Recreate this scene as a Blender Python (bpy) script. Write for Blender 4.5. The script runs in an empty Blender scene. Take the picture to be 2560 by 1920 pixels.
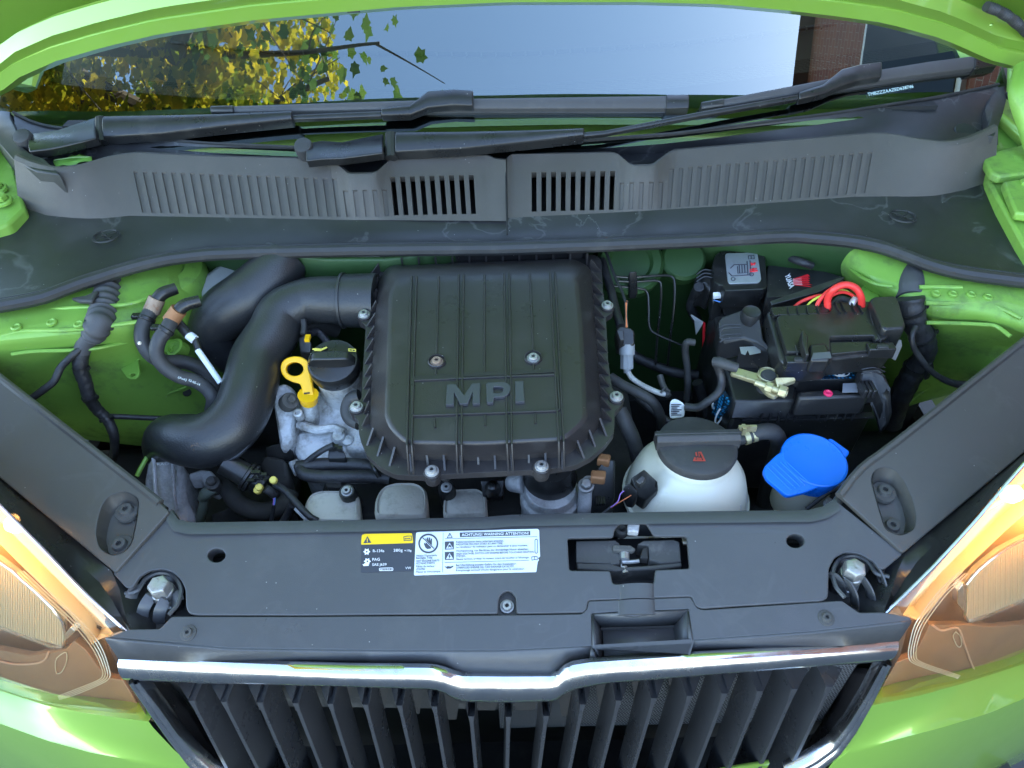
import bpy, bmesh, math, random
from mathutils import Vector, Matrix
random.seed(7)
scene = bpy.context.scene
col = scene.collection
V = Vector
# ------------------------------------------------------------------ camera
F_PX = 1850.0; PITCH = math.radians(43.0); ROLL = .0235
CAM = V((.008, -.333, 1.46))
FWD = V((0, math.cos(PITCH), -math.sin(PITCH)))
UP0 = V((0, math.sin(PITCH), math.cos(PITCH))); RX = V((1, 0, 0))
RGT = RX*math.cos(ROLL) - UP0*math.sin(ROLL)
UPV = UP0*math.cos(ROLL) + RX*math.sin(ROLL)
cd = bpy.data.cameras.new('camera'); cam = bpy.data.objects.new('camera', cd); col.objects.link(cam)
cd.sensor_width = 36; cd.lens = F_PX/2560*36; cd.clip_start = .01; cd.clip_end = 500
cam.matrix_world = Matrix(((RGT.x, UPV.x, -FWD.x, CAM.x), (RGT.y, UPV.y, -FWD.y, CAM.y), (RGT.z, UPV.z, -FWD.z, CAM.z), (0, 0, 0, 1)))
scene.camera = cam
# ------------------------------------------------------------------ world, sun, exposure
SUN_EL = math.radians(36); SUN_AZ = math.radians(78)          # the house on the right keeps the car in its shade, the tree stands in the sun
w = bpy.data.worlds.new('World'); scene.world = w; w.use_nodes = True
nt = w.node_tree; nt.nodes.clear()
sky = nt.nodes.new('ShaderNodeTexSky'); sky.sky_type = 'NISHITA'; sky.sun_disc = False
sky.sun_elevation = SUN_EL; sky.sun_rotation = SUN_AZ; sky.ozone_density = .8; sky.air_density = 1.0; sky.dust_density = .7
bg = nt.nodes.new('ShaderNodeBackground'); bg.inputs[1].default_value = .15
wo = nt.nodes.new('ShaderNodeOutputWorld')
nt.links.new(sky.outputs[0], bg.inputs[0]); nt.links.new(bg.outputs[0], wo.inputs[0])
sd = bpy.data.lights.new('sun', 'SUN'); sun = bpy.data.objects.new('sun', sd); col.objects.link(sun)
sd.energy = 4.5; sd.angle = math.radians(.53); sd.color = (1, .93, .82)
sdir = V((math.sin(SUN_AZ)*math.cos(SUN_EL), math.cos(SUN_AZ)*math.cos(SUN_EL), math.sin(SUN_EL)))
sun.rotation_euler = sdir.to_track_quat('Z', 'Y').to_euler(); sun.location = (0, 0, 12)
vs = scene.view_settings; vs.view_transform = 'Standard'; vs.look = 'None'; vs.gamma = 1; vs.use_curve_mapping = False
vs.exposure = 3.15
scene.render.engine = 'CYCLES'
try: scene.cycles.max_bounces = 10; scene.cycles.transparent_max_bounces = 16
except Exception: pass
# ------------------------------------------------------------------ survey: from measured picture points to points on real surfaces
CROP = {0: (0, 0, 1.15732), 1: (0, 0, .57866), 2: (1280, 0, .57866), 3: (0, 600, .41), 4: (600, 600, .434), 5: (860, 600, .434),
        6: (1500, 600, .43407), 7: (0, 1200, .57866), 8: (1280, 1200, .57866), 'a': (0, 0, .28933), 'b': (1920, 0, .28933),
        'c': (0, 1440, .28933), 'd': (1920, 1440, .28933), 'e': (880, 1310, .23508), 'f': (2000, 600, .3014), 'g': (340, 1100, .28933),
        'h': (1380, 1280, .22905), 's': (0, 0, 1.)}
def K(c, L): x0, y0, s = CROP[c]; return [(x0+p[0]*s, y0+p[1]*s)+tuple(p[2:]) for p in L]
def ray(x, y): return FWD + RGT*((x-1280)/F_PX) - UPV*((y-960)/F_PX)
def ZP(z0, sy=0., sx=0., y0=0., x0=0.):
    """surface z = z0 + sy (y - y0) + sx (x - x0)"""
    def S(px, py):
        d = ray(px, py); t = (z0 + sy*(CAM.y-y0) + sx*(CAM.x-x0) - CAM.z)/(d.z - sy*d.y - sx*d.x); return CAM + d*t
    S.n = V((-sx, -sy, 1)).normalized(); return S
def IMP(g, t0=.25, t1=4., n=240):
    """first hit of a survey ray with g(P) = 0"""
    def S(px, py):
        d = ray(px, py); a = t0; ga = g(CAM+d*a)
        for i in range(n):
            b = t0+(t1-t0)*(i+1)/n; gb = g(CAM+d*b)
            if (ga < 0) != (gb < 0):
                for _ in range(40):
                    m = (a+b)/2
                    if (g(CAM+d*m) < 0) == (ga < 0): a = m
                    else: b = m
                return CAM+d*((a+b)/2)
            a, ga = b, gb
        return CAM+d*1.0
    return S
def at(c, x, y, z): q = K(c, [(x, y)])[0]; return ZP(z)(*q)
def PZ(c, L): return [ZP(p[2])(p[0], p[1]) for p in K(c, L)]           # list of (x, y, z) survey points with their height
def PS(c, S, L): return [S(p[0], p[1]) for p in K(c, L)]
# ------------------------------------------------------------------ materials
def mat(name, colr, rough=.5, metal=0., bump=0., bscale=400., dust=0., dcol=(.30, .28, .24), dscale=9., coat=0., trans=0., emit=None, es=0., spec=.5, var=0., sss=0., dlo=.52, dhi=.72, specks=0., marks=0.):
    m = bpy.data.materials.new(name); m.use_nodes = True; n = m.node_tree.nodes; l = m.node_tree.links; b = n['Principled BSDF']
    c4 = (*colr, 1); b.inputs['Base Color'].default_value = c4; b.inputs['Roughness'].default_value = rough; b.inputs['Metallic'].default_value = metal
    b.inputs['Specular IOR Level'].default_value = spec
    if coat: b.inputs['Coat Weight'].default_value = coat; b.inputs['Coat Roughness'].default_value = .04
    if trans: b.inputs['Transmission Weight'].default_value = trans
    if sss: b.inputs['Subsurface Weight'].default_value = sss; b.inputs['Subsurface Radius'].default_value = (.02, .02, .018); b.inputs['Subsurface Scale'].default_value = .5
    if emit: b.inputs['Emission Color'].default_value = (*emit, 1); b.inputs['Emission Strength'].default_value = es
    if dust or var or bump:
        tc = n.new('ShaderNodeTexCoord')
    if dust or var:
        nz = n.new('ShaderNodeTexNoise'); nz.inputs['Scale'].default_value = dscale; nz.inputs['Detail'].default_value = 9; nz.inputs['Roughness'].default_value = .68
        l.new(tc.outputs['Object'], nz.inputs['Vector'])
        mr = n.new('ShaderNodeMapRange'); mr.inputs['From Min'].default_value = dlo; mr.inputs['From Max'].default_value = dhi
        l.new(nz.outputs['Fac'], mr.inputs['Value'])
        mu = n.new('ShaderNodeMath'); mu.operation = 'MULTIPLY'; mu.inputs[1].default_value = dust; l.new(mr.outputs['Result'], mu.inputs[0])
        mx = n.new('ShaderNodeMix'); mx.data_type = 'RGBA'; mx.inputs['A'].default_value = c4; mx.inputs['B'].default_value = (*dcol, 1)
        l.new(mu.outputs[0], mx.inputs['Factor']); out = mx.outputs['Result']
        if specks:                                        # grains of dust
            vo = n.new('ShaderNodeTexVoronoi'); vo.inputs['Scale'].default_value = 210; l.new(tc.outputs['Object'], vo.inputs['Vector'])
            d1 = n.new('ShaderNodeMath'); d1.operation = 'LESS_THAN'; d1.inputs[1].default_value = .11; l.new(vo.outputs['Distance'], d1.inputs[0])
            sp = n.new('ShaderNodeSeparateColor'); l.new(vo.outputs['Color'], sp.inputs[0]); d2 = n.new('ShaderNodeMath'); d2.operation = 'GREATER_THAN'; d2.inputs[1].default_value = 1-specks; l.new(sp.outputs[0], d2.inputs[0])
            d3 = n.new('ShaderNodeMath'); d3.operation = 'MULTIPLY'; l.new(d1.outputs[0], d3.inputs[0]); l.new(d2.outputs[0], d3.inputs[1])
            m2 = n.new('ShaderNodeMix'); m2.data_type = 'RGBA'; m2.inputs['B'].default_value = (.30, .29, .27, 1); l.new(d3.outputs[0], m2.inputs['Factor']); l.new(out, m2.inputs['A']); out = m2.outputs['Result']
        if marks:                                         # thin rims of dried water
            n2 = n.new('ShaderNodeTexNoise'); n2.inputs['Scale'].default_value = 13; n2.inputs['Detail'].default_value = 5; n2.inputs['Distortion'].default_value = .6; l.new(tc.outputs['Object'], n2.inputs['Vector'])
            a1 = n.new('ShaderNodeMath'); a1.operation = 'SUBTRACT'; a1.inputs[1].default_value = .60; l.new(n2.outputs['Fac'], a1.inputs[0]); a2 = n.new('ShaderNodeMath'); a2.operation = 'ABSOLUTE'; l.new(a1.outputs[0], a2.inputs[0])
            a3 = n.new('ShaderNodeMapRange'); a3.inputs['From Min'].default_value = .0; a3.inputs['From Max'].default_value = .022; a3.inputs['To Min'].default_value = marks; a3.inputs['To Max'].default_value = 0; l.new(a2.outputs[0], a3.inputs['Value'])
            m3 = n.new('ShaderNodeMix'); m3.data_type = 'RGBA'; m3.inputs['B'].default_value = (.20, .20, .20, 1); l.new(a3.outputs['Result'], m3.inputs['Factor']); l.new(out, m3.inputs['A']); out = m3.outputs['Result']
        l.new(out, b.inputs['Base Color'])
        rr = n.new('ShaderNodeMapRange'); rr.inputs['From Min'].default_value = .3; rr.inputs['From Max'].default_value = .75
        rr.inputs['To Min'].default_value = max(.02, rough-var); rr.inputs['To Max'].default_value = min(1, rough+var+dust*.25)
        l.new(nz.outputs['Fac'], rr.inputs['Value']); l.new(rr.outputs['Result'], b.inputs['Roughness'])
    if bump:
        nb = n.new('ShaderNodeTexNoise'); nb.inputs['Scale'].default_value = bscale; nb.inputs['Detail'].default_value = 3; l.new(tc.outputs['Object'], nb.inputs['Vector'])
        bp = n.new('ShaderNodeBump'); bp.inputs['Strength'].default_value = bump; bp.inputs['Distance'].default_value = .001
        l.new(nb.outputs['Fac'], bp.inputs['Height']); l.new(bp.outputs['Normal'], b.inputs['Normal'])
    return m
M = {}
M['paint'] = mat('green_paint', (.24, .42, .055), .36, .30, .03, 900, dust=.08, dcol=(.30, .36, .16), coat=.9, var=.05)
M['bay_paint'] = mat('green_bay_paint', (.20, .385, .060), .46, .15, .10, 420, dust=.85, dcol=(.085, .125, .05), coat=.2, var=.12, dscale=22, specks=.06, dlo=.52, dhi=.76)
M['shaded_wall_paint'] = mat('shaded_bay_overspray', (.022, .060, .014), .5, .1, .06, 400, dust=.5, dcol=(.02, .03, .017), dscale=12)  # overspray green with the firewall's shade put into the colour
M['box'] = mat('moulded_black_plastic', (.026, .0235, .024), .31, 0, .22, 1000, dust=.35, dcol=(.070, .064, .056), var=.09, dscale=11, specks=.03)
M['panel'] = mat('panel_black_plastic', (.064, .065, .067), .36, 0, .20, 1500, dust=.35, dcol=(.105, .103, .10), var=.10, dscale=14, specks=.02, marks=.05)
M['cowl'] = mat('cowl_grained_plastic', (.064, .058, .051), .54, 0, .6, 1500, dust=.3, dcol=(.11, .10, .087), var=.06, dscale=13, specks=.02)
M['cowl_dark'] = mat('cowl_smooth_plastic', (.019, .019, .021), .40, 0, .16, 1000, dust=.28, dcol=(.075, .073, .07), var=.10, dscale=10, specks=.03, marks=.22)
M['rubber'] = mat('black_rubber', (.022, .022, .023), .50, 0, .12, 500, dust=.22, dcol=(.12, .115, .105), var=.08, dscale=22)
M['hose'] = mat('hose_rubber', (.034, .034, .035), .55, 0, .18, 700, dust=.35, dcol=(.11, .107, .10), var=.08, dscale=30)
M['tape'] = mat('harness_tape', (.020, .020, .022), .48, 0, .7, 300, dust=.32, dcol=(.10, .10, .095), var=.10, dscale=36)
M['black'] = mat('black_plastic', (.015, .015, .015), .31, 0, .10, 800, dust=.30, dcol=(.075, .07, .06), var=.10, dscale=26, specks=.05)
M['dirty'] = mat('dusty_black_plastic', (.060, .058, .054), .62, 0, .3, 400, dust=.7, dcol=(.20, .19, .165), var=.05, dscale=30)
M['slat'] = mat('satin_slat_plastic', (.034, .034, .035), .28, 0, .12, 1200, dust=.2, dcol=(.07, .07, .068), var=.06, dscale=14, specks=.02)
M['cover'] = mat('wing_cover_plastic', (.062, .059, .053), .40, 0, .18, 1500, dust=.30, dcol=(.10, .095, .082), var=.09, dscale=12, specks=.03, marks=.05)
M['boot'] = mat('grey_boot_rubber', (.060, .060, .062), .6, 0, .2, 500, dust=.35, dcol=(.13, .125, .12), var=.06, dscale=30)
M['duct'] = mat('blow_moulded_duct', (.020, .021, .023), .33, 0, .42, 520, dust=.14, dcol=(.07, .07, .065), var=.07, dscale=9, specks=.04)
M['deep'] = mat('deep_black', (.010, .010, .010), .7, 0, 0)
M['grime'] = mat('grimy_black', (.022, .021, .019), .75, 0, .3, 120, dust=.6, dcol=(.07, .065, .055), dscale=18)
M['alu'] = mat('cast_aluminium', (.52, .53, .53), .48, .35, 1.0, 330, dust=.9, dcol=(.20, .185, .155), var=.12, dscale=42, dlo=.45, dhi=.66)
M['alu2'] = mat('grey_cast_metal', (.52, .52, .52), .52, .25, 1.0, 300, dust=.75, dcol=(.22, .215, .20), var=.10, dscale=40, dlo=.44, dhi=.66)
M['runner'] = mat('dusty_grey_runner', (.46, .44, .38), .62, 0, .5, 300, dust=.8, dcol=(.22, .21, .18), var=.05, dscale=34)
M['steel'] = mat('zinc_steel', (.42, .42, .41), .40, .85, .4, 400, dust=.7, dcol=(.20, .17, .14), var=.14, dscale=160)
M['rust'] = mat('rusty_steel', (.30, .22, .16), .65, .4, .5, 300, dust=.8, dcol=(.26, .10, .035), var=.1, dscale=110)
M['chrome'] = mat('chrome', (.70, .71, .72), .13, 1, .03, 500, dust=.55, dcol=(.26, .255, .245), var=.10, dscale=26)
M['white'] = mat('white_tank_plastic', (.74, .71, .58), .33, 0, .05, 300, dust=.4, dcol=(.56, .48, .32), var=.08, dscale=16, sss=.2)
M['white2'] = mat('white_plastic', (.75, .75, .72), .4, 0, 0, dust=.2, dcol=(.5, .48, .42), dscale=40)
M['blue'] = mat('blue_plastic', (.004, .17, .78), .30, 0, .08, 600, dust=.16, dcol=(.06, .24, .62), var=.08, dscale=22, specks=.05)
M['yellow'] = mat('yellow_plastic', (.86, .46, .005), .32, 0, .05, 500, dust=.10, dcol=(.4, .22, .03), var=.05, dscale=60)
M['red'] = mat('red_cable', (.70, .035, .03), .38, 0, .05, 300, dust=.12, dcol=(.4, .06, .05), dscale=60)
M['ylw_wire'] = mat('yellow_green_wire', (.55, .60, .06), .45)
M['orange_wire'] = mat('orange_wire', (.75, .22, .08), .45)
M['blue_wire'] = mat('blue_wire', (.12, .30, .70), .45)
M['violet_wire'] = mat('violet_wire', (.42, .22, .62), .45)
M['pink'] = mat('pink_plug', (.80, .03, .12), .45)
M['ink'] = mat('dark_label_print', (.055, .058, .075), .5)
M['labelwhite'] = mat('silver_white_label', (.70, .74, .76), .42, .1, .04, 700, dust=.15, dcol=(.5, .5, .48), dscale=50)
M['labelyellow'] = mat('yellow_label', (.85, .55, .005), .42, 0, 0, dust=.15, dcol=(.6, .4, .05), dscale=60)
M['lettering'] = mat('white_lettering', (.80, .80, .80), .5)
M['redprint'] = mat('red_print', (.75, .02, .03), .45)
M['brassy'] = mat('yellow_passivated_steel', (.46, .42, .25), .42, .75, .3, 300, dust=.7, dcol=(.22, .14, .06), var=.1, dscale=80)
M['copper'] = mat('rust_brown_clip', (.30, .14, .06), .6, .3, .3, 300, dust=.5, dcol=(.20, .08, .03), dscale=80)
M['foil'] = mat('grey_tape_foil', (.50, .50, .52), .35, .6, .4, 200, dust=.3, dscale=40)
M['batt'] = mat('battery_case', (.018, .018, .019), .36, 0, .12, 700, dust=.55, dcol=(.085, .08, .065), var=.10, dscale=20, specks=.10)
M['dash'] = mat('dashboard_plastic', (.13, .12, .095), .7, 0, .15, 700)
M['glow'] = mat('amber_bulb', (1, .5, .1), .4, emit=(1, .42, .06), es=9.)
M['reflector'] = mat('lamp_reflector', (.80, .71, .50), .30, .30, .15, 120, dust=.1, dcol=(.6, .5, .4), dscale=25)
M['lamp_tan'] = mat('lamp_inner_bezel', (.72, .47, .32), .32, .2, .06, 200, dust=.25, dcol=(.5, .30, .18), dscale=16)
M['lamp_dark'] = mat('lamp_dark_bezel', (.32, .18, .09), .32, .1, .05, 200, dust=.45, dcol=(.14, .085, .055), dscale=12, specks=.06)
def glass_mat(name, tint, refl, ior=1.5, rough=0., speck=0.):
    """thin sheet: lets light through, tinted, with a Fresnel mirror on top"""
    m = bpy.data.materials.new(name); m.use_nodes = True; n = m.node_tree.nodes; l = m.node_tree.links; n.clear()
    o = n.new('ShaderNodeOutputMaterial'); t = n.new('ShaderNodeBsdfTransparent'); t.inputs[0].default_value = (*tint, 1)
    g = n.new('ShaderNodeBsdfGlossy'); g.inputs['Roughness'].default_value = rough; g.inputs['Color'].default_value = (.86, 1, .98, 1)
    fr = n.new('ShaderNodeFresnel'); fr.inputs['IOR'].default_value = ior
    mu = n.new('ShaderNodeMath'); mu.operation = 'MULTIPLY_ADD'; mu.inputs[1].default_value = .9; mu.inputs[2].default_value = refl; mu.use_clamp = True
    l.new(fr.outputs[0], mu.inputs[0]); mx = n.new('ShaderNodeMixShader'); l.new(mu.outputs[0], mx.inputs[0]); l.new(t.outputs[0], mx.inputs[1]); l.new(g.outputs[0], mx.inputs[2])
    if speck:
        tr_ = n.new('ShaderNodeBsdfTranslucent'); tr_.inputs[0].default_value = (.95, .82, .62, 1); m4 = n.new('ShaderNodeMixShader'); m4.inputs[0].default_value = speck
        l.new(mx.outputs[0], m4.inputs[1]); l.new(tr_.outputs[0], m4.inputs[2]); l.new(m4.outputs[0], o.inputs['Surface'])
    else: l.new(mx.outputs[0], o.inputs['Surface'])
    return m
M['screen'] = glass_mat('windscreen_glass', (.34, .38, .35), .15)
M['lens'] = glass_mat('clear_lamp_cover', (.93, .90, .86), .03, 1.5, speck=.09)
M['frit'] = mat('black_glass_border', (.006, .007, .007), .6, spec=.2)
# ------------------------------------------------------------------ mesh helpers
TS = 1.0
class MB:
    def __init__(s): s.v = []; s.f = []; s.m = []
    def add(s, vs, fs, mi=0):
        o = len(s.v); s.v += [V(p) for p in vs]
        for f in fs: s.f.append([i+o for i in f]); s.m.append(mi)
        return s
    def loft(s, rings, closed=True, cap0=False, cap1=False, mi=0):
        n = len(rings[0]); vs = [p for r in rings for p in r]; fs = []
        for i in range(len(rings)-1):
            for j in range(n if closed else n-1):
                k = (j+1) % n; fs.append((i*n+j, i*n+k, (i+1)*n+k, (i+1)*n+j))
        if cap0: fs.append(tuple(range(n-1, -1, -1)))
        if cap1: fs.append(tuple((len(rings)-1)*n+j for j in range(n)))
        return s.add(vs, fs, mi)
    def prism(s, pts, vec, mi=0):
        """polygon pts, extruded by vec (a vector)"""
        return s.loft([[V(p)+V(vec) for p in pts], [V(p) for p in pts]], True, True, True, mi)
    def box(s, c, size, ax=None, mi=0):
        """c = centre, size = full sizes, ax = Matrix 3x3 of axes"""
        ax = ax or Matrix.Identity(3); hx, hy, hz = [q/2 for q in size]; c = V(c)
        P = [c+ax@V((x, y, hz)) for x, y in ((-hx, -hy), (hx, -hy), (hx, hy), (-hx, hy))]
        return s.prism(P, ax@V((0, 0, -2*hz)), mi)
    def tube(s, pts, r, seg=12, n=6, cap=True, mi=0, flat=1., fn=None):
        P = crom(pts, n); m = len(P); rr = interp(r, m, len(pts)) if isinstance(r, (list, tuple)) else [r]*m
        if TS != 1.0: rr = [q*TS for q in rr]
        if fn: rr = [q*fn(i/(m-1)) for i, q in enumerate(rr)]
        rings = []; up = None
        for i in range(m):
            t = (P[min(i+1, m-1)]-P[max(i-1, 0)]); t = t.normalized() if t.length > 1e-9 else V((0, 0, 1))
            if up is None: up = t.orthogonal().normalized()
            up = (up - t*up.dot(t)); up = up.normalized() if up.length > 1e-6 else t.orthogonal().normalized()
            si = t.cross(up)
            rings.append([P[i]+up*(math.cos(a)*rr[i])+si*(math.sin(a)*rr[i]*flat) for a in [2*math.pi*j/seg for j in range(seg)]])
        return s.loft(rings, True, cap, cap, mi)
    def lathe(s, prof, o, axis=(0, 0, 1), seg=24, mi=0, cap=True, sq=None):
        a = V(axis).normalized(); x = a.orthogonal().normalized() if sq is None else (V(sq)-a*V(sq).dot(a)).normalized(); y = a.cross(x); o = V(o)
        rings = [[o+a*h+(x*math.cos(t)+y*math.sin(t))*max(r, 1e-5) for t in [2*math.pi*(j+.5)/seg for j in range(seg)]] for r, h in prof]
        return s.loft(rings, True, cap, cap, mi)
    def grid(s, rows, mi=0): return s.loft(rows, False, mi=mi)
def interp(r, m, k):
    out = []
    for i in range(m):
        q = i/(m-1)*(k-1); a = min(int(q), k-2); f = q-a; r0 = r[min(a, len(r)-1)]; r1 = r[min(a+1, len(r)-1)]; out.append(r0+(r1-r0)*f)
    return out
def crom(p, n):
    p = [V(q) for q in p]
    if len(p) < 3 or n <= 1:
        if n <= 1: return p
        return [p[0].lerp(p[-1], i/n) for i in range(n+1)] if len(p) == 2 else p
    out = []
    for i in range(len(p)-1):
        a = p[i-1] if i else p[0]*2-p[1]; b = p[i]; c = p[i+1]; d = p[i+2] if i+2 < len(p) else p[-1]*2-p[-2]
        for j in range(n):
            t = j/n; out.append(.5*((2*b)+(c-a)*t+(2*a-5*b+4*c-d)*t*t+(3*b-a-3*c+d)*t**3))
    out.append(p[-1]); return out
def rnd(poly, r=10, n=4):
    """rounds the corners of a 2-D outline"""
    out = []; m = len(poly)
    for i in range(m):
        b = V(poly[i][:2]); a = V(poly[i-1][:2]); c = V(poly[(i+1) % m][:2]); d0 = a-b; d1 = c-b
        k = min(r, d0.length*.45, d1.length*.45)
        if k < .5: out.append(tuple(b)); continue
        p0 = b+d0.normalized()*k; p1 = b+d1.normalized()*k
        for j in range(n+1): t = j/n; q = p0*(1-t)**2+b*2*t*(1-t)+p1*t*t; out.append((q.x, q.y))
    return out
def ell(cx, cy, rx, ry, n=20, rot=0.):
    c, s = math.cos(rot), math.sin(rot)
    return [(cx+rx*math.cos(t)*c-ry*math.sin(t)*s, cy+rx*math.cos(t)*s+ry*math.sin(t)*c) for t in [2*math.pi*i/n for i in range(n)]]
def resample(pl, n):
    d = [0]
    for a, b in zip(pl, pl[1:]): d.append(d[-1]+(V(b[:2])-V(a[:2])).length)
    out = []
    for i in range(n):
        t = d[-1]*i/(n-1); k = 0
        while k < len(d)-2 and d[k+1] < t: k += 1
        f = (t-d[k])/max(d[k+1]-d[k], 1e-9); out.append(tuple(pl[k][q]+(pl[k+1][q]-pl[k][q])*f for q in range(len(pl[0]))))
    return out
def at_x(pl, x):
    """y (and further values) of a polyline ordered by x"""
    if x <= pl[0][0]: k = 0
    elif x >= pl[-1][0]: k = len(pl)-2
    else: k = max(i for i in range(len(pl)-1) if pl[i][0] <= x)
    f = (x-pl[k][0])/((pl[k+1][0]-pl[k][0]) or 1e-9); return tuple(pl[k][q]+(pl[k+1][q]-pl[k][q])*f for q in range(1, len(pl[0])))
def link(name, me, m=None, parent=None, bevel=0., sub=0, solid=0., ang=35, seg=2, so=-1.):
    o = bpy.data.objects.new(name, me); col.objects.link(o)
    if m is not None and not me.materials:
        for q in (m if isinstance(m, (list, tuple)) else [m]): me.materials.append(M[q] if isinstance(q, str) else q)
    if parent is not None:
        o.parent = parent
        if parent.type == 'EMPTY': o.matrix_parent_inverse = Matrix.Translation(-parent.location)
    if solid: md = o.modifiers.new('solid', 'SOLIDIFY'); md.thickness = abs(solid); md.offset = so if solid > 0 else -so
    if bevel: md = o.modifiers.new('bevel', 'BEVEL'); md.width = bevel; md.segments = seg; md.limit_method = 'ANGLE'; md.angle_limit = math.radians(32); md.harden_normals = False
    if sub: md = o.modifiers.new('sub', 'SUBSURF'); md.levels = sub; md.render_levels = sub
    return o
def obj(name, mb, m, parent=None, bevel=0., sub=0, solid=0., ang=35, recalc=True, so=-1.):
    me = bpy.data.meshes.new(name); me.from_pydata([tuple(p) for p in mb.v], [], mb.f); me.polygons.foreach_set('material_index', mb.m)
    if recalc:
        bm = bmesh.new(); bm.from_mesh(me); bmesh.ops.recalc_face_normals(bm, faces=bm.faces); bm.to_mesh(me); bm.free()
    me.polygons.foreach_set('use_smooth', [True]*len(me.polygons)); me.set_sharp_from_angle(angle=math.radians(ang)); me.update()
    return link(name, me, m, parent, bevel, sub, solid, so=so)
def frame(S, px, py, e=8.):
    """plane frame of a planar surface S at a picture point: origin, right, up, normal"""
    o = S(px, py); a = (S(px+e, py)-o).normalized(); b = (S(px, py-e)-o); n = a.cross(b).normalized(); b = n.cross(a); return o, a, b, n
def plate(name, S, outer, holes, th, m, parent, bevel=0., lift=0., ang=40):
    """flat plate with holes on the planar surface S; outer and holes are picture outlines; top at S + lift, thickness th downwards"""
    o, a, b, n = frame(S, *outer[0])
    def loc(p): q = S(p[0], p[1])-o; return (q.dot(a), q.dot(b))
    cu = bpy.data.curves.new(name, 'CURVE'); cu.dimensions = '2D'; cu.fill_mode = 'BOTH'; cu.extrude = max(th/2-bevel, 1e-5); cu.bevel_depth = bevel; cu.bevel_resolution = 1; cu.offset = -bevel
    for pl in [outer]+list(holes):
        q = [loc(p) for p in pl]; s = cu.splines.new('POLY'); s.points.add(len(q)-1); s.use_cyclic_u = True
        for i, c in enumerate(q): s.points[i].co = (c[0], c[1], 0, 1)
    me = cu_mesh(cu, name); T = Matrix(((a.x, b.x, n.x, 0), (a.y, b.y, n.y, 0), (a.z, b.z, n.z, 0), (0, 0, 0, 1)))
    me.transform(Matrix.Translation(o+n*(lift-th/2))@T)
    me.polygons.foreach_set('use_smooth', [True]*len(me.polygons)); me.set_sharp_from_angle(angle=math.radians(ang)); me.update()
    return link(name, me, m, parent)
def cu_mesh(cu, name):
    t = bpy.data.objects.new('tmp', cu); me = bpy.data.meshes.new_from_object(t); me.name = name
    bpy.data.objects.remove(t); bpy.data.curves.remove(cu); me.materials.clear(); return me
def text(s, S, p0, p1, hpx, m, parent, name='lettering', lift=.0006, th=.0003, bold=0., shear=0.):
    """one line of writing on surface S from picture point p0 (left end of the baseline) to p1, capitals hpx tall"""
    cu = bpy.data.curves.new(name, 'FONT'); cu.body = s; cu.extrude = .01; cu.offset = bold; cu.shear = shear; cu.resolution_u = 2
    me = cu_mesh(cu, name)
    xs = [v.co.x for v in me.vertices]; x0, x1 = min(xs), max(xs); a = S(*p0); b = S(*p1); rx = b-a
    dx, dy = p1[0]-p0[0], p1[1]-p0[1]; L = math.hypot(dx, dy); ux, uy = dy/L, -dx/L      # picture direction square to the baseline
    up = S(p0[0]+ux*hpx, p0[1]+uy*hpx)-a; n = rx.cross(up).normalized()
    for v in me.vertices:
        c = v.co; v.co = a+rx*((c.x-x0)/(x1-x0))+up*(c.y/.70)+n*(lift+(th if c.z > 0 else 0))
    me.update(); return link(name, me, m, parent)
def poly_print(name, S, outer, holes, m, parent, lift=.0006): return plate(name, S, outer, holes, .0003, m, parent, 0., lift)
def thing(name, label, cat, loc, group=None):
    o = bpy.data.objects.new(name, None); col.objects.link(o); o.location = loc; o.empty_display_size = .02
    o['label'] = label; o['category'] = cat
    if group: o['group'] = group
    return o
def tag(o, label, cat, group=None):
    o['label'] = label; o['category'] = cat
    if group: o['group'] = group
    return o
def place(name, me, P, n, parent, scale=1., rot=0., mats=None):
    o = bpy.data.objects.new(name, me); col.objects.link(o); q = V(n).normalized().to_track_quat('Z', 'Y')
    o.parent = parent
    T = Matrix.Translation(V(P))@q.to_matrix().to_4x4()@Matrix.Rotation(rot, 4, 'Z')@Matrix.Scale(scale, 4)
    if parent is not None and parent.type == 'EMPTY': o.matrix_parent_inverse = Matrix.Translation(-parent.location)
    o.matrix_basis = T; return o
def tmesh(name, mb, mats, ang=35):
    o = obj(name, mb, mats, None, ang=ang); me = o.data; bpy.data.objects.remove(o); return me
def star(r, n=6, k=.72): return [(r*(1 if i % 2 == 0 else k)*math.cos(math.pi*i/n), r*(1 if i % 2 == 0 else k)*math.sin(math.pi*i/n)) for i in range(2*n)]
def screw_mesh(name, m, washer=1.45):
    """socket screw of unit head radius 1 with a flange, its star socket sunk in the head"""
    b = MB(); b.lathe([(.0, -.6), (washer, -.6), (washer, .0), (washer*.96, .12), (1.12, .18), (1.04, .30), (1.0, .62), (.9, .78), (.56, .80)], (0, 0, 0), seg=20, cap=False)
    r0 = [(.56*math.cos(2*math.pi*(j+.5)/20), .56*math.sin(2*math.pi*(j+.5)/20)) for j in range(20)]
    st = [(.50*(1 if j % 2 == 0 else .74)*math.cos(2*math.pi*(j+.5)/20), .50*(1 if j % 2 == 0 else .74)*math.sin(2*math.pi*(j+.5)/20)) for j in range(20)]
    b.loft([[V((x, y, .80)) for x, y in r0], [V((x, y, .79)) for x, y in st], [V((x*.96, y*.96, .40)) for x, y in st]], True, False, True, 0)
    b.m[-1] = 1
    return tmesh(name, b, [m, 'grime'])
SCREW = screw_mesh('screw', 'steel'); SCREW_R = screw_mesh('screw', 'rust'); SCREW_D = screw_mesh('screw', 'dirty', 1.8); SCREW_G = screw_mesh('screw', 'bay_paint', 1.7)
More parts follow.
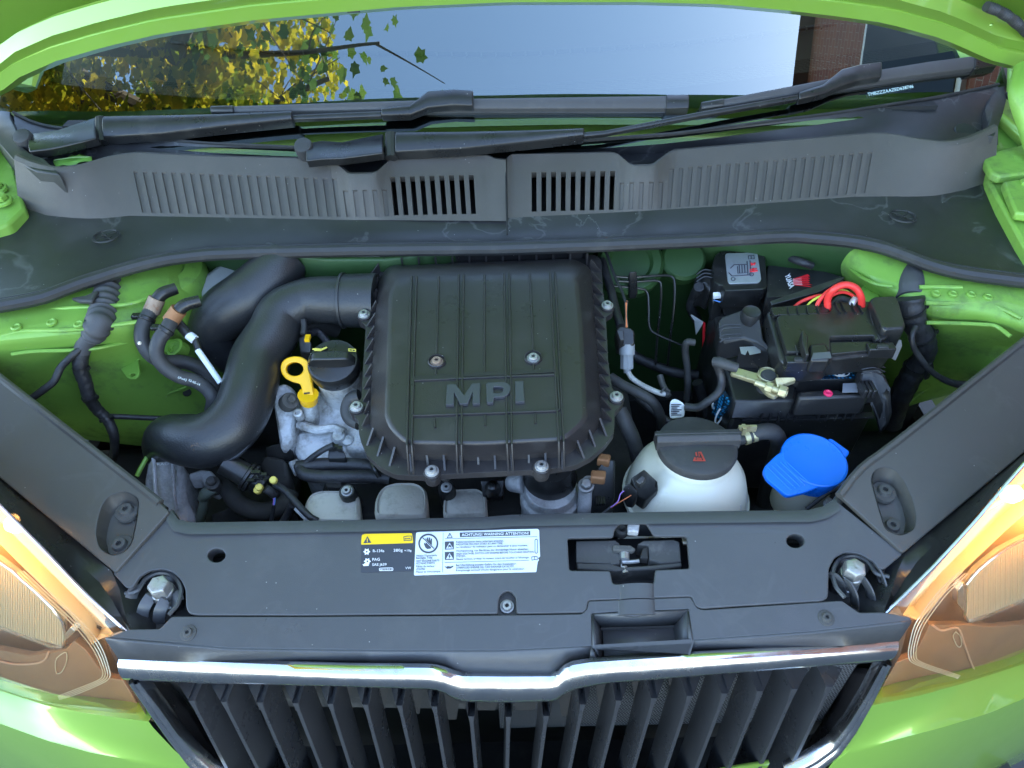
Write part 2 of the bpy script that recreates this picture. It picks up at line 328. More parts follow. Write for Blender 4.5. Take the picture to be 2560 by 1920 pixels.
HEXB = tmesh('bolt', MB().lathe([(0, -.4), (1.5, -.4), (1.5, 0), (1.4, .12), (1.1, .15)], (0, 0, 0), seg=20, cap=False).lathe([(1.0, .1), (1.0, .85), (.86, 1.0), (.5, 1.02), (.0, 1.0)], (0, 0, 0), seg=6, cap=False), ['steel'], ang=25)
HEXD = HEXB.copy(); HEXD.materials.clear(); HEXD.materials.append(M['dirty'])
HEXG = HEXB.copy(); HEXG.materials.clear(); HEXG.materials.append(M['bay_paint'])
# ================================================================== the setting
b = MB(); b.add([(-40, -40, 0), (40, -40, 0), (40, 60, 0), (-40, 60, 0)], [(0, 1, 2, 3)])
g = obj('ground', b, mat('asphalt', (.06, .06, .058), .9, 0, .6, 90, dust=.5, dcol=(.10, .098, .09), dscale=4)); g['kind'] = 'structure'
# ================================================================== the car: body panels and fittings that are bolted to it
car = thing('car', 'bright green hatchback with its bonnet raised over the open engine bay', 'car', (0, 1.2, 0))
def bar(mb, S, path, h, mi=0, nrm=None):
    """ridge that follows picture points (x, y, width); h tall"""
    rings = []
    for x, y, wd in path:
        a = S(x, y-wd/2); c = S(x, y+wd/2); n = nrm or V((0, -.45, .9)); n = V(n).normalized()
        rings.append([a-n*h*.5, a+n*h*.35, a.lerp(c, .25)+n*h*.5, a.lerp(c, .75)+n*h*.5, c+n*h*.35, c-n*h*.5])
    return mb.loft(rings, True, True, True, mi)
def pocket(mb, S, outline, depth, shrink=.8, mi=0, vec=(0, 0, -1)):
    top = [S(*p) for p in outline]; c = sum(top, V())/len(top); v = V(vec)*depth
    r1 = [p+v*.25+(c-p)*.02 for p in top]; r2 = [c+(p-c)*shrink+v for p in top]; r0 = [p+V((0, 0, .0006)) for p in top]
    return mb.loft([r0, r1, r2], True, False, True, mi)
# ---- windscreen
def ws(P): return P.y-(.625+1.43*(P.z-1.01)+.22*P.x*P.x)
SW = IMP(ws)
def SWo(off): return IMP(lambda P: ws(P)+off)
glass_low = K(1, [(-30, 470), (45, 480), (160, 540), (400, 575), (870, 620), (1300, 640), (1800, 640)])+K('s', [(1265, 368)])+K(2, [(160, 620), (700, 580), (1400, 490), (1850, 420), (2090, 370), (2150, 350)])
gl = resample(glass_low, 33)
rows = []
for k in range(9):
    f = k/8; row = []
    for x, y in gl:
        P = SW(x, y+22); z = P.z+(1.44-P.z)*f; X = P.x*(1-.10*f); row.append(V((X, .625+1.43*(z-1.01)+.22*X*X, z)))
    rows.append(row)
b = MB(); b.grid(rows); screen = obj('windscreen', b, 'screen', car)
# black printed border behind the glass, dotted towards its upper rim
fm = M['frit'].copy(); fm.name = 'black_border_with_dots'; M['fritdots'] = fm
n = fm.node_tree.nodes; l = fm.node_tree.links; tc = n.new('ShaderNodeTexCoord')
vo = n.new('ShaderNodeTexVoronoi'); vo.inputs['Scale'].default_value = 620; vo.inputs['Randomness'].default_value = 0; l.new(tc.outputs['Object'], vo.inputs['Vector'])
lt = n.new('ShaderNodeMath'); lt.operation = 'LESS_THAN'; lt.inputs[1].default_value = .36; l.new(vo.outputs['Distance'], lt.inputs[0]); l.new(lt.outputs[0], n['Principled BSDF'].inputs['Alpha'])
b = MB(); r0 = []; r1 = []; r2 = []
for x, y in gl:
    P = SW(x, y+20); q = []
    for dz in (0, .048, .060):
        z = P.z+dz; q.append(V((P.x*.995, .625+1.43*(z-1.01)+.22*P.x*P.x+.004, z-.003)))
    r0.append(q[0]); r1.append(q[1]); r2.append(q[2])
b.grid([r0, r1]); obj('border_print', b, 'frit', screen)
b = MB(); b.grid([r1, r2]); obj('dotted_border_print', b, 'fritdots', screen)
# vin line etched in the lower right of the glass
text('TMBZZZAAZED638746', SWo(.003), K('b', [(862, 832)])[0], K('b', [(1255, 760)])[0], 8.0, mat('etched_white', (.55, .72, .70), .6), screen, lift=.0005)
# ---- dashboard behind the glass, with the defroster slit
def dsh(P): return P.z-(1.005+.10*(P.y-.70)-.02*P.x*P.x)
SD = IMP(dsh)
b = MB(); b.grid([[V((x*.76, y+.20*x*x*.5, 1.005+.10*(y-.70)-.02*(x*.76)**2)) for x in [i/10 for i in range(-10, 11)]] for y in (.66, .75, .9, 1.1, 1.3)])
b.grid([[V((x*.76, 1.3+.1*x*x, z)) for x in [i/10 for i in range(-10, 11)]] for z in (1.065, .9, .6)])
dash = obj('dashboard', b, 'dash', car)
slit = K('s', [(425, 104), (560, 118), (700, 130)])+K(2, [(0, 233), (350, 212), (700, 188), (1050, 150), (1300, 115), (1400, 100)])
sl = resample(slit, 46); SD2 = IMP(lambda P: dsh(P)-.0015)
b = MB(); b.grid([[SD2(x, y-4) for x, y in sl], [SD2(x, y+5) for x, y in sl]]); obj('defroster_slit', b, 'deep', dash, solid=.001)
b = MB(); SD3 = IMP(lambda P: dsh(P)-.003)
for x, y in sl[1:-1]: b.prism([SD3(x-3, y-5), SD3(x+1, y-5), SD3(x+3, y+6), SD3(x-1, y+6)], (0, 0, -.003))
obj('defroster_vane', b, 'dash', dash)
# ---- roof, tailgate, pillars outside the frame; roof widened, tailgate added to block the sun
b = MB(); b.grid([[V((x, y, 1.47-.06*x*x-.03*((y-2)/1.0)**2)) for x in (-.76, -.6, -.4, -.2, 0, .2, .4, .60, .76)] for y in (1.20, 1.4, 1.7, 2.2, 2.8)])
obj('roof', b, 'paint', car, solid=.02)
b = MB(); b.grid([[V((x, 2.75+.12*(1.45-z), z)) for x in (-.76, -.35, 0, .35, .76)] for z in (.5, .9, 1.2, 1.46)]); obj('tailgate', b, 'paint', car, solid=.02)
for s in (-1, 1):
    b = MB(); b.tube([(s*.71, .80, 1.03), (s*.66, 1.05, 1.26), (s*.60, 1.32, 1.44)], .035, 8); obj('windscreen_pillar', b, 'paint', car)
    b = MB(); b.grid([[V((s*x, y, z)) for x, z in ((.74, .62), (.765, .80), (.76, .95), (.735, 1.0))] for y in (.62, 1.0, 1.6, 2.4)]); obj('side_body', b, 'paint', car, solid=.012)
# ---- cowl: panel with slots, trough, shelf and rubber seal
topL = K(1, [(60, 690), (140, 725), (240, 748), (330, 735), (480, 692), (580, 680), (900, 695), (1425, 708), (1440, 716), (1500, 768), (1520, 772), (1612, 770), (1630, 760), (1690, 705), (1720, 698), (2110, 690), (2135, 706), (2186, 712)])
topR = K(2, [(-22, 705), (0, 686), (440, 680), (465, 690), (515, 733), (530, 736), (602, 735), (618, 730), (690, 675), (720, 668), (1100, 635), (1570, 595), (1650, 598), (1750, 618), (1890, 636), (2000, 610), (2100, 560)])
botL = K(1, [(80, 890), (200, 930), (350, 945), (450, 943), (560, 932), (1000, 940), (1500, 950), (2192, 955)])
botR = K(2, [(-18, 942), (0, 940), (500, 915), (1000, 885), (1480, 850), (1620, 848), (1750, 850), (1850, 843), (1950, 822), (2085, 778)])
def zt(x): return 1.0+.02*((x-1265)/1230)**2
def zb(x): return .958+.006*((x-1265)/1230)**2
def half(top, bot, slots):
    colsx = []
    for (xt, yt, xb, yb, wd, kind) in slots:
        for sgn in (-1, 1):
            a, c = xt+sgn*wd, xb+sgn*wd; sl = (a-c)/(yt-yb)
            X = a
            for _ in range(3): X = a+sl*(at_x(top, X)[0]-yt)
            Xb = c
            for _ in range(3): Xb = c+sl*(at_x(bot, Xb)[0]-yb)
            Yt = at_x(top, X)[0]; Yb = at_x(bot, Xb)[0]
            colsx.append((X, Yt, Xb, Yb, (yb-Yb)/(Yt-Yb), (yt-Yb)/(Yt-Yb), kind if sgn < 0 else None))
    # extra plain columns at the outer ends and at the corners of the top rim
    def plain(xt, xb, ref): return (xt, at_x(top, xt)[0], xb, at_x(bot, xb)[0], ref[4], ref[5], None)
    a, z = colsx[0], colsx[-1]; out = []
    for i in range(9):
        f = i/9; out.append(plain(top[0][0]+(a[0]-top[0][0])*f, bot[0][0]+(a[2]-bot[0][0])*f, a))
    prev = None
    for c in colsx:
        if prev and prev[6] is None:
            for p in top:
                if prev[0]+2 < p[0] < c[0]-2:
                    f = (p[0]-prev[0])/(c[0]-prev[0]); xb = prev[2]+(c[2]-prev[2])*f
                    out.append((p[0], p[1], xb, at_x(bot, xb)[0], prev[4]+(c[4]-prev[4])*f, prev[5]+(c[5]-prev[5])*f, None))
        out.append(c); prev = c
    for i in range(1, 10):
        f = i/9; out.append(plain(z[0]+(top[-1][0]-z[0])*f, z[2]+(bot[-1][0]-z[2])*f, z))
    mb = MB(); fl = MB()
    def P(c, v):
        x = c[2]+(c[0]-c[2])*v; y = c[3]+(c[1]-c[3])*v; z = zb(c[2])+(zt(c[0])-zb(c[2]))*v; return ZP(z)(x, y)
    N = V((0, -.45, .89)); idx = []
    for c in out: idx.append([P(c, q) for q in (0, c[4], c[5], 1)])
    for i in range(len(out)-1):
        A, B = idx[i], idx[i+1]; k = out[i][6]
        for r in range(3):
            if r == 1 and k == 'open':
                D = -N*.012; q = [A[1], B[1], B[2], A[2]]
                mb.loft([[p+D for p in q], q], True)
            elif r == 1 and k == 'blind':
                D = -N*.0022; q = [A[1], B[1], B[2], A[2]]; cc = sum(q, V())/4; q2 = [p+(cc-p)*.04+D for p in q]
                mb.loft([q, q2], True, False, True)
            else: mb.add([A[r], B[r], B[r+1], A[r+1]], [(0, 1, 2, 3)])
    # rolled rim along the top and a back face behind it
    rim = [r[3] for r in idx]
    mb.grid([rim, [p+V((0, .006, .0035)) for p in rim], [p+V((0, .013, .002)) for p in rim], [p+V((0, .017, -.02)) for p in rim]])
    bm_me = mb; return bm_me
def lerp_slots(n, t0, t1, b0, b1, wd, kind, crop):
    out = []
    for i in range(n):
        f = i/(n-1) if n > 1 else 0; L = K(crop, [(t0[0]+(t1[0]-t0[0])*f, t0[1]+(t1[1]-t0[1])*f), (b0[0]+(b1[0]-b0[0])*f, b0[1]+(b1[1]-b0[1])*f)])
        out.append((L[0][0], L[0][1], L[1][0], L[1][1], wd, kind))
    return out
slL = lerp_slots(22, (585, 740), (1444, 770), (624, 918), (1465, 936), 5.6, 'blind', 1)+lerp_slots(5, (1491, 822), (1660, 818), (1506, 936), (1672, 934), 5.6, 'blind', 1)+lerp_slots(9, (1696, 764), (2035, 755), (1713, 930), (2046, 924), 6.2, 'open', 1)
slR = lerp_slots(9, (95, 744), (435, 738), (96, 914), (429, 906), 6.2, 'open', 2)+lerp_slots(5, (476, 788), (644, 784), (470, 906), (638, 900), 5.6, 'blind', 2)+lerp_slots(22, (690, 728), (1548, 656), (677, 897), (1516, 834), 5.6, 'blind', 2)
def weld(mb, d=1e-5):
    me = bpy.data.meshes.new('w'); me.from_pydata([tuple(p) for p in mb.v], [], mb.f); bm = bmesh.new(); bm.from_mesh(me); bmesh.ops.remove_doubles(bm, verts=bm.verts, dist=d)
    o = MB(); bm.verts.index_update(); o.v = [v.co.copy() for v in bm.verts]; o.f = [[v.index for v in f.verts] for f in bm.faces]; o.m = [0]*len(o.f); bm.free(); bpy.data.meshes.remove(me); return o
for top, bot, sl_ in ((topL, botL, slL), (topR, botR, slR)):
    obj('cowl_grille', weld(half(top, bot, sl_)), 'cowl', car, ang=30)
# trough between grille panel and glass
rim = [p for p in topL[:-1]]+[p for p in topR[1:]]
rim = [p for i, p in enumerate(rim)]
b = MB(); A = []; B_ = []; C_ = []
xs = [35+i*(2495-35)/60 for i in range(61)]
flat_top = K(1, [(60, 690), (140, 725), (240, 748), (330, 735), (480, 692), (580, 680), (900, 695), (1425, 708)])+K(2, [(440, 680), (700, 668), (1100, 635), (1570, 595), (1650, 598), (1750, 618), (1890, 636), (2000, 610), (2100, 560)])
for x in xs:
    y = at_x(flat_top, x)[0]; gy = at_x(glass_low, x)[0]
    A.append(ZP(zt(x)-.022)(x, y+38)); B_.append(ZP(zt(x)-.016)(x, y-6)); C_.append(SWo(.004)(x, gy))
Cm = [p.lerp(q, .55)+V((0, 0, -.003)) for p, q in zip(B_, C_)]
C2 = [p+V((0, .02, -.012)) for p in C_]
b.grid([A, B_, Cm, C_, C2]); trough = obj('cowl_trough', b, 'cowl_dark', car)
b = MB(); b.tube([p+V((0, -.001, .0015)) for p in C_], .0022, 6, 2); obj('glass_edge_seal', b, 'rubber', trough)
# round blind covers and a hinge ring moulded in the trough
for c, x, y, r in ((2, 795, 648, 62), (2, 1955, 570, 50)):
    q = K(c, [(x, y)])[0]; P = ZP(zt(q[0])-.0145)(*q); b = MB(); b.lathe([(r*.00029, -.004), (r*.00029, .0022), (r*.00027, .003), (0, .003)], P, (0, -.35, .93), 28, cap=False); obj('round_cover', b, 'cowl_dark', trough)
# black fairings at both ends of the cowl
for c, L in (('s', [(-30, 240), (12, 188), (26, 200), (24, 285), (45, 330), (60, 385), (100, 418), (150, 436), (90, 428), (36, 402), (0, 360), (-30, 320)]), ('b', [(1935, 420), (2010, 470), (2110, 480), (2110, 600), (2060, 760), (2060, 860), (2030, 980), (1975, 1130), (1950, 1180), (1880, 1170), (1900, 1070), (1870, 960), (1890, 880), (1960, 790), (1975, 740), (1945, 560)])):
    q = K(c, L); S = ZP(1.018); b = MB(); t = [S(*p) for p in q]; cc = sum(t, V())/len(t)
    b.loft([[p+V((0, 0, -.05)) for p in t], t, [cc+(p-cc)*.7+V((0, 0, .002)) for p in t]], True, False, True); obj('cowl_end_fairing', b, 'rubber', car, bevel=.002)
# shelf and its rubber seal
seal = K(3, [(-180, 462), (0, 440), (120, 420), (260, 390), (500, 300), (780, 212), (1000, 158), (1250, 127), (1560, 113)])+K('s', [(900, 641), (1261, 637), (1500, 629), (1760, 618), (1977, 606)])+K('f', [(330, 52), (520, 78), (700, 118), (900, 190), (1100, 268), (1300, 318), (1500, 350), (1858, 395), (2100, 420)])
botA = K('s', [(-75, 575), (0, 548)])+botL[:-1]+botR[1:]+K('s', [(2489, 452), (2530, 520), (2566, 620)])
b = MB(); R = [[], [], [], []]
for i in range(70):
    f = i/69; xs_ = seal[0][0]+(seal[-1][0]-seal[0][0])*f; xb = botA[0][0]+(botA[-1][0]-botA[0][0])*f
    yb = at_x(botA, xb)[0]; ys = at_x(seal, xs_)[0]
    P0 = ZP(zb(xb))(xb, yb); P3 = ZP(.950)(xs_, ys-34)
    R[0].append(P0); R[1].append(P0.lerp(P3, .35)+V((0, 0, -.004))); R[2].append(P0.lerp(P3, .75)+V((0, 0, -.003))); R[3].append(P3)
b.grid(R); b.grid([R[3], [p+V((0, .004, -.02)) for p in R[3]], [p+V((0, .14, -.022)) for p in R[3]]]); shelf = obj('cowl_shelf', b, 'cowl_dark', car)
sp = []
for i in range(60):
    x = seal[0][0]+(seal[-1][0]-seal[0][0])*i/59; sp.append(ZP(.948)(x, at_x(seal, x)[0]-15))
b = MB(); b.tube(sp, .0082, 10, 2); b.tube([p+V((0, .009, .0025)) for p in sp], .0035, 6, 2); obj('bonnet_seal', b, 'rubber', shelf)
for c, x, y in ((1, 460, 1022), (2, 1688, 936)):      # round no-step marks pressed into the shelf
    q = K(c, [(x, y)])[0]; S = ZP(.9555); P = S(*q); b = MB(); n_ = V((0, -.06, 1))
    for r in (.0165, .0145): b.tube([P+V((math.cos(t)*r, math.sin(t)*r, .001)) for t in [2*math.pi*i/24 for i in range(25)]], .0006, 5, 1)
    for s in (-1, 1): b.tube([P+V((-.010, s*.010, .001)), P+V((.010, -s*.010, .001))], .0007, 5, 1)
    b.box(P+V((-.004, .003, .001)), (.006, .003, .001)); b.box(P+V((.005, -.004, .001)), (.004, .005, .001))
    obj('no_step_mark', b, 'rubber', shelf)
# seam cover in the middle
b = MB(); P0 = ZP(.962)(1267, 552); P1 = ZP(1.001)(1264, 402)
b.tube([P0+V((0, -.03, -.002)), P0+V((0, 0, .001)), P1+V((0, 0, .001))], .0011, 6, 1); obj('cowl_seam', b, 'deep', car)
b = MB(); b.box((0, .62, .93), (1.25, .16, .02)); b.box((0, .71, .97), (1.25, .02, .10)); obj('air_plenum', b, 'deep', car)
# ---- wipers
def wiper(pivot, a1, joint, cover, rod, conn, conn_top, blade, cz):
    r = link_empty_part = MB(); S1 = SWo(.030); S0 = ZP(cz)
    b = MB(); P = S0(*pivot); nn = V((0, -.5, .86)).normalized()
    arm0 = MB(); pts_ = [(pivot[0], pivot[1], 44), (pivot[0]+40, pivot[1]-6, 46)]+a1
    Sm = lambda x, y: S0(x, y)
    bar(arm0, ZP(cz+.008), pts_, .018)
    root = obj('wiper', arm0, 'black', car, bevel=.002)
    b = MB(); b.lathe([(.0125, -.012), (.0125, .008), (.011, .0115), (.0075, .0125), (0, .012)], P+nn*.012, nn, 24, cap=False); obj('pivot_cap', b, 'hose', root)
    b = MB(); bar(b, S1, cover, .020); obj('arm', b, 'black', root, bevel=.0018)
    b = MB(); q = S1(*joint); b.tube([S1(joint[0], joint[1]-30), S1(joint[0], joint[1]+30)], .0085, 10, 2); obj('hinge', b, 'black', root)
    b = MB(); bar(b, S1, rod, .007); obj('rod', b, 'black', root, bevel=.001)
    b = MB(); bar(b, SWo(.028), conn, .014); obj('blade_clip', b, 'black', root, bevel=.0016)
    b = MB(); bar(b, SWo(.012), blade, .014); bl = obj('blade', b, mat('blade_rubber', (.055, .053, .053), .55, 0, .1, 600, dust=.2, dcol=(.13, .125, .12), dscale=40), root, bevel=.001)
    for e, d in ((blade[0], 1), (blade[-1], -1)):
        b = MB(); bar(b, SWo(.013), [(e[0]-d*4, e[1], e[2]+2), (e[0]+d*52, e[1]+(blade[-1][1]-blade[0][1])/(blade[-1][0]-blade[0][0])*52*d, e[2]+3)], .017); obj('end_cap', b, 'black', bl, bevel=.001)
    b = MB()
    bar(b, SWo(.003), [(p[0], p[1]+p[2]*.62, 8) for p in blade], .006); obj('wiping_lip', b, 'rubber', bl)
k1 = lambda L: K(1, L)
def kw(c, L): s = CROP[c][2]; return [(p[0], p[1], p[2]*s) for p in K(c, L)]
wiper(K(1, [(137, 630)])[0], kw(1, [(260, 612, 76), (425, 565, 92)]), K(1, [(440, 565)])[0], kw(1, [(455, 562, 92), (700, 552, 82), (950, 535, 58), (1268, 513, 38)]),
      kw(1, [(1260, 512, 22), (1650, 496, 24)]), kw(1, [(1650, 494, 34), (1775, 485, 44), (1850, 440, 72), (1960, 430, 68), (2045, 434, 66)]), None, kw(1, [(925, 485, 26), (1500, 470, 34), (2050, 458, 44), (2400, 455, 48), (2965, 451, 56)]), 1.012)
wiper(K(1, [(1328, 670)])[0], kw(1, [(1480, 662, 70), (1660, 632, 84)]), K(1, [(1690, 632)])[0], kw(1, [(1710, 628, 88), (2000, 620, 76), (2300, 602, 52), (2522, 585, 34)]),
      kw(2, [(308, 586, 20), (400, 578, 18), (800, 500, 20), (1235, 424, 22)]), kw(2, [(1235, 424, 34), (1340, 396, 44), (1420, 345, 72), (1500, 322, 68), (1590, 310, 66)]), None, kw(2, [(820, 470, 30), (1100, 420, 36), (1500, 348, 46), (1800, 302, 52), (2078, 268, 54)]), 1.008)
# ---- bonnet, raised
BA = math.radians(62)
SB = ZP(1.09, -math.tan(BA), 0, .722)
lowE = K('s', [(-260, 330), (-120, 262), (0, 207)])+K('a', [(200, 570), (500, 440), (900, 320), (1400, 200), (2212, 80)])+K('s', [(856, 3), (1000, -10), (1265, -22), (1600, -22), (1800, -16)])+K('b', [(170, 0), (580, 50), (1000, 110), (1500, 250), (1900, 430), (2010, 470)])+K('s', [(2590, 150), (2800, 255)])
nb = 64; be = resample(lowE, nb)
def bonnet_row(dy, out): return [SB(x, y-dy)+V((0, -math.sin(BA)*out, -math.cos(BA)*out)) for x, y in be]
b = MB()
b.grid([bonnet_row(-6, -.012), bonnet_row(-2, .004), bonnet_row(7, .008), bonnet_row(17, .006), bonnet_row(24, -.004), bonnet_row(38, -.006), bonnet_row(48, .003), bonnet_row(56, .004), bonnet_row(76, -.010), bonnet_row(96, -.012)])
bin_ = bonnet_row(96, -.012); far = []
for p in bin_:
    k = (1.76-p.z); far.append(V((p.x*.93, p.y-k/math.tan(BA), 1.76)))
b.grid([bin_, [p.lerp(q, .15)+V((0, -.004, -.002)) for p, q in zip(bin_, far)], [p.lerp(q, .5) for p, q in zip(bin_, far)], far])
bon = obj('bonnet', b, 'paint', car, solid=.012, so=1, recalc=False)
for c, x, y in (('a', 885, 275), ('a', 80, 425), ('b', 1270, 135), ('b', 1905, 183), ('b', 2125, 262)):
    q = K(c, [(x, y)])[0]; P = SB(*q)+V((0, -math.sin(BA)*.008, -math.cos(BA)*.008)); b = MB(); b.lathe([(.004, -.006), (.004, .001), (.003, .002), (0, .002)], P, (0, -math.sin(BA), -math.cos(BA)), 12, cap=False); obj('rubber_plug', b, 'paint', bon)
b = MB(); P = SB(885, -2)+V((0, -.008, -.004)); b.box(P, (.022, .012, .010)); b.box(P+V((0, -.004, -.004)), (.016, .01, .006)); obj('washer_nozzle', b, 'hose', bon, bevel=.001)
hp = [SB(*q)+V((0, -.012, -.012)) for q in K('b', [(1880, -60), (2000, -12), (2110, 60), (2212, 150), (2300, 230)])]
b = MB(); b.tube(hp, .0062, 10, 14, fn=lambda t: 1+.12*math.sin(t*190)); obj('washer_hose', b, 'hose', bon)
# bonnet hinges
for s, L in ((-1, [(-60, 380, 1.0), (-40, 300, 1.03), (-30, 240, 1.06)]), (1, [(2600, 420, .99), (2575, 330, 1.02), (2545, 230, 1.06), (2560, 160, 1.08)])):
    b = MB(); b.tube(PZ('s', L), .012, 8, flat=.4); obj('bonnet_hinge', b, 'bay_paint', car)
# ---- green rails beside the cowl, with bolts
for c, L, bl in (('s', [(-200, 300, .985), (-40, 330, .985), (30, 395, .982), (62, 520, .975), (20, 560, .972), (-200, 640, .97)], [(-8, 470), (4, 500)]), ('s', [(2440, 150, 1.0), (2700, 100, 1.0), (2700, 640, .965), (2575, 640, .965), (2470, 450, .975), (2440, 330, .985)], [(2539, 407), (2562, 467)])):
    t = PZ(c, L); b = MB(); b.prism(t, (0, 0, -.03)); rail = obj('wing_rail', b, 'bay_paint', car, bevel=.004)
    for q in bl: place('bolt', HEXG, ZP(.983)(*q), (0, -.1, 1), rail, .0085)
b = MB(); t = PZ('s', [(2452, 385, .992), (2600, 350, .992), (2600, 428, .99), (2500, 440, .99), (2478, 430, .99)]); b.prism(t, (0, 0, -.012)); obj('hinge_plate', b, 'bay_paint', car, bevel=.003)
b = MB(); t = PZ('s', [(2508, 452, .988), (2610, 440, .988), (2610, 540, .985), (2540, 530, .985)]); b.prism(t, (0, 0, -.012)); obj('hinge_plate', b, 'bay_paint', car, bevel=.003)
b = MB(); b.tube(PZ('b', [(2070, 830, 1.02), (2150, 790, 1.025), (2230, 720, 1.03)]), .006, 8); obj('drain_hose', b, 'tape', car)
b = MB(); t = PZ('s', [(2523, 140, 1.05), (2560, 135, 1.05), (2600, 200, 1.03), (2560, 225, 1.03), (2522, 218, 1.03)]); b.prism(t, (0, 0, -.01)); obj('hinge_cover', b, 'bay_paint', car, bevel=.003)
# ---- inner wings, firewall, bay floor
netL = [[(-180, 800, .935), (-80, 785, .935), (60, 752, .935), (180, 722, .935), (300, 682, .935), (430, 640, .93), (500, 650, .90)],
        [(-180, 845, .93), (-80, 838, .93), (60, 824, .93), (180, 812, .93), (300, 792, .925), (430, 740, .92), (505, 760, .88)],
        [(-180, 866, .926), (-80, 858, .925), (50, 846, .924), (180, 834, .923), (300, 822, .918), (430, 780, .908), (508, 800, .86)],
        [(-180, 890, .915), (-80, 880, .912), (40, 874, .908), (180, 866, .903), (300, 858, .897), (430, 820, .885), (512, 836, .835)],
        [(-180, 920, .90), (-80, 915, .885), (50, 930, .862), (180, 928, .845), (300, 920, .832), (430, 900, .82), (530, 900, .78)],
        [(-120, 990, .87), (-20, 985, .84), (90, 996, .805), (200, 1004, .785), (310, 1004, .772), (440, 988, .762), (560, 980, .72)],
        [(-80, 1030, .83), (50, 1018, .80), (130, 1032, .765), (240, 1050, .745), (340, 1060, .735), (450, 1056, .722), (570, 1050, .68)],
        [(-60, 1060, .80), (70, 1052, .76), (140, 1068, .735), (250, 1080, .722), (350, 1090, .712), (455, 1092, .70), (575, 1085, .66)],
        [(-60, 1080, .72), (90, 1078, .70), (160, 1096, .68), (270, 1110, .665), (370, 1122, .655), (470, 1125, .64), (590, 1110, .60)]]
b = MB(); b.grid([PZ('s', r) for r in netL]); wl = obj('inner_wing', b, 'bay_paint', car, sub=2, solid=.004)
netR = [[(230, 30, .915), (400, 40, .935), (560, 60, .937), (800, 120, .937), (1100, 240, .937), (1400, 320, .937), (1858, 370, .937), (2100, 380, .937)],
        [(240, 180, .90), (400, 240, .91), (560, 320, .922), (800, 380, .927), (1100, 470, .931), (1400, 490, .931), (1700, 525, .931), (2050, 560, .931)],
        [(250, 300, .87), (400, 330, .89), (570, 400, .908), (800, 470, .915), (1100, 560, .924), (1400, 565, .924), (1680, 600, .924), (2000, 690, .924)],
        [(300, 420, .83), (420, 430, .855), (600, 480, .885), (800, 560, .893), (1100, 660, .908), (1400, 665, .91), (1640, 700, .912), (1930, 800, .91)],
        [(480, 880, .74), (580, 890, .765), (700, 890, .785), (900, 870, .80), (1100, 850, .83), (1400, 850, .842), (1640, 850, .852), (1860, 880, .862)],
        [(600, 1140, .68), (680, 1150, .70), (770, 1145, .72), (900, 1115, .74), (1080, 1075, .76), (1300, 1055, .78), (1480, 1070, .80), (1700, 1090, .83)],
        [(660, 1330, .64), (740, 1350, .66), (830, 1360, .672), (900, 1310, .70), (1020, 1240, .722), (1200, 1160, .745), (1400, 1120, .77), (1620, 1120, .80)],
        [(700, 1410, .60), (770, 1420, .62), (850, 1415, .635), (920, 1385, .66), (1040, 1350, .68), (1230, 1310, .70), (1420, 1220, .73), (1620, 1160, .76)]]
b = MB(); b.grid([PZ('f', r) for r in netR]); wr = obj('inner_wing', b, 'bay_paint', car, sub=2, solid=.004)
def bead(par, pts_, r, m='bay_paint', fl=.5): b = MB(); b.tube([V(p)+V((0, .0014, -.0030)) for p in pts_], r*.55, 8, 6, flat=1.); return obj('pressed_bead', b, m, par)
bead(wl, PZ(3, [(285, 418, .933), (420, 405, .935), (560, 398, .935), (760, 385, .934), (900, 345, .930), (985, 290, .928)]), .0045)
bead(wl, PZ(3, [(0, 575, .929), (150, 545, .930), (430, 540, .929), (700, 510, .926), (830, 492, .922)]), .005)
bead(wl, PZ(3, [(60, 690, .906), (200, 672, .905), (430, 665, .902), (600, 650, .898), (830, 600, .885)]), .0045)
bead(wr, PZ('f', [(420, 225, .912), (520, 300, .920), (640, 355, .926), (780, 375, .930)]), .0045)
bead(wr, PZ('f', [(1000, 380, .935), (1200, 378, .936), (1355, 382, .936)]), .005)
bead(wr, PZ('f', [(1050, 512, .929), (1250, 515, .929), (1550, 512, .930), (1690, 560, .929), (1850, 640, .928)]), .005)
bead(wr, PZ('f', [(1060, 675, .906), (1300, 680, .908), (1520, 690, .911), (1640, 705, .911), (1760, 790, .91)]), .0045)
for x, y in ((315, 500), (480, 512), (100, 530)): place('pressed_dimple', tmesh('dimple', MB().lathe([(1, -.3), (1, .12), (.8, .3), (.6, .3), (.45, .1), (0, .1)], (0, 0, 0), seg=20, cap=False), 'bay_paint'), at(3, x, y, .9315), (0, -.1, 1), wl, .006)
for x, y in ((1130, 440), (1270, 445), (1420, 450), (1560, 470)): place('pressed_dimple', bpy.data.meshes['dimple'], at('f', x, y, .9325), (0, -.1, 1), wr, .0055)
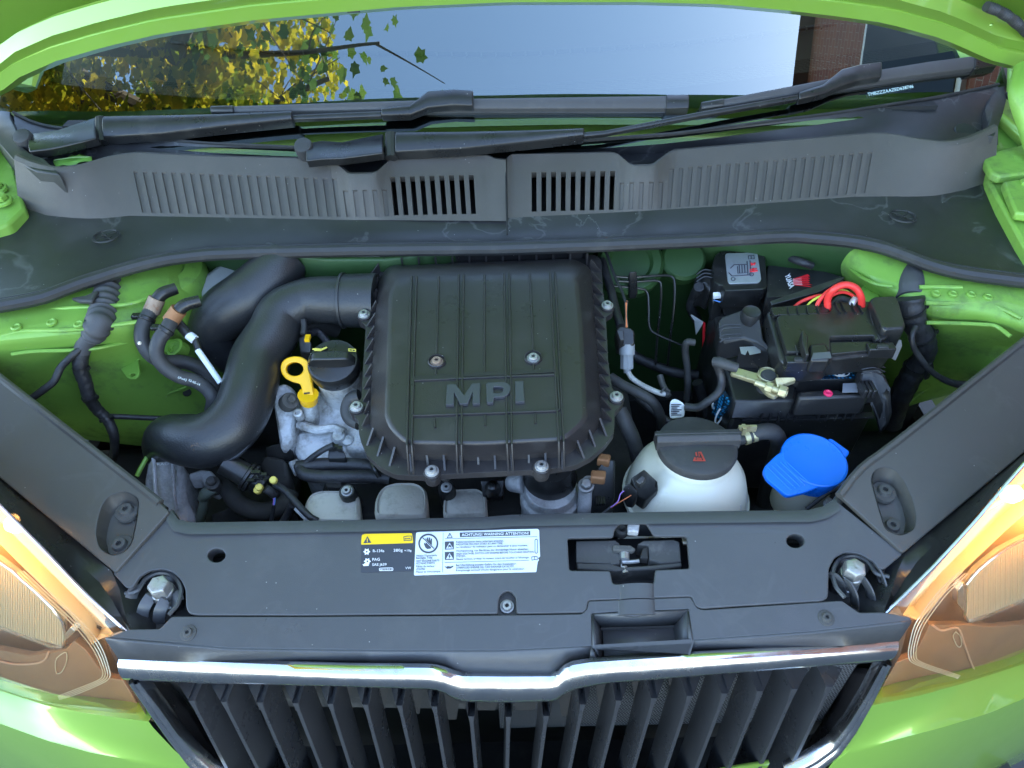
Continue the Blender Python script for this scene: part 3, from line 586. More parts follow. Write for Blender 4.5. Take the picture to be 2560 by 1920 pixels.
# strut tower on the left, stamped bracket with its rivets and tab
b = MB(); c0 = at(3, 960, 330, .895); b.lathe([(.070, -.16), (.060, -.03), (.055, .012), (.050, .022), (.030, .026), (.022, .018), (0, .018)], c0+V((.0, .03, .0)), (.15, -.1, 1), 32, cap=False); obj('strut_tower', b, 'bay_paint', wl)
S = ZP(.845, .35, .35, .36, -.40)
plate('stamped_bracket', S, rnd(K(3, [(548, 760), (580, 720), (640, 735), (700, 690), (760, 680), (1010, 640), (1120, 630), (1165, 670), (1130, 715), (1000, 700), (905, 730), (880, 760), (895, 830), (870, 875), (820, 870), (790, 830), (760, 790), (690, 770), (640, 800), (580, 810), (560, 840)]), 8), [ell(*K(3, [(850, 848)])[0], 7, 4), ell(*K(3, [(1110, 684)])[0], 9, 8)], .003, 'bay_paint', wl, .0008, lift=.012)
for x, y, r in ((602, 768, .007), (760, 700, .0035), (700, 730, .0035), (862, 715, .0035)): place('rivet', tmesh('rivet', MB().lathe([(1, -1.2), (1, .1), (.8, .35), (.3, .4), (.25, .1), (0, .1)], (0, 0, 0), seg=16, cap=False), 'bay_paint'), S(*K(3, [(x, y)])[0])+S.n*.012, S.n, wl, r)
b = MB(); b.lathe([(.012, -.012), (.012, .002), (.009, .003), (.008, -.002), (0, -.002)], S(*K(3, [(1110, 684)])[0])+S.n*.012, S.n, 20, cap=False); obj('pressed_boss', b, 'bay_paint', wl)
P = at(3, 1140, 930, .755); b = MB(); b.lathe([(.006, 0), (.0055, .003), (0, .0032)], P, (.4, -.4, .8), 14, cap=False); obj('drain_hole', b, 'deep', wl)
# weld seams pressed flanges on the lower edges
bead(wl, PZ(3, [(210, 985, .80), (400, 1040, .765), (560, 1080, .745), (700, 1085, .735), (820, 1095, .73)]), .006)
bead(wl, PZ(3, [(820, 1000, .758), (900, 970, .762), (1010, 935, .768), (1130, 890, .775)]), .003)
bead(wr, PZ('f', [(890, 1350, .685), (1000, 1260, .712), (1150, 1180, .735), (1300, 1130, .755), (1430, 1110, .775)]), .006)
plate('wing_gusset', ZP(.90, 0, 0), rnd(K('f', [(508, 395), (540, 370), (600, 420), (665, 465), (640, 520), (560, 560), (520, 540)]), 6), [], .003, 'bay_paint', wr, .0006)
# firewall and brake lines; dark tub added underneath against light leaks
b = MB(); X = [-.62, -.45, -.3, -.15, 0, .15, .3, .45, .62]
b.grid([[V((x, y+.05*math.sin(x*9), z)) for x in X] for y, z in ((.505, .942), (.505, .90), (.52, .82), (.54, .74), (.52, .60), (.45, .45))]); fwl = obj('firewall', b, 'shaded_wall_paint', car, sub=1, solid=.006)
b = MB(); b.lathe([(.045, -.02), (.045, .0), (.04, .006), (.03, .006), (.026, .0), (0, .0)], at(6, 175, 130, .90), (0, -.6, .8), 28, cap=False); obj('pressed_boss', b, 'shaded_wall_paint', fwl)
b = MB(); b.lathe([(.030, -.02), (.030, .0), (.026, .004), (0, .004)], at(6, 480, 110, .90), (0, -.6, .8), 28, cap=False); obj('pressed_boss', b, 'shaded_wall_paint', fwl)
b = MB(); b.box((0, .29, .36), (1.36, .56, .02)); b.box((-.66, .34, .48), (.02, .36, .24)); b.box((.66, .34, .48), (.02, .36, .24)); b.box((0, .50, .50), (1.3, .02, .3)); b.box((0, .10, .50), (.9, .02, .28)); obj('bay_light_stop', b, 'grime', car)
for s in (-1, 1):
    b = MB(); b.grid([[V((s*x, y, z)) for y, z in ((.12, .50), (.16, .58), (.22, .62), (.32, .62), (.45, .62))] for x in (.30, .38, .46, .58, .70)]); obj('wheel_arch_liner', b, 'grime', car, sub=1, solid=.006)
# ---- black wing covers with bolt pockets
def lampS(off): return IMP(lambda P: P.y-(.026+.42*(abs(P.x)-.36)+.25*(P.z-.82)+off))
for s, ol, pk, bolts, crop in ((-1, [(-220, 767), (0, 943), (400, 1256), (424, 1279), (288, 1432), (0, 1195), (-220, 1012)], [(440, 112), (470, 70), (540, 48), (598, 80), (592, 160), (570, 268), (540, 310), (480, 326), (428, 292), (414, 230), (424, 170)], [(532, 106), (503, 256)], 7),
                          (1, [(2790, 672), (2560, 852), (2247, 1100), (2155, 1169), (2099, 1238), (2258, 1383), (2520, 1165), (2790, 940)], [(1553, 0), (1565, -36), (1600, -56), (1650, -46), (1692, 5), (1730, 90), (1744, 160), (1738, 212), (1680, 240), (1615, 215), (1585, 120)], [(1622, 22), (1655, 175)], 8)):
    S = ZP(.85, .25, 0, .1); pk = rnd(K(crop, pk), 14)
    wc = plate('wing_cover', S, rnd(ol, 8), [pk], .006, 'cover', car, .0014)
    b = MB(); pocket(b, S, pk, .016, .80); obj('bolt_pocket', b, 'cover', wc)
    for q in bolts: place('bolt', SCREW_D, S(*K(crop, [q])[0])+V((0, 0, -.011)), (0, -.1, 1), wc, .0068, random.random())
    b = MB(); i0, i1 = (1, 2) if s < 0 else (1, 2); e = ol[:3] if s < 0 else ol[:5]
    b.tube([S(*p)+V((0, 0, -.001)) for p in e], .0045, 8, 3); b.tube([S(*p)+V((0, 0, -.014)) for p in e], .005, 8, 3); obj('edge_lip', b, 'cover', wc)
    # dark strip of the wing edge between cover and lamp
    if s < 0: iu = [(-220, 1012), (0, 1195), (288, 1432), (300, 1500), (322, 1570)]; ou = [(-220, 1044), (0, 1264), (220, 1490), (270, 1535), (318, 1580)]
    else: iu = [(2790, 940), (2520, 1165), (2258, 1383), (2240, 1450), (2212, 1528)]; ou = [(2790, 938), (2560, 1160), (2330, 1420), (2270, 1480), (2215, 1532)]
    A = [S(*p)+V((0, 0, -.004)) for p in resample(iu, 16)]; B = [lampS(.002)(*p)+V((0, .002, 0)) for p in resample(ou, 16)]
    b = MB(); b.grid([[p+V((-s*.03, .01, -.03)) for p in A], A, [p.lerp(q, .5)+V((0, 0, -.006)) for p, q in zip(A, B)], B, [p+V((0, .01, -.03)) for p in B]]); obj('wing_edge_strip', b, 'black', car)
# ================================================================== front end: lock carrier cover, grille, lamps, bumper
SS = ZP(.84, .2, 0, .075)
ol = K(7, [(730, 140), (762, 182), (825, 197), (1500, 186), (2100, 172)])+K(8, [(0, 162), (640, 150), (1290, 142), (1350, 125), (1405, 92), (1690, 320), (1612, 384), (1585, 384), (1560, 350), (1500, 318), (1440, 312), (1395, 335), (1370, 380), (1366, 508), (1340, 522), (960, 545), (820, 555), (795, 545), (775, 502), (330, 519), (322, 560), (305, 572), (20, 577), (16, 505)])+K(8, [(-2, 482), (-22, 478), (-45, 490), (-58, 515), (-60, 577)])+K(7, [(2000, 578), (1300, 584), (960, 583), (850, 583), (815, 576), (803, 550), (800, 470), (780, 430), (745, 398), (700, 385), (645, 392), (605, 415), (572, 466), (545, 466), (486, 402)])
latch = K('h', [(170, 285), (670, 275), (680, 200), (735, 125), (1030, 125), (1115, 265), (1470, 265), (1500, 615), (1125, 630), (1110, 780), (665, 785), (635, 640), (190, 635)])
slam = plate('lock_carrier_cover', SS, rnd(ol, 7, 3), [rnd(latch, 6, 2), ell(*K(7, [(935, 325)])[0], 22, 17), ell(*K(8, [(1225, 262)])[0], 22, 17)], .004, 'panel', car, .0012)
for h in (ell(*K(7, [(935, 325)])[0], 22, 17), ell(*K(8, [(1225, 262)])[0], 22, 17)):
    b = MB(); b.loft([[SS(*p)+V((0, 0, -.001)) for p in h], [SS(*p)+V((0, .004, -.014)) for p in h]], True); obj('hole_collar', b, 'panel', slam)
rear = K(7, [(735, 142), (766, 186), (830, 200), (1500, 190), (2100, 176)])+K(8, [(0, 166), (640, 154), (1285, 146), (1350, 129), (1400, 97)])
b = MB(); up = [SS(*p)+V((0, .001, .0005)) for p in rear]
b.grid([[p+V((0, -.012, .0012)) for p in up], [p+V((0, -.004, .0022)) for p in up], [p+V((0, .003, .0005)) for p in up], [p+V((0, .006, -.006)) for p in up], [p+V((0, .006, -.045)) for p in up]]); obj('rear_lip', b, 'panel', slam)
# carrier beam below the cover
b = MB(); b.box((0, .075, .775), (.72, .085, .06)); b.box((0, .03, .79), (.72, .02, .04)); obj('lock_carrier', b, 'grime', car, bevel=.004)
# hump that runs from the latch opening to the pocket
S2 = SS
def hump(pa, pb, wd, hh):
    A = S2(*pa); B = S2(*pb); side = V((1, 0, 0)); r = []
    for P in (A, B): r.append([P+side*(wd*math.cos(t))+V((0, -.1, .99))*(hh*math.sin(t)-.001) for t in [math.pi*i/10 for i in range(11)]])
    return r
b = MB(); r = hump(*K('h', [(925, 790), (925, 955)]), .017, .004); b.grid(r); b.add(r[0], [tuple(range(11))]); obj('cable_hump', b, 'panel', slam)
place('screw', SCREW, SS(*K(7, [(2190, 532)])[0])+V((0, 0, -.006)), (0, -.2, 1), slam, .0047)
b = MB(); P = SS(*K(7, [(2190, 532)])[0]); b.lathe([(.017, -.02), (.017, -.008), (0, -.008)], P, (0, -.2, 1), 20, cap=False); obj('screw_seat', b, 'dirty', slam)
# ---- latch
SL = ZP(.827, .2, 0, .075)
def blk(name, S, L, dz, m, par, bev=.0012, crop='h'): b = MB(); b.prism([S(*p) for p in K(crop, L)], (0, 0, -dz)); return obj(name, b, m, par, bevel=bev)
lt_ = blk('bonnet_latch', SL, [(262, 318), (690, 308), (740, 345), (740, 560), (640, 575), (640, 560), (265, 548)], .02, 'dirty', car)
blk('latch_front_rail', ZP(.8255, .2, 0, .075), [(270, 552), (640, 560), (760, 600), (1080, 580), (1415, 545), (1418, 592), (1120, 625), (700, 640), (275, 620)], .02, 'dirty', lt_)
blk('latch_cover', SL, [(930, 350), (1000, 310), (1330, 296), (1395, 325), (1412, 545), (1180, 560), (1150, 545), (1060, 520), (1050, 365)], .02, 'dirty', lt_)
blk('latch_claw', ZP(.834, .2, 0, .075), [(665, 352), (860, 360), (915, 400), (880, 425), (670, 415)], .006, 'dirty', lt_)
b = MB(); b.tube(PS('h', ZP(.828, .2, 0, .075), [(790, 425), (792, 520)]), .005, 8, 2); b.tube(PS('h', ZP(.826, .2, 0, .075), [(765, 545), (850, 545), (950, 535)]), .0022, 8, 2); obj('striker_bolt', b, 'steel', lt_)
b = MB(); b.tube(PS('h', ZP(.822, .2, 0, .075), [(785, 600), (800, 670)]), .0035, 8, 2); b.tube(PS('h', ZP(.824, .2, 0, .075), [(760, 440), (755, 560), (765, 640)]), .0008, 6, 3); obj('latch_spring', b, 'steel', lt_)
blk('latch_tab', ZP(.836, .2, 0, .075), [(825, 130), (960, 130), (945, 215), (830, 210)], .008, 'alu2', lt_)
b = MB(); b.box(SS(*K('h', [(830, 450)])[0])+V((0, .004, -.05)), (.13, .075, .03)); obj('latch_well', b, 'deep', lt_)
b = MB(); b.lathe([(.007, -.01), (.007, .0), (.004, .001), (0, -.003)], SL(*K('h', [(765, 180)])[0]), (0, -.2, 1), 16, cap=False); obj('latch_eye', b, 'grime', lt_)
blk('latch_lever', ZP(.829, .2, 0, .075), [(990, 395), (1045, 375), (1050, 505), (960, 500)], .01, 'grime', lt_)
# ---- grille top cover (trim strip in front of the lock carrier)
ST_ = ZP(.833, .2, 0, .045)
rearT = K(7, [(556, 645), (690, 643), (742, 589), (1300, 589), (2140, 583)])+K(8, [(300, 578), (322, 560), (330, 522), (772, 505), (800, 552), (825, 560), (1425, 520), (1500, 572), (1600, 570), (1718, 590)])
crease = K(7, [(456, 682), (1000, 728), (1700, 738), (2140, 738)])+K(8, [(100, 730), (340, 718), (780, 692), (1300, 655), (1726, 606)])
frontT = K(7, [(512, 768), (800, 780), (1500, 806), (1850, 811), (1930, 822), (1988, 846)])+K(8, [(0, 848), (192, 846), (238, 802), (330, 787), (1000, 743), (1672, 690)])
def trim(fx0, fx1, n):
    r = [[], [], [], []]
    for i in range(n):
        f = fx0+(fx1-fx0)*i/(n-1)
        def ev(pl): x = pl[0][0]+(pl[-1][0]-pl[0][0])*f; return x, at_x(pl, x)[0]
        a = ST_(*ev(rearT)); c = ev(crease); m_ = ST_(c[0], c[1]); e = ev(frontT)
        r[0].append(a); r[1].append(m_); r[2].append(m_+V((0, -.0015, -.0012))); r[3].append(ZP(.803)(e[0], e[1]+4))
    return r
pk = K('h', [(430, 1110), (740, 1085), (790, 1130), (920, 1140), (1060, 1115), (1125, 1075), (1490, 1060), (1540, 1400), (1490, 1575), (515, 1632), (440, 1460)])
outl = rearT+list(reversed(crease))
gt = plate('grille_top_trim', ST_, rnd(outl, 5, 2), [rnd(pk[:9]+[(K('h', [(1545, 1420)])[0]), (K('h', [(440, 1475)])[0])], 2, 1)], .004, 'panel', car, .001)
# front slope of the trim, left and right of the pocket mouth
xl, xr = K('h', [(440, 1460)])[0][0], K('h', [(1540, 1400)])[0][0]; x0, x1 = crease[0][0], crease[-1][0]
for i, (fa, fb, n) in enumerate(((0, (xl-x0)/(x1-x0), 34), ((xr-x0)/(x1-x0), 1, 20))):
    r = trim(fa, fb, n); b = MB(); b.grid(r[1:]); obj('trim_front_slope', b, 'panel', gt, solid=.003)
r = trim((xl-x0)/(x1-x0), (xr-x0)/(x1-x0), 8)
b = MB(); lipu = PS('h', ZP(.811), [(515, 1632), (850, 1612), (1200, 1592), (1490, 1572)]); lipd = [r[3][0], r[3][2], r[3][5], r[3][7]]
b.grid([[p+V((0, .006, -.004)) for p in lipu], lipu, lipd]); b.add([r[1][0], lipu[0], r[3][0]], [(0, 1, 2)]); b.add([r[1][-1], r[3][-1], lipu[-1]], [(0, 1, 2)]); obj('pocket_lip', b, 'panel', gt, solid=.003)
b = MB(); SF_ = ZP(.806); fl = PS('h', SF_, [(550, 1262), (1335, 1240), (1372, 1545), (570, 1590)])
rimp = [ST_(*q) for q in K('h', [(430, 1110), (1490, 1060)])]+[lipu[-1], lipu[0]]
b.add(fl, [(0, 1, 2, 3)]); 
for i in range(4): k = (i+1) % 4; b.add([rimp[i], rimp[k], fl[k], fl[i]], [(0, 1, 2, 3)])
sideL = ST_(*K('h', [(440, 1460)])[0]); sideR = ST_(*K('h', [(1540, 1400)])[0])
b.add([rimp[0], sideL, lipu[0]], [(0, 1, 2)]); b.add([rimp[1], sideR, lipu[-1]], [(0, 1, 2)]); obj('release_pocket', b, 'panel', gt, solid=.002)
for x, y in ((625, 1562), (1325, 1518)): b = MB(); b.lathe([(.0045, -.003), (.0045, .001), (.0035, .0013), (.003, -.002), (0, -.002)], SF_(*K('h', [(x, y)])[0]), (0, 0, 1), 14, cap=False); obj('drain_hole', b, 'deep', gt)
S2 = ST_; b = MB(); r = hump(*K('h', [(920, 965), (925, 1125)]), .018, .004); b.grid(r); b.add(r[1], [tuple(range(11))]); obj('cable_hump', b, 'panel', gt)
for c, x, y in ((7, 814, 662), (8, 1357, 597)): place('screw', SCREW_D, ST_(*K(c, [(x, y)])[0])+V((0, 0, .0005)), (0, -.2, 1), gt, .0042, random.random())
# ---- bonnet rest buffers on ribbed brackets
for s, c, bx, by in ((-1, 7, 690, 462), (1, 8, 1478, 388)):
    q = lambda dx, dy: K(c, [(bx+s*dx if s < 0 else bx+dx, by+dy)])[0]
    sx = 1 if s < 0 else -1
    Q = lambda dx, dy, z: ZP(z)(*K(c, [(bx+sx*dx, by+dy)])[0])
    b = MB(); b.prism([Q(-130, 60, 0.816), Q(-60, -40, 0.821), (Q(0, -62, 0.824)), Q(60, -50, 0.824), Q(95, 0, 0.822), Q(90, 70, 0.816), Q(20, 160, 0.791), Q(-110, 170, 0.791), Q(-150, 130, 0.801)], (0, 0, -.02)); br = obj('buffer_bracket', b, 'box', car, bevel=.002)
    for k, (x0_, y0_, x1_, y1_) in enumerate(((-100, -5, -135, 160), (-40, 45, -75, 170), (25, 60, 0, 175), (85, 30, 60, 110))):
        b = MB(); A = Q(x0_, y0_, 0.831); B = Q(x1_, y1_, 0.801); b.tube([A+V((0, 0, -.004)), A, A.lerp(B, .4)+V((0, -.004, .006)), B, B+V((0, 0, -.02))], .0016, 6, 5, flat=4); obj('rib', b, 'panel', br)
    b = MB(); rim_ = [(-150, 30), (-95, 15), (-60, -35), (0, -62), (60, -48), (92, 5), (80, 70), (40, 120)]; b.tube([Q(x, y, 0.831) for x, y in rim_], .0022, 6, 4); obj('rim', b, 'panel', br)
    P = Q(0, 0, .838); ax = V((0, -.05, 1)); b = MB(); b.lathe([(.0115, -.034), (.012, -.024), (.0102, -.022), (.0114, -.018), (.0102, -.015), (.0112, -.010), (.0105, -.006)], P, ax, 22); b.lathe([(.0108, -.006), (.0108, .003), (.0095, .006), (.006, .0068), (0, .006)], P, ax, 6, cap=False); obj('buffer_bolt', b, 'steel', br, bevel=.0007)
    b = MB(); P2 = Q(-150, 40, .822); b.lathe([(.011, -.014), (.011, 0), (.0125, .001), (.0125, .003), (.010, .004), (0, .004)], P2, (0, -.2, 1), 20, cap=False); b.box(P2+V((sx*-.014, 0, .001)), (.016, .004, .002)); obj('rubber_plug', b, 'rubber', br)
# ---- grille
def gfront(P): return P.y-(-.034+.30*P.x*P.x+(P.z-.77)*.15)
def SGo(off): return IMP(lambda P: gfront(P)-off)
ct = K(7, [(513, 770), (800, 782), (1500, 808), (1850, 812), (1900, 818), (1940, 832), (1990, 848)])+K(8, [(-40, 850), (0, 850), (192, 849), (215, 830), (240, 804), (330, 789), (1000, 745), (1670, 692)])
cb = K(7, [(548, 866), (900, 880), (1500, 894), (1880, 906), (1925, 922), (1960, 945), (2000, 958)])+K(8, [(-40, 962), (0, 962), (185, 956), (225, 925), (265, 905), (400, 880), (1000, 832), (1618, 784)])
n = 90; T_ = resample(ct, n); rows = [[] for _ in range(9)]
for i in range(n):
    f = i/(n-1); x, y = T_[i]; xb = cb[0][0]+(cb[-1][0]-cb[0][0])*(x-ct[0][0])/(ct[-1][0]-ct[0][0]); yb = at_x(cb, xb)[0]
    A = SGo(.004)(x, y); B = SGo(.001)(xb, yb)
    for k in range(7):
        t = k/6; rows[k+1].append(A.lerp(B, t)+V((0, -.8, .6))*(.0075*math.sin(math.pi*t)**.6 if 0 < t < 1 else 0))
    rows[0].append(A+V((0, .006, -.004))); rows[8].append(B+V((0, .012, .002)))
b = MB(); b.grid(rows); gr = obj('grille', b, 'chrome', car, ang=50)
def sidebar(ou, inn, name, m, off, bulge):
    A = [SGo(off)(*p) for p in resample(ou, 24)]; B = [SGo(off)(*p) for p in resample(inn, 24)]; b = MB()
    rr = [[p+V((0, .01, 0)) for p in A]]
    for k in range(7): t = k/6; rr.append([a.lerp(c, t)+V((0, -.9, .35))*bulge*math.sin(math.pi*t)**.7 for a, c in zip(A, B)])
    rr.append([p+V((0, .012, 0)) for p in B]); b.grid(rr); return obj(name, b, m, gr, ang=50)
oL = K(7, [(556, 870), (650, 1010), (720, 1110), (800, 1215), (870, 1300), (960, 1370)]); mL = K(7, [(578, 870), (672, 1005), (745, 1105), (822, 1205), (900, 1285), (1000, 1345)]); iL = K(7, [(604, 872), (700, 1000), (770, 1100), (850, 1190), (930, 1265), (1040, 1325)])
oR = K(8, [(1640, 790), (1562, 955), (1490, 1085), (1420, 1185), (1340, 1250), (1220, 1310)]); mR = K(8, [(1618, 793), (1540, 950), (1470, 1070), (1400, 1165), (1320, 1225), (1200, 1285)]); iR = K(8, [(1598, 796), (1520, 945), (1450, 1060), (1385, 1145), (1300, 1205), (1180, 1265)])
sidebar(oL, mL, 'chrome_side', 'chrome', -.001, .004); sidebar(mL, iL, 'chrome_side', 'chrome', .001, .004)
sidebar(oR, mR, 'chrome_side', 'chrome', -.001, .004); sidebar(mR, iR, 'chrome_side', 'chrome', .001, .004)
for L1, L2, sg in ((iL, K(7, [(720, 880), (830, 1010), (900, 1120), (985, 1240), (1060, 1330), (1150, 1400)]), 1), (iR, K(8, [(1450, 815), (1400, 960), (1330, 1080), (1260, 1180), (1180, 1250), (1080, 1320)]), -1)):
    A = [SGo(.003)(*p) for p in resample(L1, 20)]; B = [SGo(.045)(*p) for p in resample(L2, 20)]; b = MB(); b.grid([A, [a.lerp(c, .3)+V((0, -.004, 0)) for a, c in zip(A, B)], [a.lerp(c, .7)+V((0, .0, 0)) for a, c in zip(A, B)], B]); obj('grille_surround', b, 'box', gr, solid=.003)
tx = [457, 538, 631, 723, 813, 903, 990, 1079, 1175, 1272, 1370, 1465, 1558, 1648, 1740, 1830, 1920, 2009, 2099]
bx = [568, 645, 722, 804, 878, 957, 1036, 1114, 1190, 1268, 1348, 1424, 1503, 1583, 1663, 1740, 1822, 1898, 1975]
for a, c in zip(tx, bx):
    ty = at_x(cb, a)[0]; rings = []; lean = (a-1270)/830*14
    for t, off, wl_ in ((-.10, .036, 15), (.0, .030, 14), (.10, .018, 13), (.20, .008, 11), (.30, .006, 7.5), (1.0, .010, 7), (1.5, .014, 7)):
        y = ty+(1920-ty)*t; x = a+(c-a)*t; S = SGo(off); l_, r_ = S(x-wl_, y), S(x+wl_, y); dp = .034-off*.2
        rings.append([l_+V((.0008, 0, 0)), l_.lerp(r_, .2)+V((0, -.0012, 0)), l_.lerp(r_, .8)+V((0, -.0012, 0)), r_+V((-.0008, 0, 0)), r_+V((lean*-.0004, dp, .004)), l_+V((lean*-.0004, dp, .004))])
    b = MB(); b.loft(rings, True, True, True); obj('slat', b, 'slat', gr, ang=28)
# plates between slat roots, air guide and radiator behind
for i in range(len(tx)-1):
    x = (tx[i]+tx[i+1])/2+(-8 if x < 1270 else 8); ty = at_x(cb, x)[0]; S = SGo(.05)
    b = MB(); hgt = 62 if abs(x-1270) > 150 else 20
    b.prism([S(x-34, ty-12), S(x+34, ty-12), S(x+22, ty+hgt), S(x-22, ty+hgt)], (0, .004, 0)); obj('slat_root', b, 'cowl', gr)
b = MB(); q = [V((-.40, .045, .80)), V((.0, .03, .80)), V((.0, .035, .60)), V((-.40, .05, .60))]; b.prism(q, (0, .01, 0)); b.prism([V((-.30, .030, .745)), V((-.02, .022, .745)), V((-.03, .024, .70)), V((-.28, .032, .69))], (0, .03, -.004)); obj('air_guide', b, 'dirty', gr, bevel=.004)
rad = mat('radiator_core', (.045, .045, .045), .45, .6)
n_ = rad.node_tree.nodes; l_ = rad.node_tree.links; tc = n_.new('ShaderNodeTexCoord'); br_ = n_.new('ShaderNodeTexBrick'); mp = n_.new('ShaderNodeMapping'); mp.inputs['Rotation'].default_value = (math.radians(90), 0, 0)
l_.new(tc.outputs['Object'], mp.inputs['Vector']); l_.new(mp.outputs[0], br_.inputs['Vector']); br_.inputs['Scale'].default_value = 120; br_.inputs['Mortar Size'].default_value = .035; br_.inputs['Color1'].default_value = (.008, .008, .008, 1); br_.inputs['Color2'].default_value = (.012, .012, .012, 1); br_.inputs['Mortar'].default_value = (.42, .42, .43, 1); br_.inputs['Brick Width'].default_value = .42; br_.inputs['Row Height'].default_value = .42
l_.new(br_.outputs['Color'], n_['Principled BSDF'].inputs['Base Color'])
b = MB(); b.box((.17, .026, .69), (.37, .012, .20)); obj('radiator', b, rad, car)
b = MB(); b.box((0, .09, .58), (.9, .02, .3)); obj('radiator_shroud', b, 'deep', car)
# ---- bumper
def bump_side(s):
    if s < 0:
        top = K('c', [(-1100, 560), (-400, 860), (0, 990), (400, 1120), (800, 1195), (1285, 1258)]); inn = K('s', [(372, 1804), (420, 1868), (470, 1925), (540, 1995)]); cre = K('c', [(-1100, 800), (-400, 1110), (0, 1275), (400, 1420), (800, 1530), (1200, 1600), (1700, 1690)])
    else:
        top = K('d', [(900, 1118), (1300, 1035), (1700, 925), (2212, 760), (2600, 590), (3300, 250)]); cre = K('d', [(500, 1690), (640, 1540), (1000, 1440), (1500, 1310), (1900, 1190), (2212, 1060), (2600, 860), (3300, 500)])
    return top, cre
for s in (-1, 1):
    top, cre = bump_side(s); n = 26; T_ = resample(top, n); C_ = resample(cre, n); S0, S1 = lampS(-.002), lampS(-.030)
    A, B = [], []; b = MB(); SGa, SGb = SGo(-.001), SGo(-.003)
    for i in range(n):
        u = i/(n-1) if s < 0 else 1-i/(n-1); w_ = max(0, (u-.55)/.45); w_ = w_*w_*(3-2*w_)
        A.append(S0(*T_[i]).lerp(SGa(*T_[i]), w_)); B.append(S1(*C_[i]).lerp(SGb(*C_[i]), w_))
    lo = [p+V((s*.012, -.022, -.26)) for p in B]
    rr = [[p+V((0, .02, -.006)) for p in A], A, [p.lerp(q, .10)+V((0, -.0012, .0006)) for p, q in zip(A, B)], [p.lerp(q, .5)+V((0, -.0015, .001)) for p, q in zip(A, B)], [p.lerp(q, .95) for p, q in zip(A, B)], B, [p+V((0, -.0012, -.006)) for p in B], [p.lerp(q, .2)+V((0, -.004, 0)) for p, q in zip(B, lo)], [p.lerp(q, .6)+V((0, -.006, 0)) for p, q in zip(B, lo)], lo, [p+V((0, .03, -.14)) for p in lo]]
    b.grid(rr); bmp = obj('bumper', b, 'paint', car, ang=24)
b = MB(); b.grid([[V((x, -.052+.3*x*x, z)) for x in (-.28, -.15, 0, .15, .28)] for z in (.60, .56, .5, .4, .3)]); obj('lower_bumper', b, 'paint', car, solid=.004)
for s in (-1, 1):
    b = MB(); b.grid([[V((s*x, y, z)) for x, z in ((xi, zi), (xi+.03, zi+.004), (xi+.075, zi-.03), (.775, .80), (.79, .66), (.78, .50))] for y, xi, zi in ((.12, .625, .80), (.20, .628, .885), (.28, .632, .905), (.36, .645, .925), (.45, .662, .94), (.55, .69, .96), (.63, .70, .97))])
    obj('front_wing', b, 'paint', car, solid=.003)
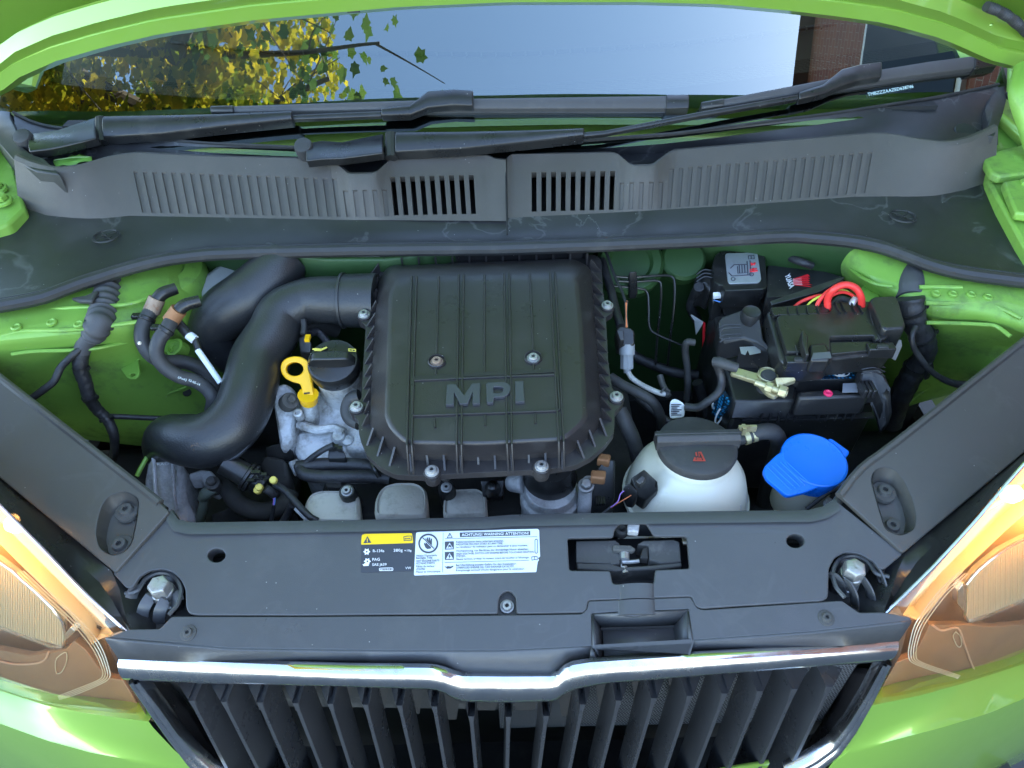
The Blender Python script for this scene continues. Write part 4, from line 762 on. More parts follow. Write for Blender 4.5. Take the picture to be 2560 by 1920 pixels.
# ---- head lamps
amber = []
for s, c in ((-1, 'c'), (1, 'd')):
    # outline of the clear cover
    if s < 0:
        inner_top = K('s', [(-260, 1000), (-120, 1140), (0, 1264), (110, 1375), (220, 1490), (318, 1580)]); tip = K('c', [(1040, 470), (900, 525), (1000, 760), (1120, 960), (1285, 1250)]); bot = K('c', [(800, 1188), (400, 1112), (0, 985), (-400, 860), (-900, 690)])
    else:
        inner_top = K('s', [(2820, 900), (2690, 1030), (2560, 1160), (2450, 1290), (2330, 1420), (2215, 1532)]); tip = K('d', [(1105, 322), (1235, 365), (1140, 700), (1040, 870), (905, 1108)]); bot = K('d', [(1300, 1025), (1700, 912), (2212, 748), (2600, 590), (3000, 400)])
    ring = inner_top+tip+bot; S = lampS(0.)
    P = [S(*q) for q in ring]; cc = sum(P, V())/len(P)
    b = MB(); r1 = [cc+(p-cc)*.92+V((0, -.006, .006)) for p in P]; r2 = [cc+(p-cc)*.6+V((0, -.011, .011)) for p in P]; r3 = [cc+(p-cc)*.2+V((0, -.013, .013)) for p in P]
    hl = None
    hb = MB(); back = [cc+(p-cc)*.90+V((0, .025, -.075)) for p in P]; hb.loft([[cc+(p-cc)*.985+V((0, .001, -.003)) for p in P], [cc+(p-cc)*.95+V((0, .008, -.035)) for p in P], back], True, False, True)
    hl = obj('headlight', hb, 'lamp_tan', car, recalc=False)
    b.loft([P, r1, r2, r3, [cc+V((0, -.0135, .0135))]*len(P)], True); obj('clear_cover', b, 'lens', hl, sub=1, ang=80)
    # lower smoky bezel, ribbed reflector, upper indicator chamber, chrome pin-stripes
    SBz = lampS(.012); SRf = lampS(.020); SCh = lampS(.030); SLi = lampS(.006)
    if s < 0:
        lower = K('c', [(0, 640), (250, 690), (560, 640), (640, 560), (740, 640), (860, 800), (930, 880), (1060, 900), (1250, 1210), (800, 1150), (400, 1070), (0, 930), (-500, 760), (-500, 560)])
        rib = K('c', [(-600, -420), (0, -140), (200, 20), (370, 170), (550, 380), (555, 612), (300, 540), (0, 430), (-600, 200)])
        lines = [K('c', [(150+d, -30-d*.3), (380+d, 185-d*.3), (560+d, 350-d*.3), (720+d, 520-d*.3), (820+d*.9, 660-d*.2), (880+d*.8, 800), (885+d*.8, 860+d*.2), (840+d*.5, 905+d*.3), (640+d*.3, 985+d*.45), (500+d*.2, 1038+d*.35)]) for d in (0, 26, 52, 78)]
        chamber = K('c', [(700, 0), (880, 190), (1040, 460), (900, 510), (840, 560), (740, 400), (600, 240), (330, -30), (-200, -560), (-200, -760), (120, -560)])
        glowp = K('s', [(40, 1310)])[0]; lampP = K('s', [(30, 1300)])[0]
    else:
        lower = K('d', [(2212, 420), (1960, 440), (1700, 420), (1480, 430), (1400, 420), (1310, 600), (1240, 700), (1080, 760), (930, 1090), (1300, 1000), (1700, 890), (2212, 720), (2700, 520), (2700, 300)])
        rib = K('d', [(1700, 60), (1800, -60), (2000, -220), (2212, -330), (2700, -500), (2700, -20), (2212, 190), (1960, 300), (1715, 385), (1690, 240)])
        lines = [K('d', [(1730-d, -20-d*.3), (1560-d, 140-d*.3), (1440-d, 290-d*.3), (1340-d, 440-d*.2), (1290-d*.9, 580), (1278-d*.9, 680), (1300-d*.8, 730+d*.2), (1400-d*.4, 775+d*.35), (1560-d*.3, 828+d*.35), (1660-d*.3, 862+d*.3)]) for d in (0, 24, 48, 72)]
        chamber = K('d', [(1320, 0), (1120, 300), (1240, 345), (1290, 330), (1400, 200), (1560, 0), (2000, -420), (2300, -680), (2300, -860), (1800, -560)])
        glowp = K('s', [(2530, 1235)])[0]; lampP = K('s', [(2520, 1230)])[0]
    b = MB(); t = [SBz(*q) for q in lower]; b.prism(t, (0, .008, -.004)); obj('lower_bezel', b, 'lamp_dark', hl, bevel=.001)
    b = MB(); t = [SCh(*q) for q in chamber]; cc2 = sum(t, V())/len(t); b.loft([[p+V((0, -.008, .006)) for p in t], [cc2+(p-cc2)*.9+V((0, .01, -.01)) for p in t]], True, False, True); obj('indicator_reflector', b, 'reflector', hl)
    # reflector with vertical flutes
    b = MB(); t = [SRf(*q) for q in rib]; b.prism(t, (0, .006, -.003)); rf = obj('main_reflector', b, 'reflector', hl)
    x0_, x1_ = min(q[0] for q in rib), max(q[0] for q in rib); nf = int((x1_-x0_)/6.0); fl = MB()
    for i in range(nf):
        x = x0_+(i+.5)*(x1_-x0_)/nf; ys = []
        for (xa, ya), (xb, yb) in zip(rib, rib[1:]+rib[:1]):
            if (xa-x)*(xb-x) < 0: ys.append(ya+(yb-ya)*(x-xa)/(xb-xa))
        if len(ys) >= 2: ya, yb = min(ys), max(ys); S = lampS(.0185); fl.tube([S(x, ya+2), S(x, (ya+yb)/2), S(x, yb-1)], .0011, 5, 2)
    o = obj('reflector_flutes', fl, 'reflector', rf); o['kind'] = 'stuff'
    b = MB(); e = [q for q in rib if 0 < 1]; b.tube([SRf(*q)+V((0, -.002, .001)) for q in rib+rib[:1]], .002, 6, 2); obj('reflector_rim', b, 'chrome', rf)
    for L in lines: b = MB(); b.tube([lampS(-.0075)(*q) for q in L], .0005, 5, 4); obj('pin_stripe', b, 'reflector', hl)
    bw = K('c', [(-300, 640), (0, 735), (150, 762), (300, 755), (385, 725), (420, 655)]) if s < 0 else K('d', [(1420, 425), (1500, 470), (1640, 450), (1700, 600), (1760, 760), (1810, 860)])
    b = MB(); b.tube([lampS(.0105)(*q) for q in bw], .0012, 6, 5); obj('bowl_edge', b, 'lamp_tan', hl)
    dr = K('c', [(480, 740), (500, 700), (570, 660), (575, 740), (540, 820), (495, 845), (480, 800), (480, 740)]) if s < 0 else K('d', [(1620, 480), (1660, 520), (1672, 590), (1650, 615), (1620, 580), (1600, 520), (1620, 480)])
    b = MB(); b.tube([lampS(.0105)(*q) for q in dr], .0006, 6, 4); obj('moulded_loop', b, 'reflector', hl)
    bs = K('c', [(560, 500), (610, 440), (650, 480), (565, 560)]) if s < 0 else K('d', [(1640, 130), (1690, 60), (1700, 240), (1690, 300), (1640, 240)])
    b = MB(); b.prism([lampS(.008)(*q) for q in bs], (0, .01, -.005)); obj('bulb_shield', b, 'chrome', hl, bevel=.001)
    # edge strip along the wing
    b = MB(); b.tube([S0_ for S0_ in [lampS(-.001)(*q) for q in inner_top]], .0017, 8, 3); obj('cover_edge', b, 'chrome', hl)
    # lit amber bulb in its chamber and the light it gives
    G = lampS(.018)(*glowp); b = MB(); b.lathe([(.002, -.014), (.006, -.010), (.009, -.002), (.008, .006), (.004, .011), (.001, .012)], G, (0, -.5, .8), 18); obj('amber_bulb', b, 'glow', hl)
    ld = bpy.data.lights.new('indicator_light', 'POINT'); lo_ = bpy.data.objects.new('indicator_light', ld); col.objects.link(lo_); ld.energy = .13; ld.color = (1, .50, .14); ld.shadow_soft_size = .012; lo_.location = lampS(.016)(*lampP); lo_.parent = hl
# ================================================================== things in the engine bay
# ---- air filter box on top of the engine
af = thing('air_filter_box', 'large ribbed black plastic air filter box marked MPI on top of the engine', 'air filter box', (-.02, .30, .80))
SF = ZP(.885, .11, 0, .15); SP = ZP(.921, .11, 0, .15)
fo = [(165, 115), (150, 200), (142, 390), (128, 400), (96, 408), (80, 440), (100, 472), (126, 495), (112, 700), (100, 920), (60, 935), (40, 972), (60, 1015), (84, 1040), (86, 1120), (130, 1235), (210, 1310), (300, 1352), (462, 1358), (480, 1382), (520, 1392), (545, 1370), (556, 1350), (1085, 1325), (1105, 1350), (1150, 1356), (1178, 1336), (1186, 1318), (1330, 1298), (1425, 1250), (1505, 1178), (1556, 1110), (1560, 985), (1590, 965), (1608, 915), (1585, 880), (1545, 862), (1522, 700), (1508, 440), (1545, 425), (1556, 390), (1540, 365), (1502, 360), (1492, 300), (1482, 110), (1440, 84)]
fo = rnd(K(5, fo), 7, 2)
t = [SF(*p) for p in fo]; cc = sum(t, V())/len(t)
b = MB(); b.loft([t, [p+V((0, 0, -.008)) for p in t], [cc+(p-cc)*.93+V((0, .004, -.0085)) for p in t], [cc+(p-cc)*.86+V((0, .02, -.05)) for p in t]], True, True, True); obj('lower_housing', b, 'box', af, bevel=.0015)
base = rnd(K(5, [(250, 165), (195, 260), (178, 500), (160, 800), (148, 1080), (210, 1160), (345, 1268), (800, 1272), (1275, 1252), (1400, 1150), (1484, 1065), (1478, 900), (1448, 500), (1428, 180), (1330, 125), (400, 165)]), 22, 4)
plat = rnd(K(5, [(310, 215), (266, 300), (258, 520), (252, 800), (244, 1020), (275, 1090), (352, 1170), (800, 1176), (1268, 1150), (1340, 1090), (1392, 1035), (1385, 880), (1368, 520), (1340, 230), (1290, 190), (400, 205)]), 22, 4)
B0 = [SF(*p)+V((0, 0, -.001)) for p in base]; P0 = [SP(*p) for p in plat]; c1 = sum(P0, V())/len(P0)
N1 = SP.n
r_ = [B0, [p.lerp(q, .04)+V((0, 0, .006)) for p, q in zip(B0, P0)], [p.lerp(q, .12)+V((0, 0, .0075)) for p, q in zip(B0, P0)], P0, [c1+(p-c1)*.9+V((0, 0, .0004)) for p in P0]]
b = MB(); b.loft(r_, True, False, True); lid = obj('lid', b, 'box', af, ang=40, bevel=.0035)
SPt = ZP(.9212, .11, 0, .15)
def dome(px, py):
    """height of the lid surface at a picture point: plateau or falling shoulder"""
    return SPt(px, py)
def ridge(L, wd, h, S=SPt, name='rib', m='box', par=lid, crop=5, drop=None):
    q = K(crop, L); b = MB(); rings = []; s_ = CROP[crop][2]*wd/2
    for i, (x, y) in enumerate(q):
        a = S(x-s_, y); c = S(x+s_, y); dz = V((0, 0, (drop[i] if drop else 0)))
        rings.append([a+dz-N1*.004, a+dz+N1*h*.5, a.lerp(c, .22)+dz+N1*h, a.lerp(c, .78)+dz+N1*h, c+dz+N1*h*.5, c+dz-N1*.004])
    b.loft(rings, True, True, True); return obj(name, b, m, par, ang=40)
for xt, yt, xb, yb in ((405, 215, 378, 1190), (676, 205, 664, 1190), (938, 198, 954, 1185), (1202, 192, 1252, 1170)):
    for d in (-15, 13):
        ridge([(xt+d+(8 if xt < 800 else -6), yt-62), (xt+d, yt), (xt+d+(xb-xt)*.5, (yt+yb)/2), (xb+d, yb), (xb+d-(4 if xt < 800 else -6), yb+62)], 13, .0028, drop=[-.026, 0, 0, 0, -.022])
for L in ([(547, 215), (540, 430), (534, 670)], [(810, 205), (810, 480), (810, 768)], [(1070, 200), (1082, 430), (1090, 640)], [(530, 735), (530, 782)], [(1092, 712), (1092, 760)], [(520, 1030), (525, 1084)], [(812, 1012), (815, 1072)], [(1100, 1003), (1103, 1060)]): ridge(L, 13, .0022)
for x0_, x1_, y0_, y1_ in ((402, 658, 798, 787), (686, 940, 782, 772), (968, 1218, 770, 757)):
    b = MB(); a, c = K(5, [(x0_, y0_), (x1_, y1_)]); A = SPt(*a); B = SPt(*c); u = V((0, .003, 0)); b.loft([[A-u-N1*.004, A-u+N1*.002, A+u+N1*.002, A+u-N1*.004], [B-u-N1*.004, B-u+N1*.002, B+u+N1*.002, B+u-N1*.004]], True, True, True); obj('rib', b, 'box', lid)
fr_o = rnd(K(5, [(388, 808), (1234, 774), (1250, 992), (386, 1022)]), 10, 3); fr_i = rnd(K(5, [(400, 818), (1224, 784), (1238, 984), (398, 1012)]), 8, 3)
plate('name_frame', SPt, fr_o, [fr_i], .004, 'box', lid, .0006, lift=.0024); plate('name_panel', SPt, fr_i, [], .003, 'box', lid, 0., lift=.0006)
letm = mat('satin_letter', (.045, .047, .055), .30, 0, .05, 600, dust=.1, dcol=(.1, .1, .1))
plate('letter_m', SPt, K(5, [(588, 963), (594, 846), (645, 844), (694, 908), (738, 840), (786, 838), (784, 956), (742, 957), (742, 890), (714, 957), (670, 959), (636, 893), (634, 962)]), [], .005, letm, lid, .0006, lift=.0042)
plate('letter_p', SPt, rnd(K(5, [(822, 953), (820, 836), (925, 831), (958, 848), (962, 880), (940, 910), (915, 918), (862, 921), (864, 951)]), 6, 3), [rnd(K(5, [(861, 860), (905, 858), (920, 868), (916, 888), (900, 896), (861, 897)]), 3, 2)], .005, letm, lid, .0006, lift=.0042)
plate('letter_i', SPt, K(5, [(988, 948), (986, 828), (1034, 827), (1040, 945)]), [], .005, letm, lid, .0006, lift=.0042)
for x, y, sm in ((535, 703, SCREW_R), (1090, 682, SCREW)):
    P = SPt(*K(5, [(x, y)])[0]); b = MB(); b.lathe([(.0100, -.004), (.0097, .0025), (.0088, .0033), (.0080, .0015), (.0076, -.0005), (0, -.0005)], P, N1, 24, cap=False); obj('screw_boss', b, 'box', lid); place('screw', sm, P+N1*.0005, N1, lid, .0050, .3)
for x, y in ((118, 437), (74, 970), (508, 1340), (1138, 1312), (1568, 912), (1516, 386)):
    P = SF(*K(5, [(x, y)])[0]); b = MB(); b.lathe([(.0080, -.014), (.009, .0), (.0086, .002), (.0078, .0026), (0, .0026)], P, SF.n, 24, cap=False); obj('screw_boss', b, 'box', af); place('screw', SCREW, P+SF.n*.003, SF.n, af, .0050, random.random())
def fin(p, q, h):
    b = MB(); A = SF(*K(5, [p])[0]); B = SF(*K(5, [q])[0]); d = (B-A); sd_ = d.cross(SF.n).normalized()*.0011; H = SF.n*h
    b.loft([[A-sd_-SF.n*.001, B-sd_-SF.n*.001, A-sd_+H], [A+sd_-SF.n*.001, B+sd_-SF.n*.001, A+sd_+H]], True, True, True); obj('rib', b, 'box', lid)
for i in range(13): y = 205+i*72; f = i/12; xa = 210-f*58; fin((xa, y-16), (142-f*44 if i not in (3, 11) else 150-f*44, y+4), .016)
for i in range(14): y = 178+i*66; f = i/13; xa = 1418+f*62; fin((xa, y-12), (1488+f*62, y+6), .016)
for (p, q) in (((180, 1128), (128, 1188)), ((238, 1178), (188, 1250)), ((302, 1238), (258, 1308)), ((1468, 1072), (1516, 1134)), ((1404, 1130), (1452, 1196)), ((1340, 1200), (1388, 1264))): fin(p, q, .014)
for i, x in enumerate((384, 480, 577, 674, 771, 868, 965, 1062, 1158, 1256)): y = 1256-i*2.6; fin((x, y), (x+4, y+(84 if i % 3 != 1 else 52)), .012)
for i in range(13): x = 245+i*96; fin((x, 172-i*2), (x-3, 100-i*1.5), .020)
b = MB(); P = SF(*K(5, [(800, 105)])[0]); b.box(P+V((0, .02, .004)), (.27, .05, .02)); obj('rear_duct', b, 'box', af, bevel=.006)
# ---- intake duct, S-bend from the box to the front
du = thing('intake_duct', 'thick black S shaped intake pipe curving beside the yellow dipstick', 'air pipe', (-.28, .25, .75))
c_ = [at(4, 700, 350, .905), at(4, 640, 350, .905), at(4, 560, 348, .906)]
b = MB(); b.tube(c_[:2]+[at(4, 600, 350, .905)], .0335, 28, 3); cuff = obj('cuff', b, 'duct', du)
b = MB(); cw = [at(4, 700+90, 352, .905), at(4, 610, 350, .905)]; b.tube(cw, [.035, .0335], 28, 4)
q = at(4, 604, 350, .905); q2 = at(4, 590, 350, .905); b.tube([q, q2], .0355, 28, 1); obj('cuff_ring', b, 'duct', du)
b = MB(); b.box(at(4, 700, 240, .93), (.018, .010, .006)); obj('cuff_catch', b, 'black', du, bevel=.001)
path = [at(4, 596, 350, .905), at(4, 500, 345, .908), at(4, 380, 355, .905), at(4, 250, 420, .898), at(0, 590, 720, .885), at(0, 556, 775, .872), at(0, 540, 835, .862), at(0, 521, 890, .852), at(0, 487, 932, .842), at(0, 440, 952, .834), at(0, 398, 950, .828), at(0, 366, 945, .815), at(0, 352, 962, .79), at(0, 350, 985, .765)]
b = MB(); b.tube(path, [.0305, .0295, .029, .030, .0315, .032, .032, .032, .0325, .032, .0305, .027, .024, .020], 30, 8); obj('pipe', b, 'duct', du, ang=60)
b = MB(); b.tube([p+V((.018, -.024, -.014)) for p in path[3:10]], .0022, 6, 6); obj('mould_seam', b, 'duct', du)
rs = thing('resonator_duct', 'short black duct elbow behind the S shaped intake pipe', 'air pipe', (-.33, .40, .78))
b = MB(); b.tube([at(0, 618, 560, .925), at(0, 590, 595, .915), at(0, 540, 640, .90), at(0, 490, 672, .885), at(0, 462, 705, .865), at(0, 470, 740, .84), at(0, 500, 765, .815), at(0, 540, 775, .79)], [.032, .034, .036, .034, .031, .027, .028, .03], 26, 7); obj('elbow', b, 'duct', rs, ang=60)
b = MB(); b.tube([at(3, 1250, 560, .845), at(3, 1260, 490, .862), at(3, 1320, 470, .868), at(3, 1400, 500, .862)], .006, 8, 5); obj('moulded_rib', b, 'duct', rs)
rv = thing('brake_fluid_reservoir', 'pale grey reservoir tucked under the cowl behind the duct elbow', 'reservoir', (-.31, .52, .80))
b = MB(); b.prism(PZ(0, [(425, 600, .90), (480, 562, .905), (560, 556, .905), (640, 570, .90), (610, 640, .885), (500, 700, .87), (436, 665, .88)]), (0, .03, -.07)); obj('tank', b, mat('grey_reservoir_plastic', (.36, .37, .35), .5, 0, .1, 200, dust=.5, dcol=(.24, .23, .20), dscale=20), rv, bevel=.008)
b = MB(); b.lathe([(.03, -.03), (.031, .0), (.028, .006), (0, .006)], at(0, 680, 590, .90), (0, -.2, 1), 24, cap=False); b.tube([at(0, 700, 600, .9), at(0, 640, 580, .9), at(0, 580, 575, .90)], .006, 8); obj('cap', b, 'black', rv)
# ---- engine: camshaft housing in cast aluminium
en = thing('engine', 'grey cast aluminium engine housing beneath the air filter box', 'engine', (-.12, .24, .45))
b = MB(); t = PZ(4, [(330, 1100, .80), (420, 1085, .802), (560, 1085, .802), (640, 1110, .80), (800, 1170, .80), (820, 1330, .775), (640, 1340, .775), (360, 1300, .78), (310, 1215, .79)]); b.prism(t, (0, .01, -.09)); blkp = obj('cylinder_head', b, 'alu', en, bevel=.005)
b = MB(); b.box((-.03, .32, .64), (.40, .24, .22)); b.box((-.02, .24, .52), (.46, .22, .22)); obj('block', b, 'grime', en, bevel=.01)
b = MB(); t = PZ(4, [(350, 880, .825), (440, 860, .83), (700, 860, .83), (760, 1000, .82), (740, 1200, .805), (620, 1210, .80), (560, 1110, .802), (330, 1090, .80), (320, 960, .815)]); b.prism(t, (0, 0, -.06)); obj('camshaft_cover', b, 'alu', en, bevel=.006)
nk = at(4, 553, 742, .872); ax = V((0, -.30, .95))
b = MB(); b.lathe([(.036, -.085), (.031, -.06), (.0275, -.03), (.027, .0)], nk, ax, 32); obj('oil_filler_neck', b, 'alu', en)
b = MB(); b.tube([at(4, 395, 900, .845), at(4, 405, 980, .825), at(4, 415, 1060, .80)], [.0085, .0095, .011], 16, 4); obj('dipstick_tube', b, 'alu', en)
b = MB(); t = PZ(4, [(190, 870, .842), (215, 832, .846), (265, 818, .848), (315, 860, .84), (322, 960, .828), (310, 1080, .812), (318, 1150, .80), (275, 1205, .795), (232, 1212, .795), (212, 1090, .81), (192, 960, .828)]); b.prism(t, (.004, .012, -.05)); en_b = obj('engine_mount_arm', b, 'alu', en, bevel=.006)
P = at(4, 290, 925, .842); b = MB(); b.lathe([(.011, -.012), (.011, -.002), (.010, .001), (.007, .001)], P, (.55, -.35, .75), 20); b.lathe([(.0052, 0), (.0052, .006), (.0045, .007), (0, .0065)], P, (.55, -.35, .75), 6, cap=False); obj('mount_bolt', b, 'dirty', en_b)
P = at(4, 335, 1000, .832); b = MB(); b.lathe([(.0055, -.01), (.0055, .002), (.0035, .003), (.003, -.001), (0, -.001)], P, (0, -.3, 1), 16, cap=False); obj('casting_boss', b, 'alu', en)
b = MB(); b.tube(PZ(4, [(340, 1060, .812), (440, 1095, .812), (540, 1085, .812), (600, 1110, .81)]), .006, 8, 4); b.lathe([(.009, -.02), (.009, 0), (.007, .003), (0, .003)], at(4, 570, 1130, .808), (0, -.3, 1), 20, cap=False); b.lathe([(.007, -.02), (.007, 0), (0, .002)], at(4, 620, 1150, .806), (0, -.3, 1), 16, cap=False); obj('casting_boss', b, 'alu', en)
b = MB(); b.tube([at(4, 690, 900, .862), at(4, 640, 920, .858), at(4, 618, 980, .85), at(4, 640, 1030, .845), at(4, 690, 1055, .845)], .0085, 14, 5); obj('breather_hose', b, 'hose', en)
b = MB(); t = PZ(4, [(145, 1190, .79), (240, 1165, .80), (310, 1215, .79), (300, 1240, .785), (200, 1250, .78), (150, 1230, .785)]); b.prism(t, (0, 0, -.012)); obj('mount_pad', b, 'black', en, bevel=.002)
b = MB(); t = PZ(4, [(510, 1195, .822), (580, 1180, .825), (612, 1245, .818), (602, 1262, .815), (505, 1260, .815)]); b.prism(t, (0, 0, -.03)); cs = obj('sensor_plug', b, 'black', en, bevel=.0015)
for x, y in ((530, 1190), (556, 1186), (578, 1196)): b = MB(); b.box(at(4, x, y+8, .826), (.005, .005, .006)); obj('plug_catch', b, 'black', cs)
b = MB(); b.tube(PZ(4, [(330, 1310, .80), (440, 1295, .802), (560, 1290, .802), (700, 1295, .80), (800, 1310, .795)]), .0078, 14, 4); obj('upper_conduit', b, 'tape', en)
b = MB(); b.tube(PZ(4, [(345, 1300, .80), (370, 1345, .80), (450, 1362, .80), (600, 1362, .80), (740, 1360, .795), (860, 1370, .79)]), .0078, 14, 4); obj('lower_conduit', b, 'tape', en)
b = MB(); b.tube(PZ(4, [(350, 1310, .80), (400, 1265, .81), (470, 1215, .822), (540, 1180, .83)]), .0036, 10, 5); obj('sensor_lead', b, 'tape', en)
b = MB(); b.tube(PZ(4, [(760, 1280, .81), (775, 1320, .81), (800, 1360, .80)]), .003, 8, 4); obj('cable_tie', b, 'black', en)
b = MB(); b.prism(PZ(4, [(275, 1275, .785), (330, 1255, .79), (345, 1300, .788), (310, 1340, .78)]), (0, 0, -.01)); obj('alloy_tab', b, 'alu', en, bevel=.002)
# dark clutter behind the oil cap
b = MB(); b.prism(PZ(4, [(335, 560, .885), (385, 540, .89), (410, 590, .885), (405, 650, .875), (345, 650, .872)]), (0, .005, -.05)); ic = obj('ignition_plug', b, 'black', en, bevel=.002)
b = MB(); b.box(at(4, 390, 566, .893), (.006, .010, .004)); obj('lock_tab', b, 'yellow', ic)
b = MB(); b.tube(PZ(4, [(365, 545, .89), (370, 500, .895), (365, 460, .90)]), .004, 10, 4); b.tube(PZ(4, [(400, 540, .88), (450, 530, .875), (510, 600, .865)]), .005, 10, 4); obj('plug_lead', b, 'tape', ic)
b = MB(); b.lathe([(.009, -.02), (.010, 0), (.008, .006), (0, .007)], at(4, 232, 690, .86), (.1, -.3, .9), 20, cap=False); obj('rubber_cap', b, 'hose', en)
b = MB(); b.tube(PZ(4, [(200, 760, .84), (250, 640, .855), (310, 540, .87), (420, 480, .87), (560, 520, .85)]), .011, 12, 4); obj('coolant_pipe', b, 'grime', en)
# oil filler cap
oc = thing('oil_filler_cap', 'round black oil filler cap with yellow oil can symbol on the aluminium neck', 'cap', tuple(nk))
b = MB(); b.lathe([(.0285, -.004), (.030, .0), (.0305, .014), (.029, .019), (.026, .0208), (0, .0215)], nk, ax, 40, cap=False)
body = obj('cap', b, 'black', oc)
gx = V((1, 0, 0)); gy = ax.cross(gx).normalized()
b = MB(); rings = []
for i in range(13):
    u = -1+2*i/12; wd = .0095*(1-.35*abs(u)**3); h = .0135*max(0, 1-abs(u)**6); c0 = nk+ax*.0215+gx*(u*.0275)-gy*.002; rings.append([c0-gy*wd-ax*.002, c0-gy*wd*.6+ax*h, c0+gy*wd*.6+ax*h, c0+gy*wd-ax*.002])
b.loft(rings, True, True, True); obj('grip', b, 'black', oc, bevel=.0015)
SO = ZP(nk.z+.0208*.95, .30/.95, 0, nk.y-.0208*.30)
yel = mat('yellow_print', (.75, .62, .10), .5)
poly_print('oil_can_symbol', SO, K(4, [(420, 630), (440, 628), (470, 632), (500, 620), (506, 626), (478, 640), (466, 646), (432, 644), (428, 638), (420, 638)]), [], yel, oc, lift=.0022)
poly_print('manual_symbol', SO, K(4, [(626, 630), (670, 634), (670, 650), (626, 646)]), [K(4, [(632, 634), (646, 636), (646, 644), (632, 642)]), K(4, [(650, 636), (664, 638), (664, 646), (650, 644)])], yel, oc, lift=.0022)
# dipstick
dp = thing('oil_dipstick', 'yellow ring handled oil dipstick beside the round oil filler cap', 'dipstick', tuple(at(4, 395, 900, .845)))
SDp = ZP(.872, .9, 0, at(4, 315, 740, .872).y)
hd = K(4, [(358, 905), (352, 850), (344, 828), (300, 818), (262, 800), (238, 770), (230, 735), (240, 700), (268, 678), (310, 668), (352, 672), (384, 692), (400, 722), (404, 770), (414, 830), (424, 900)])
plate('handle', SDp, rnd(hd, 6, 3), [ell(*K(4, [(313, 743)])[0], 22, 17, 24)], .008, 'yellow', dp, .0016)
b = MB(); A = SDp(*K(4, [(392, 890)])[0]); b.tube([A, at(4, 398, 930, .838)], [.0125, .0105], 14, 2); obj('stopper', b, 'yellow', dp); poly_print('mark', SDp, K(4, [(368, 880), (402, 877), (404, 885), (370, 889)]), [], 'grime', dp, lift=.0008)
# ---- intake manifold runners
im = thing('intake_manifold', 'row of dusty grey rounded intake runners behind the front panel', 'intake manifold', (-.06, .17, .70))
for L, z in ((K('g', [(1440, 720), (1460, 560), (1500, 480), (1590, 450), (1880, 450), (1930, 490), (1940, 720)]), .782), (K(5, [(175, 1605), (180, 1500), (215, 1430), (290, 1405), (420, 1405), (475, 1440), (485, 1510), (475, 1605)]), .785), (K(5, [(568, 1600), (575, 1490), (600, 1445), (780, 1440), (820, 1470), (830, 1595)]), .778)):
    S = ZP(z, .05, 0, .17); t = [S(*p) for p in rnd(L, 14, 3)]; cc = sum(t, V())/len(t); front = [p+V((0, -.03, -.02)) for p in t]
    b = MB(); b.loft([[p+V((0, -.02, -.08)) for p in t], [p+V((0, 0, -.012)) for p in t], t, [cc+(p-cc)*.90+V((0, 0, .004)) for p in t], [cc+(p-cc)*.86+V((0, 0, .001)) for p in t], [cc+(p-cc)*.80+V((0, 0, .0025)) for p in t]], True, False, True); obj('runner', b, 'runner', im, ang=50)
for c, x, y, z in (('g', 1822, 440, .80), (5, 590, 1425, .80)):
    P = at(c, x, y, z); b = MB(); b.lathe([(.010, -.05), (.010, -.004), (.008, 0), (0, 0)], P, (0, -.3, 1), 20, cap=False); obj('screw_post', b, 'black', im); place('screw', SCREW, P, (0, -.3, 1), im, .0046, .4)
b = MB(); b.prism(PZ(5, [(785, 1385, .80), (925, 1380, .80), (915, 1480, .785), (800, 1478, .785)]), (0, .01, -.02)); b.lathe([(.010, -.02), (.009, .0), (.0045, .008), (0, .009)], at(5, 855, 1430, .80), (0, -.5, .85), 20, cap=False); obj('locating_cone', b, 'black', im, bevel=.0015)
b = MB(); b.box((-.06, .17, .715), (.36, .06, .06)); obj('plenum', b, 'grime', im, bevel=.01)
b = MB(); b.prism(PZ('g', [(1635, 360, .80), (1780, 365, .80), (1785, 400, .795), (1640, 395, .795)]), (0, .004, -.02)); obj('rail_clip', b, 'black', im, bevel=.001)
# ---- throttle body
tb = thing('throttle_body', 'grey cast throttle body with brown clips below the filter box', 'throttle body', tuple(at(5, 1200, 1500, .72)))
P = at(5, 1190, 1420, .802); b = MB(); b.lathe([(.034, -.06), (.033, -.035), (.035, -.03), (.035, -.016), (.031, -.012), (.029, .0)], P, (0, -.12, 1), 32); obj('bore', b, 'alu2', tb, bevel=.001)
b = MB(); b.lathe([(.030, -.008), (.031, .002), (.029, .010), (.026, .03)], P+V((0, .012, .002)), (0, -.12, 1), 32); obj('rubber_cuff', b, 'black', tb)
b = MB(); b.tube(PZ(5, [(1040, 1400, .80), (985, 1400, .795), (950, 1405, .79)]), [.013, .011, .009], 16, 3); b.prism(PZ(5, [(1040, 1560, .775), (1060, 1450, .79), (1330, 1440, .79), (1370, 1600, .77)]), (0, 0, -.03)); obj('flange', b, 'alu2', tb, bevel=.004)
b = MB(); b.prism(PZ(5, [(1350, 1400, .815), (1385, 1345, .822), (1440, 1350, .82), (1428, 1540, .79), (1345, 1560, .785)]), (0, 0, -.04)); obj('motor_housing', b, 'alu2', tb, bevel=.004)
b = MB(); b.prism(PZ(5, [(1436, 1350, .822), (1500, 1250, .835), (1565, 1260, .83), (1560, 1480, .80), (1500, 1565, .785), (1420, 1550, .786)]), (0, 0, -.04)); mc = obj('motor_cover', b, 'black', tb, bevel=.003)
